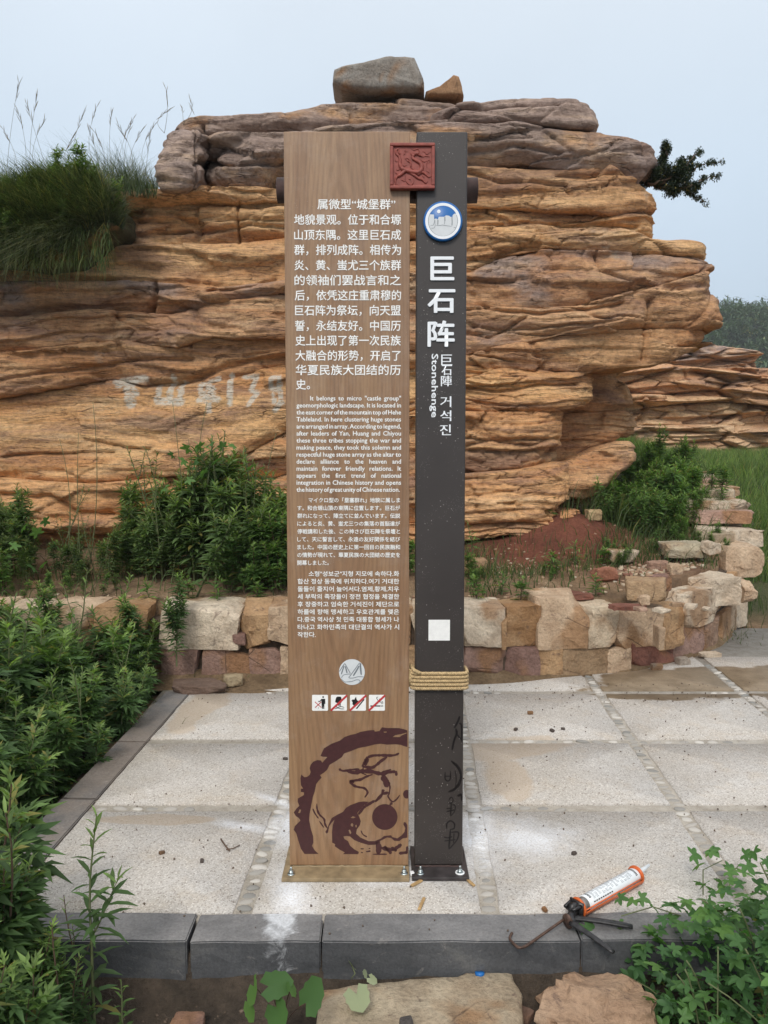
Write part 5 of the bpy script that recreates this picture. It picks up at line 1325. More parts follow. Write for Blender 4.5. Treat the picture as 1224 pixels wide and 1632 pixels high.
# shoots reaching left over the kerb
for i, (pts, lb) in enumerate((([(1085, 1475), (1040, 1460), (990, 1475)], 0), ([(1060, 1530), (1010, 1515), (950, 1500)], 0), ([(1120, 1440), (1120, 1400), (1150, 1385)], 0), ([(1160, 1440), (1165, 1405), (1180, 1390)], 0))):
    q = np.array([G(a, b, .03 if b < 1480 else -.05) for a, b in pts]) + (0, 0, .03); s_ = MB(); s_.tube(q - vb, .002, 4); s_.build('shoot', M_STEM, vine, True)
    for k in range(7):
        t = k / 6; p = q[0] + (q[1] - q[0]) * min(1, 2 * t) + (q[2] - q[1]) * max(0, 2 * t - 1)
        put_leaf(vine, LM[1 + k % 3], p - vb + rs.normal(0, .02, 3) + (0, 0, .02), rs.uniform(.03, .05), (rs.normal(.5, .3), rs.normal(0, .3), rs.uniform(0, 6.28)))
# heart-leaved sprig below the kerb
spr = empty('vine_sprig', G(450, 1640, -.19), label='young vine sprig with round green and yellow leaves below the kerb', cat='vine')
sb_ = np.array(spr.location)
for (px, py, z, s_, me, rot) in ((405, 1572, -.03, .055, LH[2], (1.15, 0, -1.5)), (398, 1600, -.05, .045, LH[2], (1.2, .3, -1.3)), (428, 1572, -.06, .06, LH[0], (1.0, 0, .3)), (440, 1605, -.10, .062, LH[0], (.9, .1, -1.2)), (488, 1598, -.08, .07, LH[0], (1.1, -.3, 1.0)), (462, 1580, -.09, .035, LH[1], (.9, 0, 1.4))):
    p = P(px, py, 1.98); put_leaf(spr, me, p - sb_, s_, rot)
s_ = MB()
for (px, py) in ((405, 1572), (428, 1575), (440, 1605), (488, 1600), (462, 1580)):
    p = P(px, py, 1.985); t = np.linspace(0, 1, 6)[:, None]; a = np.zeros(3); b = p - sb_; m_ = (a + b) / 2 + (0, 0, .03); s_.tube((1 - t) ** 2 * a + 2 * t * (1 - t) * m_ + t * t * b, .0016, 4)
s_.build('stem', M_STEMB, spr, True)
M_PALEL = leaf_mat('pale_leaf', (.34, .40, .26), (.42, .44, .3), .15)
dead = empty('vine_sprig', G(570, 1590, -.098), label='pale grey-green upturned leaf sprig lying on the flat tan slab', cat='vine')
db = np.array(dead.location)
for (px, py, s_, rot) in ((568, 1590, .062, (.25, 0, -1.3)), (562, 1548, .028, (1.0, 0, 1.9)), (580, 1560, .02, (1.0, 0, 1.2)), (590, 1565, .022, (1.0, .3, -.6))):
    p = G(px, py, -.08); V, T = heart_leaf(); me = npmesh('leaf', V, None, T, False, {'tip': np.zeros(len(V))}); me.materials.append(M_PALEL); put_leaf(dead, me, p - db + (0, 0, .012), s_, rot)
s_ = MB(); q = np.array([G(560, 1548, -.07), G(566, 1562, -.065), G(560, 1570, -.08)]) + (0, 0, .02); s_.tube(q - db, .0018, 4); s_.build('stem', M_STEM, dead)
# leafy climber in the shrubs left of the sign
cl = empty('climbing_vine', (-1.0, 5.6, .5), label='light green lobed-leaf climber atop the shrubs left of the sign', cat='vine')
for (px, py, s_) in ((262, 778, 24), (300, 715, 26), (320, 712, 24), (335, 708, 22), (290, 735, 24), (310, 740, 26), (275, 725, 18), (355, 712, 20), (370, 712, 20), (345, 735, 24), (400, 745, 20), (415, 748, 18), (365, 770, 26), (440, 770, 16), (385, 745, 14), (325, 755, 26), (340, 770, 22), (300, 765, 20), (75, 830, 22), (60, 850, 26), (40, 840, 22), (90, 870, 22), (20, 870, 24), (50, 905, 26), (70, 900, 22)):
    p = P(px, py, 5.42); put_leaf(cl, LM[rs.randint(1, 4)], p - np.array((-1.0, 5.6, .5)), s_ / F_PX * 5.4 * .62, (rs.normal(.9, .25), rs.normal(0, .3), rs.uniform(0, 6.28)))
s_ = MB()
for (px, py, bx) in ((300, 700, 300), (275, 640, 300), (330, 640, 310), (340, 735, 330), (440, 690, 420), (410, 740, 400), (365, 760, 350), (125, 690, 130), (148, 640, 140), (95, 700, 100)):
    a = P(bx, 920, 5.6); b = P(px, py, 5.45); t = np.linspace(0, 1, 8)[:, None]; m_ = (a + b) / 2 + (rs.normal(0, .06), 0, 0)
    s_.tube((1 - t) ** 2 * a + 2 * t * (1 - t) * m_ + t * t * b - np.array((-1.0, 5.6, .5)), np.linspace(.004, .0015, 8), 4)
s_.build('stem', M_STEM, cl)
#@@SIGN@@
# ------------------------------------------------------------------ the information sign
YB = 2.68; AL = R(1.5); Z0 = .012
UP = np.array([0, math.sin(AL), math.cos(AL)]); NN = np.array([0, -math.cos(AL), math.sin(AL)]); OO = np.array([0, YB, Z0])
def S(px, py, off=0.0):
    d = ray(px, py); t = ((OO + NN * off - CAM) @ NN) / (d @ NN); p = CAM + d * t
    return p[0], float((p - OO) @ UP)
sign = empty('information_sign', OO, label='tall information sign, brown wood-grain panel beside a dark grey post, standing on the paving', cat='sign')
sign.rotation_euler = (-AL, 0, 0)
def wood():
    m = NT('wood_grain_print'); v = m.coord((1, 1, .045)); v2 = m.coord((1, 1, .12), loc=(3, 0, 1))
    n1 = m.noise(v, 26, 5, .6, .8); n2 = m.noise(v2, 150, 4, .7); n3 = m.noise(m.coord((1, 1, .10)), 7, 3, .5, .5)
    wv = m.n('ShaderNodeTexWave'); wv.wave_type = 'RINGS'; wv.rings_direction = 'Y'; mp = m.coord((1, 1, .10), loc=(.02, 0, -.045)); m.l(mp, wv.inputs['Vector'])
    wv.inputs['Scale'].default_value = 26; wv.inputs['Distortion'].default_value = 3.5; wv.inputs['Detail'].default_value = 3; wv.inputs['Detail Scale'].default_value = 2.0
    c = m.ramp(n1, [(.3, (.235, .125, .062)), (.5, (.30, .175, .092)), (.7, (.35, .215, .115))])
    c = m.mix(m.ramp(n3, [(.45, 0.0), (.65, .45)]), c, (.24, .135, .078))
    c = m.mix(.22, c, m.ramp(wv.outputs['Color'], [(.1, .55), (.6, 1.1)]), 'MULTIPLY')
    c = m.mix(.45, c, m.ramp(n2, [(.3, .75), (.7, 1.2)]), 'MULTIPLY')
    du = m.noise(m.coord((1, 1, 1)), 5, 7, .75); c = m.mix(m.ramp(du, [(.5, 0.0), (.75, .16)]), c, (.55, .50, .44))
    sp2 = m.vor(m.coord(), 110); c = m.mix(m.math('MULTIPLY', m.ramp(sp2, [(.05, .6), (.08, 0.0)]), m.ramp(m.noise(m.coord(), 6, 3), [(.5, 0.0), (.56, 1.0)])), c, (.6, .55, .5))
    m.color(c).rough(m.ramp(du, [(.35, .34), (.7, .55)])); m.b.inputs['Specular IOR Level'].default_value = .55
    m.bump(n2, .05, .001); return m.m
M_WOOD = wood()
def darkpost():
    m = NT('dark_grey_paint'); v = m.coord(); n = m.noise(v, 4, 4); vo = m.vor(v, 75)
    m2 = m.noise(v, 9, 3)
    sp_ = m.math('MULTIPLY', m.ramp(vo, [(.07, 1.0), (.11, 0.0)]), m.ramp(m2, [(.45, 0.0), (.55, 1.0)]))
    vo2 = m.vor(v, 210); sp_ = m.math('MAXIMUM', sp_, m.math('MULTIPLY', m.ramp(vo2, [(.10, .8), (.15, 0.0)]), m.ramp(m.noise(v, 13, 3), [(.5, 0.0), (.6, 1.0)])))
    c = m.ramp(n, [(.3, (.036, .029, .026)), (.7, (.050, .041, .037))])
    c = m.mix(sp_, c, (.45, .42, .38)); m.color(c).rough(.42); m.b.inputs['Specular IOR Level'].default_value = .5
    return m.m
M_POST = darkpost()
M_PRINT = simple('white_print', (.88, .87, .84), .5, nscale=60, var=.05)
M_WHITE = simple('white_raised_letter', (.86, .88, .90), .4, nscale=60, var=.03)
M_INK = simple('maroon_print', (.062, .022, .022), .45, nscale=60, var=.12)
M_BLACK = simple('black_print', (.012, .011, .012), .5)
M_BLACK2 = simple('glossy_black_print', (.012, .010, .010), .3)
M_REDP = simple('red_print', (.50, .045, .05), .5, nscale=60, var=.05)
M_BLUE = simple('blue_enamel', (.012, .13, .40), .35, nscale=20, var=.08)
M_PALEG = simple('pale_grey_print', (.66, .68, .69), .5, nscale=40, var=.05)
M_GREYL = simple('grey_line_print', (.18, .2, .22), .5)
M_TERRA = simple('carved_red_clay', (.27, .065, .048), .5, nscale=50, var=.25, bump=.25)
M_RUST = simple('rust_brown_steel', (.06, .035, .03), .65, nscale=30, var=.4, bump=.2)
M_ZINC = simple('zinc_plated_steel', (.55, .60, .60), .32, metal=1, nscale=80, var=.15)
M_BPL = simple('tan_painted_plate', (.27, .20, .115), .5, nscale=25, var=.3, bump=.15)
M_DPL = simple('black_painted_plate', (.045, .038, .038), .38, nscale=18, var=.5, bump=.15)
M_CAULK = simple('white_sealant', (.8, .8, .8), .45)
PW, PHT = (-.325, .0845), 2.459
def lbox(name, x0, x1, y0, y1, z0, z1, bev, mat, par, **k):
    return bevel_box(name, (x1 - x0, y1 - y0, z1 - z0), bev, mat, par, ((x0 + x1) / 2, (y0 + y1) / 2, (z0 + z1) / 2), **k)
lbox('panel', PW[0], PW[1], 0, .045, .004, PHT, .003, M_WOOD, sign)
lbox('post', .106, .2705, .002, .070, .004, PHT, .004, M_POST, sign)
s_ = MB(); s_.tube([(-.358, .088, 2.30), (-.357, .088, 2.30), (.312, .088, 2.30), (.313, .088, 2.30)], [.034, .041, .041, .034], 24)
s_.build('crossbar', M_RUST, sign, True)
# -- flat print -------------------------------------------------------------
def poly_mesh(polys, y, holes=()):
    """polys: list of outlines in local (x, z); each may be (outer, hole, hole...)"""
    V = []; T = []; n = 0
    for pl in polys:
        loops = pl if isinstance(pl, tuple) else (pl,)
        vs = [[Vector((p[0], p[1], 0)) for p in lp] for lp in loops]
        tri = tessellate_polygon(vs); flat = [q for lp in vs for q in lp]
        for q in flat: V.append((q.x, y, q.y))
        for t in tri: T.append([i_ + n for i_ in t])
        n += len(flat)
    V = np.array(V); T = np.array(T)
    a, b, c = V[T[:, 0]], V[T[:, 1]], V[T[:, 2]]
    f = np.cross(b - a, c - a)[:, 1] > 0; T[f] = T[f][:, ::-1]
    return V, T
def smooth_line(p, sub=5):
    p = np.array(p, float); o = []
    for i in range(len(p) - 1):
        p0 = p[max(i - 1, 0)]; p1 = p[i]; p2 = p[i + 1]; p3 = p[min(i + 2, len(p) - 1)]
        for t in np.linspace(0, 1, sub + 1)[:-1]:
            o.append(.5 * ((2 * p1) + (-p0 + p2) * t + (2 * p0 - 5 * p1 + 4 * p2 - p3) * t * t + (-p0 + 3 * p1 - 3 * p2 + p3) * t ** 3))
    o.append(p[-1]); return np.array(o)
def stroke(p, w_, sub=5, taper=True, jag=0, sd_=0):
    p = smooth_line(p, sub) if sub > 1 else np.array(p, float); d = np.gradient(p, axis=0); d /= np.linalg.norm(d, axis=1)[:, None] + 1e-9
    n = np.stack([-d[:, 1], d[:, 0]], -1); t = np.linspace(0, 1, len(p)); ww = w_ / 2 * np.ones(len(p))
    if taper: ww = ww * np.clip(np.minimum(t, 1 - t) * 6 + .35, 0, 1)
    if jag: ww = ww * (1 + jag * noise(np.arange(len(p)) * .9 + sd_, sd_, 0, 3))
    l = p + n * ww[:, None]; r = p - n * ww[:, None]
    return [np.array([l[i], l[i + 1], r[i + 1], r[i]]) for i in range(len(p) - 1)]
class Print:
    def __init__(s, ox, oy, sc_, clip=None): s.ox, s.oy, s.sc, s.polys, s.clip = ox, oy, sc_, [], clip
    def tr(s, pts):
        r_ = []
        for a, b in pts:
            x, z = S(s.ox + a * s.sc, s.oy + b * s.sc)
            if s.clip: x = min(x, s.clip)
            r_.append((x, z))
        return r_
    def poly(s, pts, *holes): s.polys.append(tuple([s.tr(pts)] + [s.tr(h) for h in holes])); return s
    def stroke(s, p, w_, **k):
        for q in stroke(p, w_, **k): s.polys.append((s.tr(q),))
        return s
    def circ(s, cx, cy, r, ry=None, n=40):
        a = np.linspace(0, 2 * math.pi, n, endpoint=False); s.polys.append((s.tr(np.stack([cx + r * np.cos(a), cy + (ry or r) * np.sin(a)], -1)),)); return s
    def build(s, name, mat, par, y=-.0007):
        V, T = poly_mesh(s.polys, y); return link(name, npmesh(name, V, None, T), mat, par)
# ink emblem
E1 = Print(460, 1150, .1634, clip=.0835)
E1.poly([(310, 335), (345, 260), (420, 215), (500, 185), (545, 150), (600, 130), (650, 120), (700, 100), (780, 85), (835, 82), (840, 97), (885, 92), (910, 55), (960, 62), (1070, 62), (1120, 72), (1158, 85), (1158, 248), (1130, 240), (1090, 225), (1040, 220), (960, 224), (900, 215), (840, 222), (760, 243), (720, 250), (680, 258), (600, 290), (540, 310), (520, 345), (460, 385), (400, 420), (375, 470), (340, 500), (305, 522), (322, 545), (295, 575), (268, 610), (255, 680), (235, 740), (218, 830), (205, 900), (200, 960), (215, 1040), (240, 1120), (242, 1180), (228, 1210), (255, 1255), (292, 1290), (155, 1290), (120, 1240), (95, 1160), (75, 1090), (50, 1055), (60, 1020), (115, 965), (100, 940), (70, 920), (50, 885), (75, 850), (105, 820), (88, 780), (90, 750), (150, 715), (150, 690), (118, 685), (120, 655), (142, 652), (120, 620), (115, 550), (125, 515), (140, 530), (155, 542), (180, 538), (205, 520), (215, 490), (205, 455), (215, 420), (240, 390), (280, 375), (315, 378), (330, 400), (345, 380), (378, 345), (335, 342)],
        [(1015, 150), (1040, 132), (1095, 122), (1150, 106), (1152, 114), (1100, 135), (1085, 150)], [(925, 98), (955, 96), (957, 105), (935, 109)], [(92, 890), (108, 855), (122, 860), (112, 892)])
E1.poly([(425, 1180), (423, 1080), (430, 1010), (448, 955), (420, 985), (395, 1020), (385, 1080), (370, 1092), (358, 1075), (375, 1050), (392, 1000), (420, 940), (480, 905), (530, 880), (560, 840), (600, 815), (640, 800), (680, 785), (730, 778), (785, 782), (760, 800), (735, 815), (705, 850), (670, 890), (690, 930), (704, 970), (695, 1010), (665, 1050), (658, 1092), (700, 1130), (780, 1165), (840, 1165), (900, 1140), (930, 1115), (1000, 1108), (1010, 1125), (1060, 1138), (1100, 1110), (1130, 1075), (1138, 1040), (1118, 1000), (1125, 978), (1145, 985), (1158, 1010), (1158, 1130), (1110, 1140), (1080, 1165), (1030, 1162), (1000, 1135), (960, 1130), (920, 1150), (880, 1170), (860, 1200), (780, 1203), (700, 1180), (640, 1155), (600, 1120), (570, 1115), (535, 1120), (545, 1145), (580, 1165), (600, 1210), (640, 1245), (685, 1270), (680, 1292), (530, 1292), (548, 1275), (500, 1250), (450, 1215), (455, 1195)],
        [(605, 938), (625, 922), (655, 932), (630, 942)], [(605, 1000), (620, 988), (632, 1005), (625, 1025), (608, 1018)], [(584, 1060), (598, 1052), (612, 1085), (600, 1098)], [(650, 1010), (662, 1005), (664, 1028), (655, 1032)])
E1.circ(938, 930, 124, 126)
for p, w_ in (([(490, 460), (530, 480), (600, 470), (690, 462)], 22), ([(560, 480), (640, 498), (700, 485), (800, 485), (880, 505), (960, 510)], 38), ([(940, 500), (1000, 490), (1045, 492), (1050, 528)], 26), ([(910, 490), (960, 478), (1000, 465)], 14),
              ([(715, 440), (740, 400), (765, 355), (820, 332), (900, 328), (1000, 330), (1050, 322), (1078, 305)], 26), ([(960, 345), (900, 385), (860, 420), (810, 448), (725, 438)], 30), ([(745, 430), (760, 390), (775, 360)], 32), ([(725, 440), (728, 475)], 12),
              ([(820, 515), (760, 535), (700, 565), (640, 575), (600, 588), (640, 625), (690, 640), (740, 650), (770, 690), (742, 740)], 24), ([(700, 495), (760, 520)], 12), ([(600, 580), (640, 590)], 30),
              ([(905, 535), (935, 560), (955, 600), (950, 640)], 58), ([(975, 580), (988, 640), (980, 700), (970, 730), (1010, 780), (1050, 760), (1085, 715)], 14), ([(925, 660), (920, 700), (975, 690)], 26), ([(915, 700), (880, 750), (840, 780)], 28), ([(890, 715), (850, 770)], 12),
              ([(840, 770), (790, 800), (740, 830), (700, 880), (680, 905)], 26), ([(1010, 790), (985, 815)], 22), ([(235, 848), (260, 900), (292, 945)], 13), ([(275, 800), (278, 850), (300, 905), (345, 950), (355, 1000), (378, 1040)], 18), ([(300, 970), (345, 1035)], 12), ([(705, 1060), (725, 1100), (765, 1125)], 12),
              ([(865, 1170), (880, 1230), (870, 1290)], 50), ([(820, 1293), (960, 1293)], 14), ([(905, 1230), (1000, 1250), (1060, 1225), (1100, 1195)], 34), ([(930, 1215), (980, 1262), (1000, 1290)], 26), ([(1075, 1285), (1155, 1275)], 26), ([(700, 1240), (735, 1240)], 12), ([(755, 1268), (800, 1262)], 18), ([(1000, 1225), (1055, 1262)], 26), ([(705, 1275), (725, 1278)], 10), ([(780, 1238), (798, 1235)], 9), ([(1158, 1215), (1150, 1290)], 24)):
    E1.stroke(p, w_, jag=.3, sd_=w_)
E1.circ(1152, 708, 36, 42)
E1.build('emblem_print', M_INK, sign)
# round mountain emblem
E2 = Print(490, 1045, .12255); E2.circ(578, 212, 168).build('mountain_emblem', M_PALEG, sign)
E2b = Print(490, 1045, .12255)
for p, w_ in (([(415, 205), (440, 165), (485, 98)], 9), ([(485, 98), (520, 160), (560, 232)], 9), ([(478, 130), (460, 180), (440, 240)], 14), ([(492, 135), (505, 180), (515, 225)], 16), ([(540, 280), (600, 200), (680, 88)], 9), ([(672, 130), (640, 190), (595, 262)], 18), ([(688, 95), (690, 150), (700, 250)], 20),
              ([(440, 290), (470, 250), (530, 238), (558, 240)], 7), ([(540, 270), (545, 288), (600, 288), (660, 272), (740, 275)], 8), ([(490, 340), (570, 335), (640, 312), (680, 320), (680, 345), (650, 368)], 8), ([(440, 300), (470, 330), (500, 345)], 6)):
    E2b.stroke(p, w_)
E2b.build('mountain_lines', M_GREYL, sign, -.0013)
# four pictograms
def rrect(x0, y0, x1, y1, r=14):
    o = []
    for cx, cy, a0 in ((x1 - r, y0 + r, -90), (x1 - r, y1 - r, 0), (x0 + r, y1 - r, 90), (x0 + r, y0 + r, 180)):
        for a in np.linspace(a0, a0 + 90, 5): o.append((cx + r * math.cos(R(a)), cy + r * math.sin(R(a))))
    return o
def pict(i, x0, label, blk, red, thinred=False):
    Q = Print(490, 1045, .12255); Q.poly(rrect(x0, 508, x0 + 208, 715)); o = Q.build('pictogram', M_PRINT, sign); o['label'] = label
    B_ = Print(490, 1045, .12255); blk(B_, x0); B_.build('symbol', M_BLACK, o, -.0013)
    C_ = Print(490, 1045, .12255); red(C_, x0); C_.build('red_bar', M_REDP, o, -.0019)
bar = lambda C_, x: C_.stroke([(x - 2, 712), (x + 210, 515)], 26, sub=1, taper=False)
def k1(B_, x): B_.circ(x + 144, 536, 11).poly([(x + 122, 560), (x + 170, 560), (x + 172, 625), (x + 160, 625), (x + 158, 690), (x + 146, 690), (x + 144, 630), (x + 140, 690), (x + 128, 690), (x + 124, 620)]).stroke([(x + 125, 565), (x + 105, 590), (x + 80, 592)], 11, taper=False).stroke([(x + 84, 672), (x + 86, 684)], 6)
def r1(C_, x): C_.stroke([(x + 38, 598), (x + 122, 672)], 9, sub=1, taper=False).stroke([(x + 120, 598), (x + 40, 672)], 9, sub=1, taper=False)
def k2(B_, x): B_.poly([(x + 70, 540), (x + 90, 530), (x + 130, 532), (x + 138, 550), (x + 136, 610), (x + 128, 612), (x + 126, 655), (x + 118, 655), (x + 112, 620), (x + 108, 655), (x + 100, 655), (x + 96, 615), (x + 68, 610), (x + 64, 600), (x + 56, 610), (x + 58, 580)]).stroke([(x + 30, 668), (x + 60, 662), (x + 90, 672), (x + 130, 660), (x + 175, 672)], 8).stroke([(x + 50, 690), (x + 90, 680), (x + 130, 690), (x + 175, 690)], 8)
def k3(B_, x): B_.poly([(x + 20, 580), (x + 40, 566), (x + 55, 572), (x + 78, 532), (x + 88, 570), (x + 100, 585), (x + 108, 575), (x + 108, 620), (x + 80, 622), (x + 78, 640), (x + 50, 650), (x + 30, 625), (x + 36, 610)]).poly([(x + 76, 685), (x + 180, 562), (x + 190, 570), (x + 92, 690)])
def k4(B_, x): B_.poly([(x + 18, 645), (x + 150, 645), (x + 150, 660), (x + 18, 660)]).poly([(x + 157, 645), (x + 167, 645), (x + 167, 660), (x + 157, 660)]).poly([(x + 174, 645), (x + 184, 645), (x + 184, 660), (x + 174, 660)]).stroke([(x + 162, 630), (x + 160, 605), (x + 130, 595), (x + 115, 575), (x + 105, 560), (x + 100, 545), (x + 120, 535)], 7).stroke([(x + 180, 630), (x + 180, 600), (x + 165, 598)], 7).stroke([(x + 130, 560), (x + 160, 565), (x + 178, 552)], 7)
pict(0, 60, 'white pictogram of a person dropping litter crossed in red', k1, r1)
pict(1, 305, 'white pictogram of wading legs over water with red diagonal', k2, bar)
pict(2, 553, 'white pictogram of flame and match with red diagonal', k3, bar)
pict(3, 799, 'white pictogram of smoking cigarette with red diagonal', k4, bar)
# dark glyph marks at the foot of the post
D_ = Print(640, 1120, .1839, clip=.269)
for p, w_ in (([(505, 118), (485, 170), (455, 222)], 16), ([(500, 180), (520, 200), (522, 340)], 14), ([(470, 225), (478, 270), (455, 330), (438, 412)], 18), ([(478, 270), (500, 300), (520, 320)], 12), ([(430, 505), (490, 560), (515, 630), (500, 700), (460, 750), (405, 775)], 22), ([(462, 585), (474, 650), (468, 740)], 7),
              ([(378, 600), (378, 660), (400, 680), (422, 660), (425, 590)], 10), ([(380, 638), (420, 638)], 8), ([(485, 810), (520, 800), (522, 850)], 20), ([(408, 850), (430, 820), (448, 845), (430, 872), (410, 868)], 9), ([(432, 870), (424, 980)], 10), ([(388, 920), (440, 915)], 9), ([(388, 945), (462, 930)], 9), ([(440, 885), (466, 895), (458, 945), (424, 985)], 9),
              ([(395, 1100), (392, 1050), (425, 1025), (458, 1050), (455, 1090), (425, 1100)], 12), ([(425, 1095), (410, 1272)], 14), ([(366, 1165), (400, 1172), (440, 1162)], 10), ([(370, 1200), (470, 1188)], 10), ([(430, 1125), (492, 1125), (480, 1190), (410, 1272)], 12), ([(455, 1130), (450, 1220)], 9)):
    D_.stroke(p, w_, jag=.2)
D_.build('post_glyph_print', M_BLACK2, sign, .0013)['kind'] = 'stuff'
# QR sticker area left blank
x0, z1 = S(683, 988); x1, z0 = S(717, 1021)
lbox('sticker', x0, x1, .0005, .0019, z0, z1, .0003, M_PRINT, sign)
# -- lettering ---------------------------------------------------------------
dg = None
def text_arrays(body, sc_char=1, sc_word=1):
    cu = bpy.data.curves.new('lettering', 'FONT'); cu.body = body; cu.size = 1; cu.resolution_u = 2; cu.space_character = sc_char; cu.space_word = sc_word
    o = bpy.data.objects.new('lettering', cu); col.objects.link(o)
    d_ = bpy.context.evaluated_depsgraph_get(); me = bpy.data.meshes.new_from_object(o.evaluated_get(d_)); me.calc_loop_triangles()
    V = np.empty(len(me.vertices) * 3); me.vertices.foreach_get('co', V); V = V.reshape(-1, 3)
    T = np.empty(len(me.loop_triangles) * 3, np.int32); me.loop_triangles.foreach_get('vertices', T); T = T.reshape(-1, 3)
    bpy.data.objects.remove(o); bpy.data.meshes.remove(me); bpy.data.curves.remove(cu); return V, T
cjk = text_arrays('国')[0]; CJ_H = np.ptp(cjk[:, 1]); CJ_C = (cjk[:, 1].max() + cjk[:, 1].min()) / 2
lat = text_arrays('h')[0]; LA_H = np.ptp(lat[:, 1])
def line(body, xpx0, xpx1, ypx, hpx, mode, bold=0, y=-.0008, just=True):
    """one line of print between two photograph columns; hpx = glyph height"""
    xa, zc = S(xpx0, ypx); xb, _ = S(xpx1, ypx); z1_ = S(xpx0, ypx - hpx / 2)[1]; z0_ = S(xpx0, ypx + hpx / 2)[1]; H = z1_ - z0_
    size = H / (CJ_H if mode == 'cjk' else LA_H); want = (xb - xa) / size
    V, T = text_arrays(body); w1 = np.ptp(V[:, 0])
    if just and (mode == 'lat' or not .86 < want / w1 < 1.12):
        key = 'w' if (mode == 'lat' and ' ' in body) else 'c'
        V2, _t = text_arrays(body, 1.3 if key == 'c' else 1, 2.0 if key == 'w' else 1); w2 = np.ptp(V2[:, 0]); st_ = (.3 if key == 'c' else 1.0)
        k = 1 + st_ * (want - w1) / (w2 - w1 + 1e-9); k = max(.55 if key == 'c' else .5, min(k, 4))
        V, T = text_arrays(body, k if key == 'c' else 1, k if key == 'w' else 1)
        V = V.copy(); V[:, 0] = (V[:, 0] - V[:, 0].min()) * want / np.ptp(V[:, 0])
    else: V = V.copy(); V[:, 0] = (V[:, 0] - V[:, 0].min()) * want / w1
    cz = CJ_C if mode == 'cjk' else LA_H / 2
    out_ = []
    offs = [(0, 0)] if not bold else [(-bold, 0), (bold, 0), (0, bold), (0, -bold)]
    for i_, (ox, oz) in enumerate(offs):
        out_.append((np.stack([xa + V[:, 0] * size + ox, np.full(len(V), y - .00012 * i_), zc + (V[:, 1] - cz) * size + oz], -1), T))
    return out_
def flush_tris(lst, name, mat, par):
    mb_ = MB()
    for V, T in lst: mb_.add(V, None, T)
    V = np.concatenate(mb_.v); T = np.concatenate(mb_.t)
    a, b, c = V[T[:, 0]], V[T[:, 1]], V[T[:, 2]]; f = np.cross(b - a, c - a)[:, 1] > 0; T[f] = T[f][:, ::-1]
    return link(name, npmesh(name, V, None, T), mat, par)
CN = [('属微型“城堡群”', 506, 630, 326), ('地貌景观。位于和合塬', 469, 639, 350.5), ('山顶东隅。这里巨石成', 469, 639, 374.7), ('群，排列成阵。相传为', 469, 639, 398.7), ('炎、黄、蚩尤三个族群', 469.5, 639, 423), ('的领袖们罢战言和之', 469.5, 639, 447), ('后，依凭这庄重肃穆的', 470, 639, 471), ('巨石阵为祭坛，向天盟', 470.5, 638.5, 495), ('誓，永结友好。中国历', 470.5, 638.5, 519.5), ('史上出现了第一次民族', 471, 638.5, 543), ('大融合的形势，开启了', 471, 638.5, 567), ('华夏民族大团结的历', 471.5, 638.5, 590), ('史。', 472, 494, 613)]
EN = ['It belongs to micro "castle group"', 'geomorphologic landscape. It is located in', 'the east corner of the mountain top of Hehe', 'Tableland. In here clustering huge stones', 'are arranged in array. According to legend,', 'after leaders of Yan, Huang and Chiyou', 'these three tribes stopping the war and', 'making peace, they took this solemn and', 'respectful huge stone array as the altar to', 'declare alliance to the heaven and', 'maintain forever friendly relations. It', 'appears the first trend of national', 'integration in Chinese history and opens', 'the history of great unity of Chinese nation.']
JP = ['マイクロ型の「塁塞群れ」地貌に属しま', 'す。和合塬山頂の東隅に位置します。巨石が', '群れになって、陣立てに並んでいます。伝説', 'によると炎、黄、蚩尤三つの集落の首脳達が', '停戦講和した後、この神さび巨石陣を祭壇と', 'して、天に誓言して、永遠の友好関係を結び', 'ました。中国の歴史上に第一回目の民族融和', 'の情勢が現れて、華夏民族の大団結の歴史を', '開幕しました。']
KR = ['소형"성보군"지형 지모에 속하다.화', '합산 정상 동쪽에 위치하다.여기 거대한', '돌들이 줄지어 늘어서다.염제,황제,치우', '세 부락의 족장들이 정전 협정을 체결한', '후 장중하고 엄숙한 거석진이 제단으로', '하를에 향해 맹세하고 우호관계를 맺은', '다.중국 역사상 첫 민족 대통합 형세가 나', '타나고 화하민족의 대단결의 역사가 시', '작한다.']
o = flush_tris([q for b, x0, x1, y in CN for q in line(b, x0, x1, y, 15.6, 'cjk', .0005)], 'chinese_lettering', M_PRINT, sign)
ey = np.linspace(635.5, 781, 14)
o = flush_tris([q for i_, b in enumerate(EN) for q in line(b, 494.5 if i_ == 0 else 472.7, 639 if i_ != 13 else 637, ey[i_] - .8, 6.9, 'lat', .0004)], 'english_lettering', M_PRINT, sign)
jy = np.linspace(797.3, 897, 9)
o = flush_tris([q for i_, b in enumerate(JP) for q in line(b, 492 if i_ == 0 else 474, 637.5 if i_ < 8 else 524, jy[i_], 7.3, 'cjk', .0003)], 'japanese_lettering', M_PRINT, sign)
ky = np.linspace(914.5, 1011.5, 9)
o = flush_tris([q for i_, b in enumerate(KR) for q in line(b, 492 if i_ == 0 else 474.5, 636 if i_ < 8 else 503, ky[i_], 8.0, 'cjk', .00035)], 'korean_lettering', M_PRINT, sign)
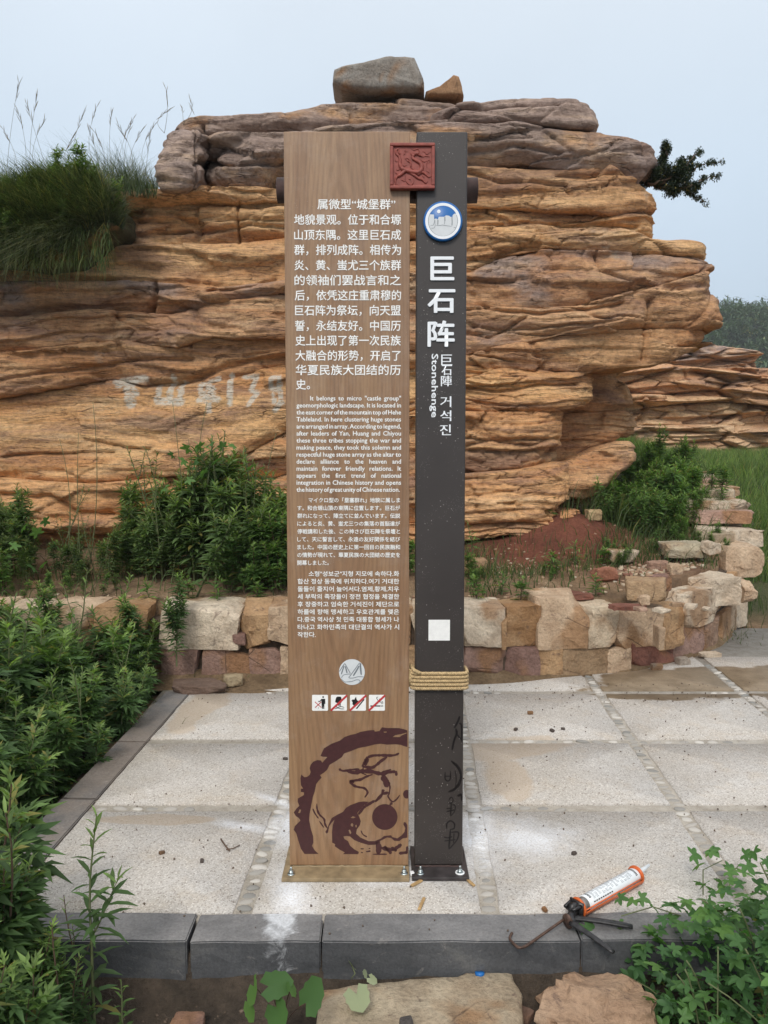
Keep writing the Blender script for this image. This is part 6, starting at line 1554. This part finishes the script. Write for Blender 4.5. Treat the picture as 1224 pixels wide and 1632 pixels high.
# post lettering: raised title, small subtitle column, turned latin word
mb_ = MB()
for ch, cx, cy, wd, ht in (('巨', 705, 428, 38, 38), ('石', 703.5, 480, 44, 38), ('阵', 703, 532, 43, 42)):
    V, T = text_arrays(ch); x0, z1 = S(cx - wd / 2, cy - ht / 2); x1, z0 = S(cx + wd / 2, cy + ht / 2)
    bd = .0022
    x = (V[:, 0] - V[:, 0].min()) / np.ptp(V[:, 0]) * (x1 - x0 - 2 * bd) + x0 + bd; z = (V[:, 1] - V[:, 1].min()) / np.ptp(V[:, 1]) * (z1 - z0 - 2 * bd) + z0 + bd
    for lay in range(7):
        for q in range(8):
            an = q * math.pi / 4; r_ = bd * (1.1 if lay < 5 else .8)
            if lay in (0, 2, 4, 6) or q % 2 == 0: mb_.add(np.stack([x + r_ * math.cos(an), np.full(len(x), .001 - .0006 * lay - .00004 * q), z + r_ * math.sin(an)], -1), None, T)
V = np.concatenate(mb_.v); T = np.concatenate(mb_.t); a, b, c = V[T[:, 0]], V[T[:, 1]], V[T[:, 2]]; f = np.cross(b - a, c - a)[:, 1] > 0; T[f] = T[f][:, ::-1]
link('title_lettering', npmesh('title_lettering', V, None, T), M_WHITE, sign)
lst = []
for ch, cx, cy, s_ in (('巨', 712, 573.5, 17), ('石', 712, 590, 16), ('陣', 711.5, 607, 17), ('거', 710.5, 640, 17), ('석', 710.5, 662.5, 17), ('진', 710, 685, 17)):
    V, T = text_arrays(ch); x0, z1 = S(cx - s_ / 2, cy - s_ / 2); x1, z0 = S(cx + s_ / 2, cy + s_ / 2)
    for ox in (-.0006, .0006): lst.append((np.stack([(V[:, 0] - V[:, 0].min()) / np.ptp(V[:, 0]) * (x1 - x0) + x0 + ox, np.full(len(V), .0012 - ox * .1), (V[:, 1] - V[:, 1].min()) / np.ptp(V[:, 1]) * (z1 - z0) + z0], -1), T))
V, T = text_arrays('Stonehenge'); x0, z1 = S(685, 564); x1, z0 = S(698, 665)
u_ = (V[:, 0] - V[:, 0].min()) / np.ptp(V[:, 0]); v_ = V[:, 1] / V[:, 1].max(); vb_ = -V[:, 1].min() / V[:, 1].max()
base = x0 + .0; ht = (x1 - x0) * .98 / (1 + vb_)
for ox in (-.0006, .0, .0006): lst.append((np.stack([x0 + ht * vb_ + v_ * ht + ox, np.full(len(V), .0012 - ox * .1), z1 - u_ * (z1 - z0) + ox], -1), T[:, ::-1]))
flush_tris(lst, 'subtitle_lettering', M_WHITE, sign)
# -- round badge ---------------------------------------------------------------
bx, bz = S(705.5, 354); br = (S(736.5, 354)[0] - S(674.5, 354)[0]) / 2
badge = MB(); badge.tube([(bx, .002, bz), (bx, -.010, bz), (bx, -.0125, bz)], [br, br, br * .975], 56); bo = badge.build('round_badge', M_BLUE, sign, False)
E4 = Print(665, 315, .06536); 
def ringy(E_, r0, n=48):
    a = np.linspace(0, 2 * math.pi, n, endpoint=False); return [(bx + r0 * math.cos(q), bz + r0 * math.sin(q)) for q in a]
def raw(name, polys, y, mat): V, T = poly_mesh(polys, y); return link(name, npmesh(name, V, None, T), mat, bo)
def ann(r0, r1, n=48):
    a = np.linspace(0, 2 * math.pi, n + 1); return [([(bx + r0 * math.cos(p), bz + r0 * math.sin(p)), (bx + r1 * math.cos(p), bz + r1 * math.sin(p)), (bx + r1 * math.cos(q), bz + r1 * math.sin(q)), (bx + r0 * math.cos(q), bz + r0 * math.sin(q))],) for p, q in zip(a[:-1], a[1:])]
YB_ = -.0131
raw('badge_ring', ann(br * .765, br * .905), YB_, M_WHITE)
cc = (612, 590); rr_ = 470 * .765
def E4p(pts):
    o_ = []
    for a, b in pts:
        dx, dy = a - cc[0], b - cc[1]; L_ = math.hypot(dx, dy); k = min(1, rr_ / L_) if L_ else 1
        o_.append((bx + dx * k / 470 * br, bz - dy * k / 470 * br))
    return o_
arc = [(612 + 372 * math.cos(R(a)), 590 + 372 * math.sin(R(a))) for a in np.linspace(-150 + 0, 0, 2)]
low = [(265, 440), (290, 432), (395, 440), (402, 545), (425, 540), (440, 530), (490, 552), (512, 492), (645, 490), (665, 468), (700, 458), (770, 470), (785, 495), (815, 490), (835, 520), (845, 455), (880, 420), (930, 412)] + [(612 + 372 * math.cos(R(a)), 590 + 372 * math.sin(R(a))) for a in np.linspace(-25, 202, 30)]
raw('badge_land', [tuple([E4p(low)])], YB_, M_PALEG)
a = np.linspace(0, 2 * math.pi, 20, endpoint=False); raw('badge_moon', [tuple([E4p([(512 + 42 * math.cos(q), 365 + 42 * math.sin(q)) for q in a])])], YB_, M_WHITE)
ln = []
for p in ([(403, 545), (408, 600), (390, 660), (375, 690), (310, 695)], [(425, 560), (418, 640), (425, 690), (410, 740), (385, 758), (325, 762)], [(485, 550), (480, 690)], [(440, 695), (560, 693), (600, 685), (650, 695), (830, 720)], [(500, 560), (495, 680)], [(645, 495), (655, 600), (645, 670)], [(662, 480), (665, 600)], [(812, 500), (828, 600), (822, 700)], [(838, 500), (836, 710)], [(870, 740), (920, 745)]):
    for q in stroke(p, 9): ln.append((E4p(q),))
for q in stroke([(612 + 352 * math.cos(R(t)), 590 + 362 * math.sin(R(t))) for t in np.linspace(-22, 205, 30)], 9, taper=False): ln.append((E4p(q),))
raw('badge_lines', ln, YB_ - .0005, M_GREYL)
# -- red carved plaque ------------------------------------------------------------
px0, pz1 = S(621.5, 227.5, .02); px1, pz0 = S(693, 301, .02)
pq = lbox('carved_plaque', px0, px1, -.016, .0, pz0, pz1, .002, M_TERRA, sign)
def pl(x, y): return (px0 + (px1 - px0) * (x - 90) / (1080 - 90), pz1 - (pz1 - pz0) * (y - 115) / (1105 - 115))
cxq, czq = (px0 + px1) / 2, (pz0 + pz1) / 2; fw = (px1 - px0) * .075; w_ = px1 - px0
for (a, b, c, d) in ((px0, px1, pz1 - fw, pz1), (px0, px1, pz0, pz0 + fw), (px0, px0 + fw, pz0 + fw, pz1 - fw), (px1 - fw, px1, pz0 + fw, pz1 - fw)):
    o = lbox('plaque_rim', a, b, -.024, -.0155, c, d, .003, M_TERRA, None); o.parent = pq; o.matrix_parent_inverse = Matrix.Translation((-pq.location[0], -pq.location[1], -pq.location[2]))
rl = MB()
def rel(pts, r, flat=1.0):
    p = smooth_line(pts, 5); q = [(pl(a, b)[0], -.0165, pl(a, b)[1]) for a, b in p]; t = np.linspace(0, 1, len(q))
    rl.tube(q, np.array(r if np.ndim(r) else [r * .5, r, r, r * .5])[np.clip((t * (3.99 if not np.ndim(r) else len(r) - .01)).astype(int), 0, (3 if not np.ndim(r) else len(r) - 1))] * w_ / 1000, 8)
for pts, r in (([(325, 330), (300, 345), (285, 300), (270, 240), (225, 270), (230, 340), (290, 400), (315, 480), (310, 580), (345, 650), (420, 690), (520, 720), (640, 740), (740, 740)], [14, 18, 22, 26, 30, 34, 40, 48, 52, 52]),
               ([(740, 740), (790, 660), (770, 560), (690, 500), (600, 450), (590, 400)], [52, 50, 46, 42, 38, 34]), ([(590, 400), (640, 350), (700, 330), (740, 370), (800, 400)], [34, 44, 46, 36, 22]),
               ([(560, 240), (620, 260), (700, 240), (740, 290)], 14), ([(530, 300), (560, 350), (600, 390)], 16), ([(800, 300), (850, 300), (900, 350), (990, 300)], 12), ([(800, 430), (870, 390), (970, 410)], 12), ([(760, 450), (830, 510), (900, 500)], 14), ([(930, 540), (985, 520), (950, 475), (910, 510), (900, 600), (910, 650)], 11),
               ([(640, 690), (560, 640), (550, 540), (480, 490), (420, 440)], 22), ([(560, 520), (500, 450), (440, 430)], 14), ([(340, 660), (260, 690), (230, 670)], 14), ([(330, 770), (250, 770), (190, 720)], 14),
               ([(430, 700), (330, 790), (240, 840), (210, 930), (230, 1010), (290, 1040)], [46, 40, 30, 24, 18, 12]), ([(240, 1000), (320, 1020)], 10), ([(520, 750), (620, 800), (720, 870), (800, 900), (880, 970), (920, 920)], [30, 36, 32, 28, 22, 14]), ([(700, 800), (790, 740), (860, 770), (940, 840), (1000, 820)], [34, 32, 26, 20, 12]), ([(800, 790), (850, 860)], 14),
               ([(430, 810), (440, 900), (490, 980), (560, 1010), (610, 930), (610, 880)], 18), ([(430, 940), (370, 910), (340, 900)], 14), ([(500, 880), (550, 900)], 14), ([(400, 280), (420, 340), (380, 370)], 12), ([(440, 250), (410, 290), (500, 300)], 10), ([(200, 440), (220, 500), (265, 510)], 13), ([(380, 540), (400, 600), (460, 580)], 13), ([(880, 700), (920, 720), (960, 760)], 12)):
    rel(pts, r)
rlo = rl.build('dragon_relief', M_TERRA, None, True); rlo.parent = pq; rlo.matrix_parent_inverse = Matrix.Translation((-pq.location[0], -pq.location[1], -pq.location[2]))
# -- feet: plates and bolts, in world space but parented to the sign ------------------
def attach(o, par, inv):
    o.parent = par; o.matrix_parent_inverse = inv
bpy.context.view_layer.update()
INV = sign.matrix_world.inverted()
def plate(x0, x1, yf, yb, mat):
    o = bevel_box('base_plate', (x1 - x0, yb - yf, .012), .0018, mat, None, ((x0 + x1) / 2, (yf + yb) / 2, .0065)); attach(o, sign, INV)
plate(-.344, .0855, YB - .078, YB + .14, M_BPL); plate(.094, .287, YB - .072, YB + .14, M_DPL)
for x0, x1, m_ in ((PW[0] + .01, PW[1] - .01, M_BPL), (.108, .268, M_RUST)):     # weld beads
    wl = MB(); xs = np.linspace(x0, x1, 40); wl.tube(np.stack([xs, np.full(40, YB - .001), .0135 + .001 * noise(xs * 90, 0, 0, 2)], -1), .0035 + .001 * noise(xs * 60, 1, 0, 3), 6)
    o = wl.build('weld_bead', m_, None, True); attach(o, sign, INV)
def hexa(mb_, c, r, h): mb_.tube([c, (c[0], c[1], c[2] + h)], [r, r], 6)
for (px, py) in ((464, 1393), (644, 1392), (670, 1392), (733, 1391)):
    p = G(px, py, .0125); rt = empty('bolt', p, None); attach(rt, sign, INV)
    a = MB(); a.tube([(0, 0, -.001), (0, 0, .024), (0, 0, .026)], [.0042, .0042, .003], 14); a.build('bolt_shank', M_ZINC, rt, True)
    a = MB(); a.tube([(0, 0, 0), (0, 0, .0022)], [.0125, .0125], 24); a.build('washer', M_ZINC, rt)
    a = MB(); hexa(a, (0, 0, .0023), .0088, .0075); hexa(a, (0, 0, .0105), .0085, .003); a.build('nut', M_ZINC, rt)
    if px > 700:
        a = MB(); an = np.linspace(0, 2 * math.pi, 28); a.tube(np.stack([.0135 * np.cos(an), .0135 * np.sin(an), np.full(28, .001)], -1), .0028, 6); a.build('sealant_ring', M_CAULK, rt, True)
p = G(657, 1393, .006); o = stone('sealant_blob', (.016, .022, .012), (p[0], p[1], .008), .2, (.8, .8, .8), 901, n=4, rnd=.4, chips=0); o.data.materials.clear(); o.data.materials.append(M_CAULK)
tag(o, 'small white blob of sealant squeezed between the two base plates', 'sealant')
# rope tied round the post
M_ROPE = simple('jute_rope', (.50, .36, .19), .9, nscale=160, var=.35, bump=.5)
rp = empty('rope', (0, 0, 0), label='coil of straw-coloured rope wound round the lower part of the dark post', cat='rope')
x0, zt = S(656, 1068); x1, zb_ = S(743, 1099)
L_, D2 = (.2705 - .106) / 2 + .006, .034 + .006; cxr = (.106 + .2705) / 2; cyr = .036; rr = .0062
def rope_path(z0_, z1_, dz=0, n=160, a0=0, a1=2 * math.pi):
    q = []
    for k in range(n + 1):
        t = k / n; a = a0 + (a1 - a0) * t; c, s_ = math.cos(a), math.sin(a); pw_ = .28
        q.append((cxr + (L_ + rr) * abs(c) ** pw_ * math.copysign(1, c), cyr + (D2 + rr) * abs(s_) ** pw_ * math.copysign(1, s_), z0_ + (z1_ - z0_) * t))
    return np.array(q)
def rope(path, name='rope_turn'):
    P_ = np.array(path); d = np.gradient(P_, axis=0); d /= np.linalg.norm(d, axis=1)[:, None] + 1e-9
    seg = np.r_[0, np.cumsum(np.linalg.norm(np.diff(P_, axis=0), axis=1))]; n = int(seg[-1] / .0022)
    sN = np.linspace(0, seg[-1], n); Pn = np.stack([np.interp(sN, seg, P_[:, k]) for k in range(3)], -1); dn = np.gradient(Pn, axis=0); dn /= np.linalg.norm(dn, axis=1)[:, None] + 1e-9
    up = np.array([0, 0, 1.]); x = np.cross(np.repeat(up[None], n, 0), dn); x /= np.linalg.norm(x, axis=1)[:, None] + 1e-9; y = np.cross(dn, x)
    m_ = MB()
    for k in range(3):
        ph = sN / .0095 * 2 * math.pi / 2.4 + k * 2 * math.pi / 3
        m_.tube(Pn + (x * np.cos(ph)[:, None] + y * np.sin(ph)[:, None]) * rr * .48, rr * .58, 5, cap=True)
    o = m_.build(name, M_ROPE, rp, True); o.parent = rp; o.matrix_parent_inverse = Matrix.Identity(4); return o
mw = sign.matrix_world.copy(); rp.matrix_world = mw
zs = np.linspace(zb_ + rr, zt - rr * 1.5, 5)
for k in range(5): rope(rope_path(zs[k], zs[k] + .0005, n=150))
o = rope([(cxr - L_ * .75, cyr - D2 - rr * 2.2, zs[4] + rr * .6), (cxr - L_ * .98, cyr - D2 - rr * 1.6, zs[4] + rr * 2.0), (cxr - L_ * 1.08, cyr, zs[4] + rr * 2.6), (cxr - L_ * 1.05, cyr + D2, zs[3])], 'rope_end')
o = rope([(cxr - L_ * 1.1, cyr - D2 * .7, zs[4] + rr * 1.6), (cxr - L_ * 1.12, cyr - D2 * .9, zs[2]), (cxr - L_ * 1.06, cyr - D2 * .3, zs[0] - rr)], 'rope_end')
# wood shims and straw at the foot of the sign
M_SHIM = simple('raw_wood_sliver', (.42, .27, .12), .8, nscale=50, var=.3)
for (a, b, wd, lb) in (((676, 1431), (668, 1450), .010, 'thin wood splinter lying on the paving below the sign'), ((745, 1402), (756, 1412), .010, 'wood sliver sticking out from under the right corner of the dark base plate'), ((672, 1403), (656, 1412), .012, 'forked wood sliver under the left corner of the dark base plate')):
    p, q = G(*a, .003), G(*b, .003); c = (p + q) / 2; L2 = np.hypot(*(q - p)[:2]); o = bevel_box('wood_sliver', (L2, wd, .005), .001, M_SHIM, None, (c[0], c[1], .0035)); o.rotation_euler = (0, 0, math.atan2(q[1] - p[1], q[0] - p[0])); tag(o, lb, 'wood sliver')
# twig on the left slab
tw = MB(); q = [G(352, 1337, .004), G(358, 1346, .006), G(366, 1356, .004)]; tw.tube(q, .003, 5); tw.tube([G(360, 1354, .004), G(372, 1352, .005), G(382, 1347, .004)], .002, 5); tw.build('twig', M_STEMB, label='small broken twig on the paving left of the sign', cat='twig')
for i_, (px, py, s_, lb) in enumerate(((845, 1136, .03, 'lone dark pebble on the upper right paving slab'), (822, 1162, .022, 'dark stone on paving, left of a pair right of the post'), (880, 1164, .025, 'dark stone on paving, larger of a pair right of the post'), (897, 1161, .02, 'dark stone on paving, rightmost of the three'), (915, 1359, .02, 'dark stone on the slab behind the caulking gun'), (868, 1449, .02, 'reddish crumb of stone on the slab left of the caulking gun'), (455, 1209, .022, 'dark pebble on the slab close to the left edge of the sign'), (258, 1358, .02, 'dark clod on the big left slab'), (322, 1371, .018, 'dark clod on the big left slab nearer the joint'))):
    p = G(px, py, .005); o = stone('loose_stone', (s_, s_ * .7, s_ * .55), (p[0], p[1], s_ * .2), i_, (.12, .10, .09) if i_ != 5 else (.25, .13, .08), 920 + i_, n=3, label=lb, cat='stone', group='small stones on the paving')
# ------------------------------------------------------------------ caulking gun
M_ORANGE = simple('orange_paint', (.62, .13, .03), .4, nscale=40, var=.15)
M_GUNB = simple('black_worn_steel', (.022, .021, .022), .35, nscale=60, var=.7, bump=.2)
M_RODR = simple('rusty_rod', (.10, .06, .045), .5, metal=.4, nscale=60, var=.5, bump=.2)
M_TUBE = simple('white_cartridge_plastic', (.75, .78, .80), .35, nscale=20, var=.04)
M_CLEAR = simple('translucent_nozzle', (.80, .83, .85), .3)
M_DISC = simple('dull_metal_plunger', (.28, .26, .24), .4, metal=.7)
A_ = G(921, 1446, .032); B_ = G(1014, 1394, .032); ax = B_ - A_; LG = np.linalg.norm(ax[:2]); ang = math.atan2(ax[1], ax[0])
gun = empty('caulking_gun', (A_[0], A_[1], 0), label='orange caulking gun with white sealant cartridge lying on the paving near the front kerb', cat='caulking gun'); gun.rotation_euler = (0, 0, ang)
def gl(px, py, z=.02):     # photograph point -> gun space
    p = G(px, py, z) - (A_[0], A_[1], 0); c, s_ = math.cos(-ang), math.sin(-ang); return np.array([p[0] * c - p[1] * s_, p[0] * s_ + p[1] * c, z])
RC = .0265; ZC = .031
cr = MB(); na = 22; a = np.linspace(R(-8), R(-172), na)    # half-round cradle
xs = np.linspace(0, LG, 10); Vv = []
for r_ in (RC + .0035, RC + .0015):
    for x in xs: Vv.append(np.stack([np.full(na, x), np.cos(a) * r_, ZC + np.sin(a) * r_], -1))
Vv = np.concatenate(Vv); i = np.arange(9)[:, None] * na + np.arange(na - 1)[None, :]; Q0 = np.stack([i, i + 1, i + na + 1, i + na], -1).reshape(-1, 4)
e0 = np.array([[k * na, (k + 1) * na, (k + 1) * na + 10 * na, k * na + 10 * na] for k in range(9)]); e1 = e0 + na - 1
cr.add(Vv, np.concatenate([Q0, Q0[:, ::-1] + 10 * na, e0, e1[:, ::-1]]))
cr.build('cradle', M_ORANGE, gun, True)
def ringx(name, x, r0, r1, ln_, mat, n=32):
    m_ = MB(); an = np.linspace(0, 2 * math.pi, n, endpoint=False); V = []
    for (xx, r_) in ((x, r0), (x, r1), (x + ln_, r1), (x + ln_, r0)): V.append(np.stack([np.full(n, xx), np.cos(an) * r_, ZC + np.sin(an) * r_], -1))
    j = np.arange(n); j2 = (j + 1) % n; Q = np.concatenate([np.stack([k * n + j, k * n + j2, ((k + 1) % 4) * n + j2, ((k + 1) % 4) * n + j], -1) for k in range(4)]); m_.add(np.concatenate(V), Q); m_.build(name, mat, gun, False)
ringx('cradle_ring', -.003, RC - .003, RC + .0045, .007, M_ORANGE); ringx('front_cap', LG - .004, .010, RC + .0045, .005, M_ORANGE)
sd1 = MB()
for sg in (-1, 1): sd1.tube([(0, sg * (RC + .002), ZC + .004), (LG, sg * (RC + .002), ZC + .004)], .0022, 6)
sd1.build('cradle_edge', M_ORANGE, gun, True)
ct = MB(); ct.tube([(.030, 0, ZC), (.032, 0, ZC), (LG - .012, 0, ZC), (LG - .006, 0, ZC)], [RC - .004, RC - .001, RC - .001, RC - .004], 36); cto = ct.build('cartridge', M_TUBE, gun, True)
ct = MB(); ct.tube([(.006, 0, ZC), (.031, 0, ZC)], [RC - .003, RC - .003], 32); ct.build('plunger', M_DISC, gun, False)
nz_ = MB(); nz_.tube([(LG - .006, 0, ZC), (LG + .006, 0, ZC + .001), (LG + .01, 0, ZC + .001), (LG + .072, 0, ZC + .010)], [.012, .012, .010, .0045], 18); nz_.build('nozzle', M_CLEAR, gun, True)
# printed label on the cartridge: bars and tiny lines of print, wrapped on the cylinder
def wrap(x0, x1, a0, a1, r_, mb_):
    n = 5; aa = np.radians(np.linspace(a0, a1, n)); V = np.concatenate([np.stack([np.full(n, x), np.cos(aa) * r_, ZC + np.sin(aa) * r_], -1) for x in (x0, x1)]); j = np.arange(n - 1); mb_.add(V, np.stack([j, j + n, j + n + 1, j + 1], -1))
lb = MB(); rsg = np.random.RandomState(3); rL = RC - .0006
for colx in np.arange(.055, LG - .045, .016):
    for k in range(15):
        a0 = -18 + k * 8.2
        if rsg.rand() < .85: wrap(colx + rsg.uniform(0, .0006), colx + rsg.uniform(.008, .0145), a0 - 180 + 45, a0 + 3.0 - 180 + 45, rL, lb) if False else wrap(colx, colx + rsg.uniform(.008, .0145), 20 + k * 8, 22.6 + k * 8, rL, lb)
lb.build('label_print', M_GREYL, cto)
lb = MB()
for k in range(7): wrap(.040 + .0016 * (k % 2), .050, 60 + k * 9, 66 + k * 9, rL, lb)
for k in range(12): wrap(LG - .03, LG - .021, 30 + k * 9.5, 36 + k * 9.5, rL, lb)
for k in range(9): wrap(.05 + k * .011, .058 + k * .011, 150, 158, rL, lb)
lb.build('label_title', M_BLACK, cto)
# frame, trigger, handle, rod
fb = MB()
q0 = gl(903, 1452, .03)
fb.box((-.020, 0, ZC), (.034, .016, .046)); fb.box((-.006, 0, ZC), (.007, .050, .050)); fb.tube([(-.045, -.014, ZC + .014), (-.005, -.020, ZC + .017)], .0055, 8); fb.tube([(-.045, .014, ZC + .014), (-.005, .020, ZC + .017)], .0055, 8); fb.tube([(-.034, -.016, ZC + .006), (-.034, .016, ZC + .006)], .006, 10)
fb.tube([(-.012, 0, ZC), gl(908, 1464, .029), gl(914, 1472, .026)], [.013, .015, .011], 10); fb.build('frame', M_GUNB, gun)
def lever(name, p, q, r0, r1, bend_=0):
    m_ = MB(); t = np.linspace(0, 1, 12)[:, None]; mid = (p + q) / 2 + (0, bend_, .004); c = (1 - t) ** 2 * p + 2 * t * (1 - t) * mid + t * t * q
    m_.tube(c, np.interp(t[:, 0], [0, .25, .8, 1], [r0, r0 * .8, r1, r1 * .8]), 10, flat=.6); m_.build(name, M_GUNB, gun, True)
lever('handle', gl(905, 1462, .026), gl(1008, 1477, .014), .014, .0125, .006)
lever('trigger', gl(910, 1470, .030), gl(978, 1518, .010), .013, .009, -.010)
rd = MB(); r0 = gl(912, 1456, .03); r1 = gl(838, 1508, .006); r2 = gl(826, 1510, .005); r3 = gl(813, 1497, .006); r4 = gl(816, 1487, .008)
pts = np.concatenate([np.linspace(r0, r1, 12), smooth_line([r1, r2, r3, r4], 6)[1:]]); rd.tube(pts, .0042, 10); rd.build('plunger_rod', M_RODR, gun, True)
rd = MB(); c = gl(905, 1468, .028); d = (r1 - r0); d /= np.linalg.norm(d); rd.tube([c - d * .002, c + d * .003], [.019, .019], 22, flat=1.25); rd.build('release_plate', M_RODR, gun)
# bottle cap glimpsed behind the flat slab
cp = MB(); p = P(765, 1545, 2.27); cp.tube([(0, 0, 0), (0, .004, .012)], [.014, .014], 20); cp.build('bottle_cap', M_BLUE, loc=(p[0], 2.272, -.103), label='blue bottle cap peeking up between kerb and flat stone', cat='bottle cap')
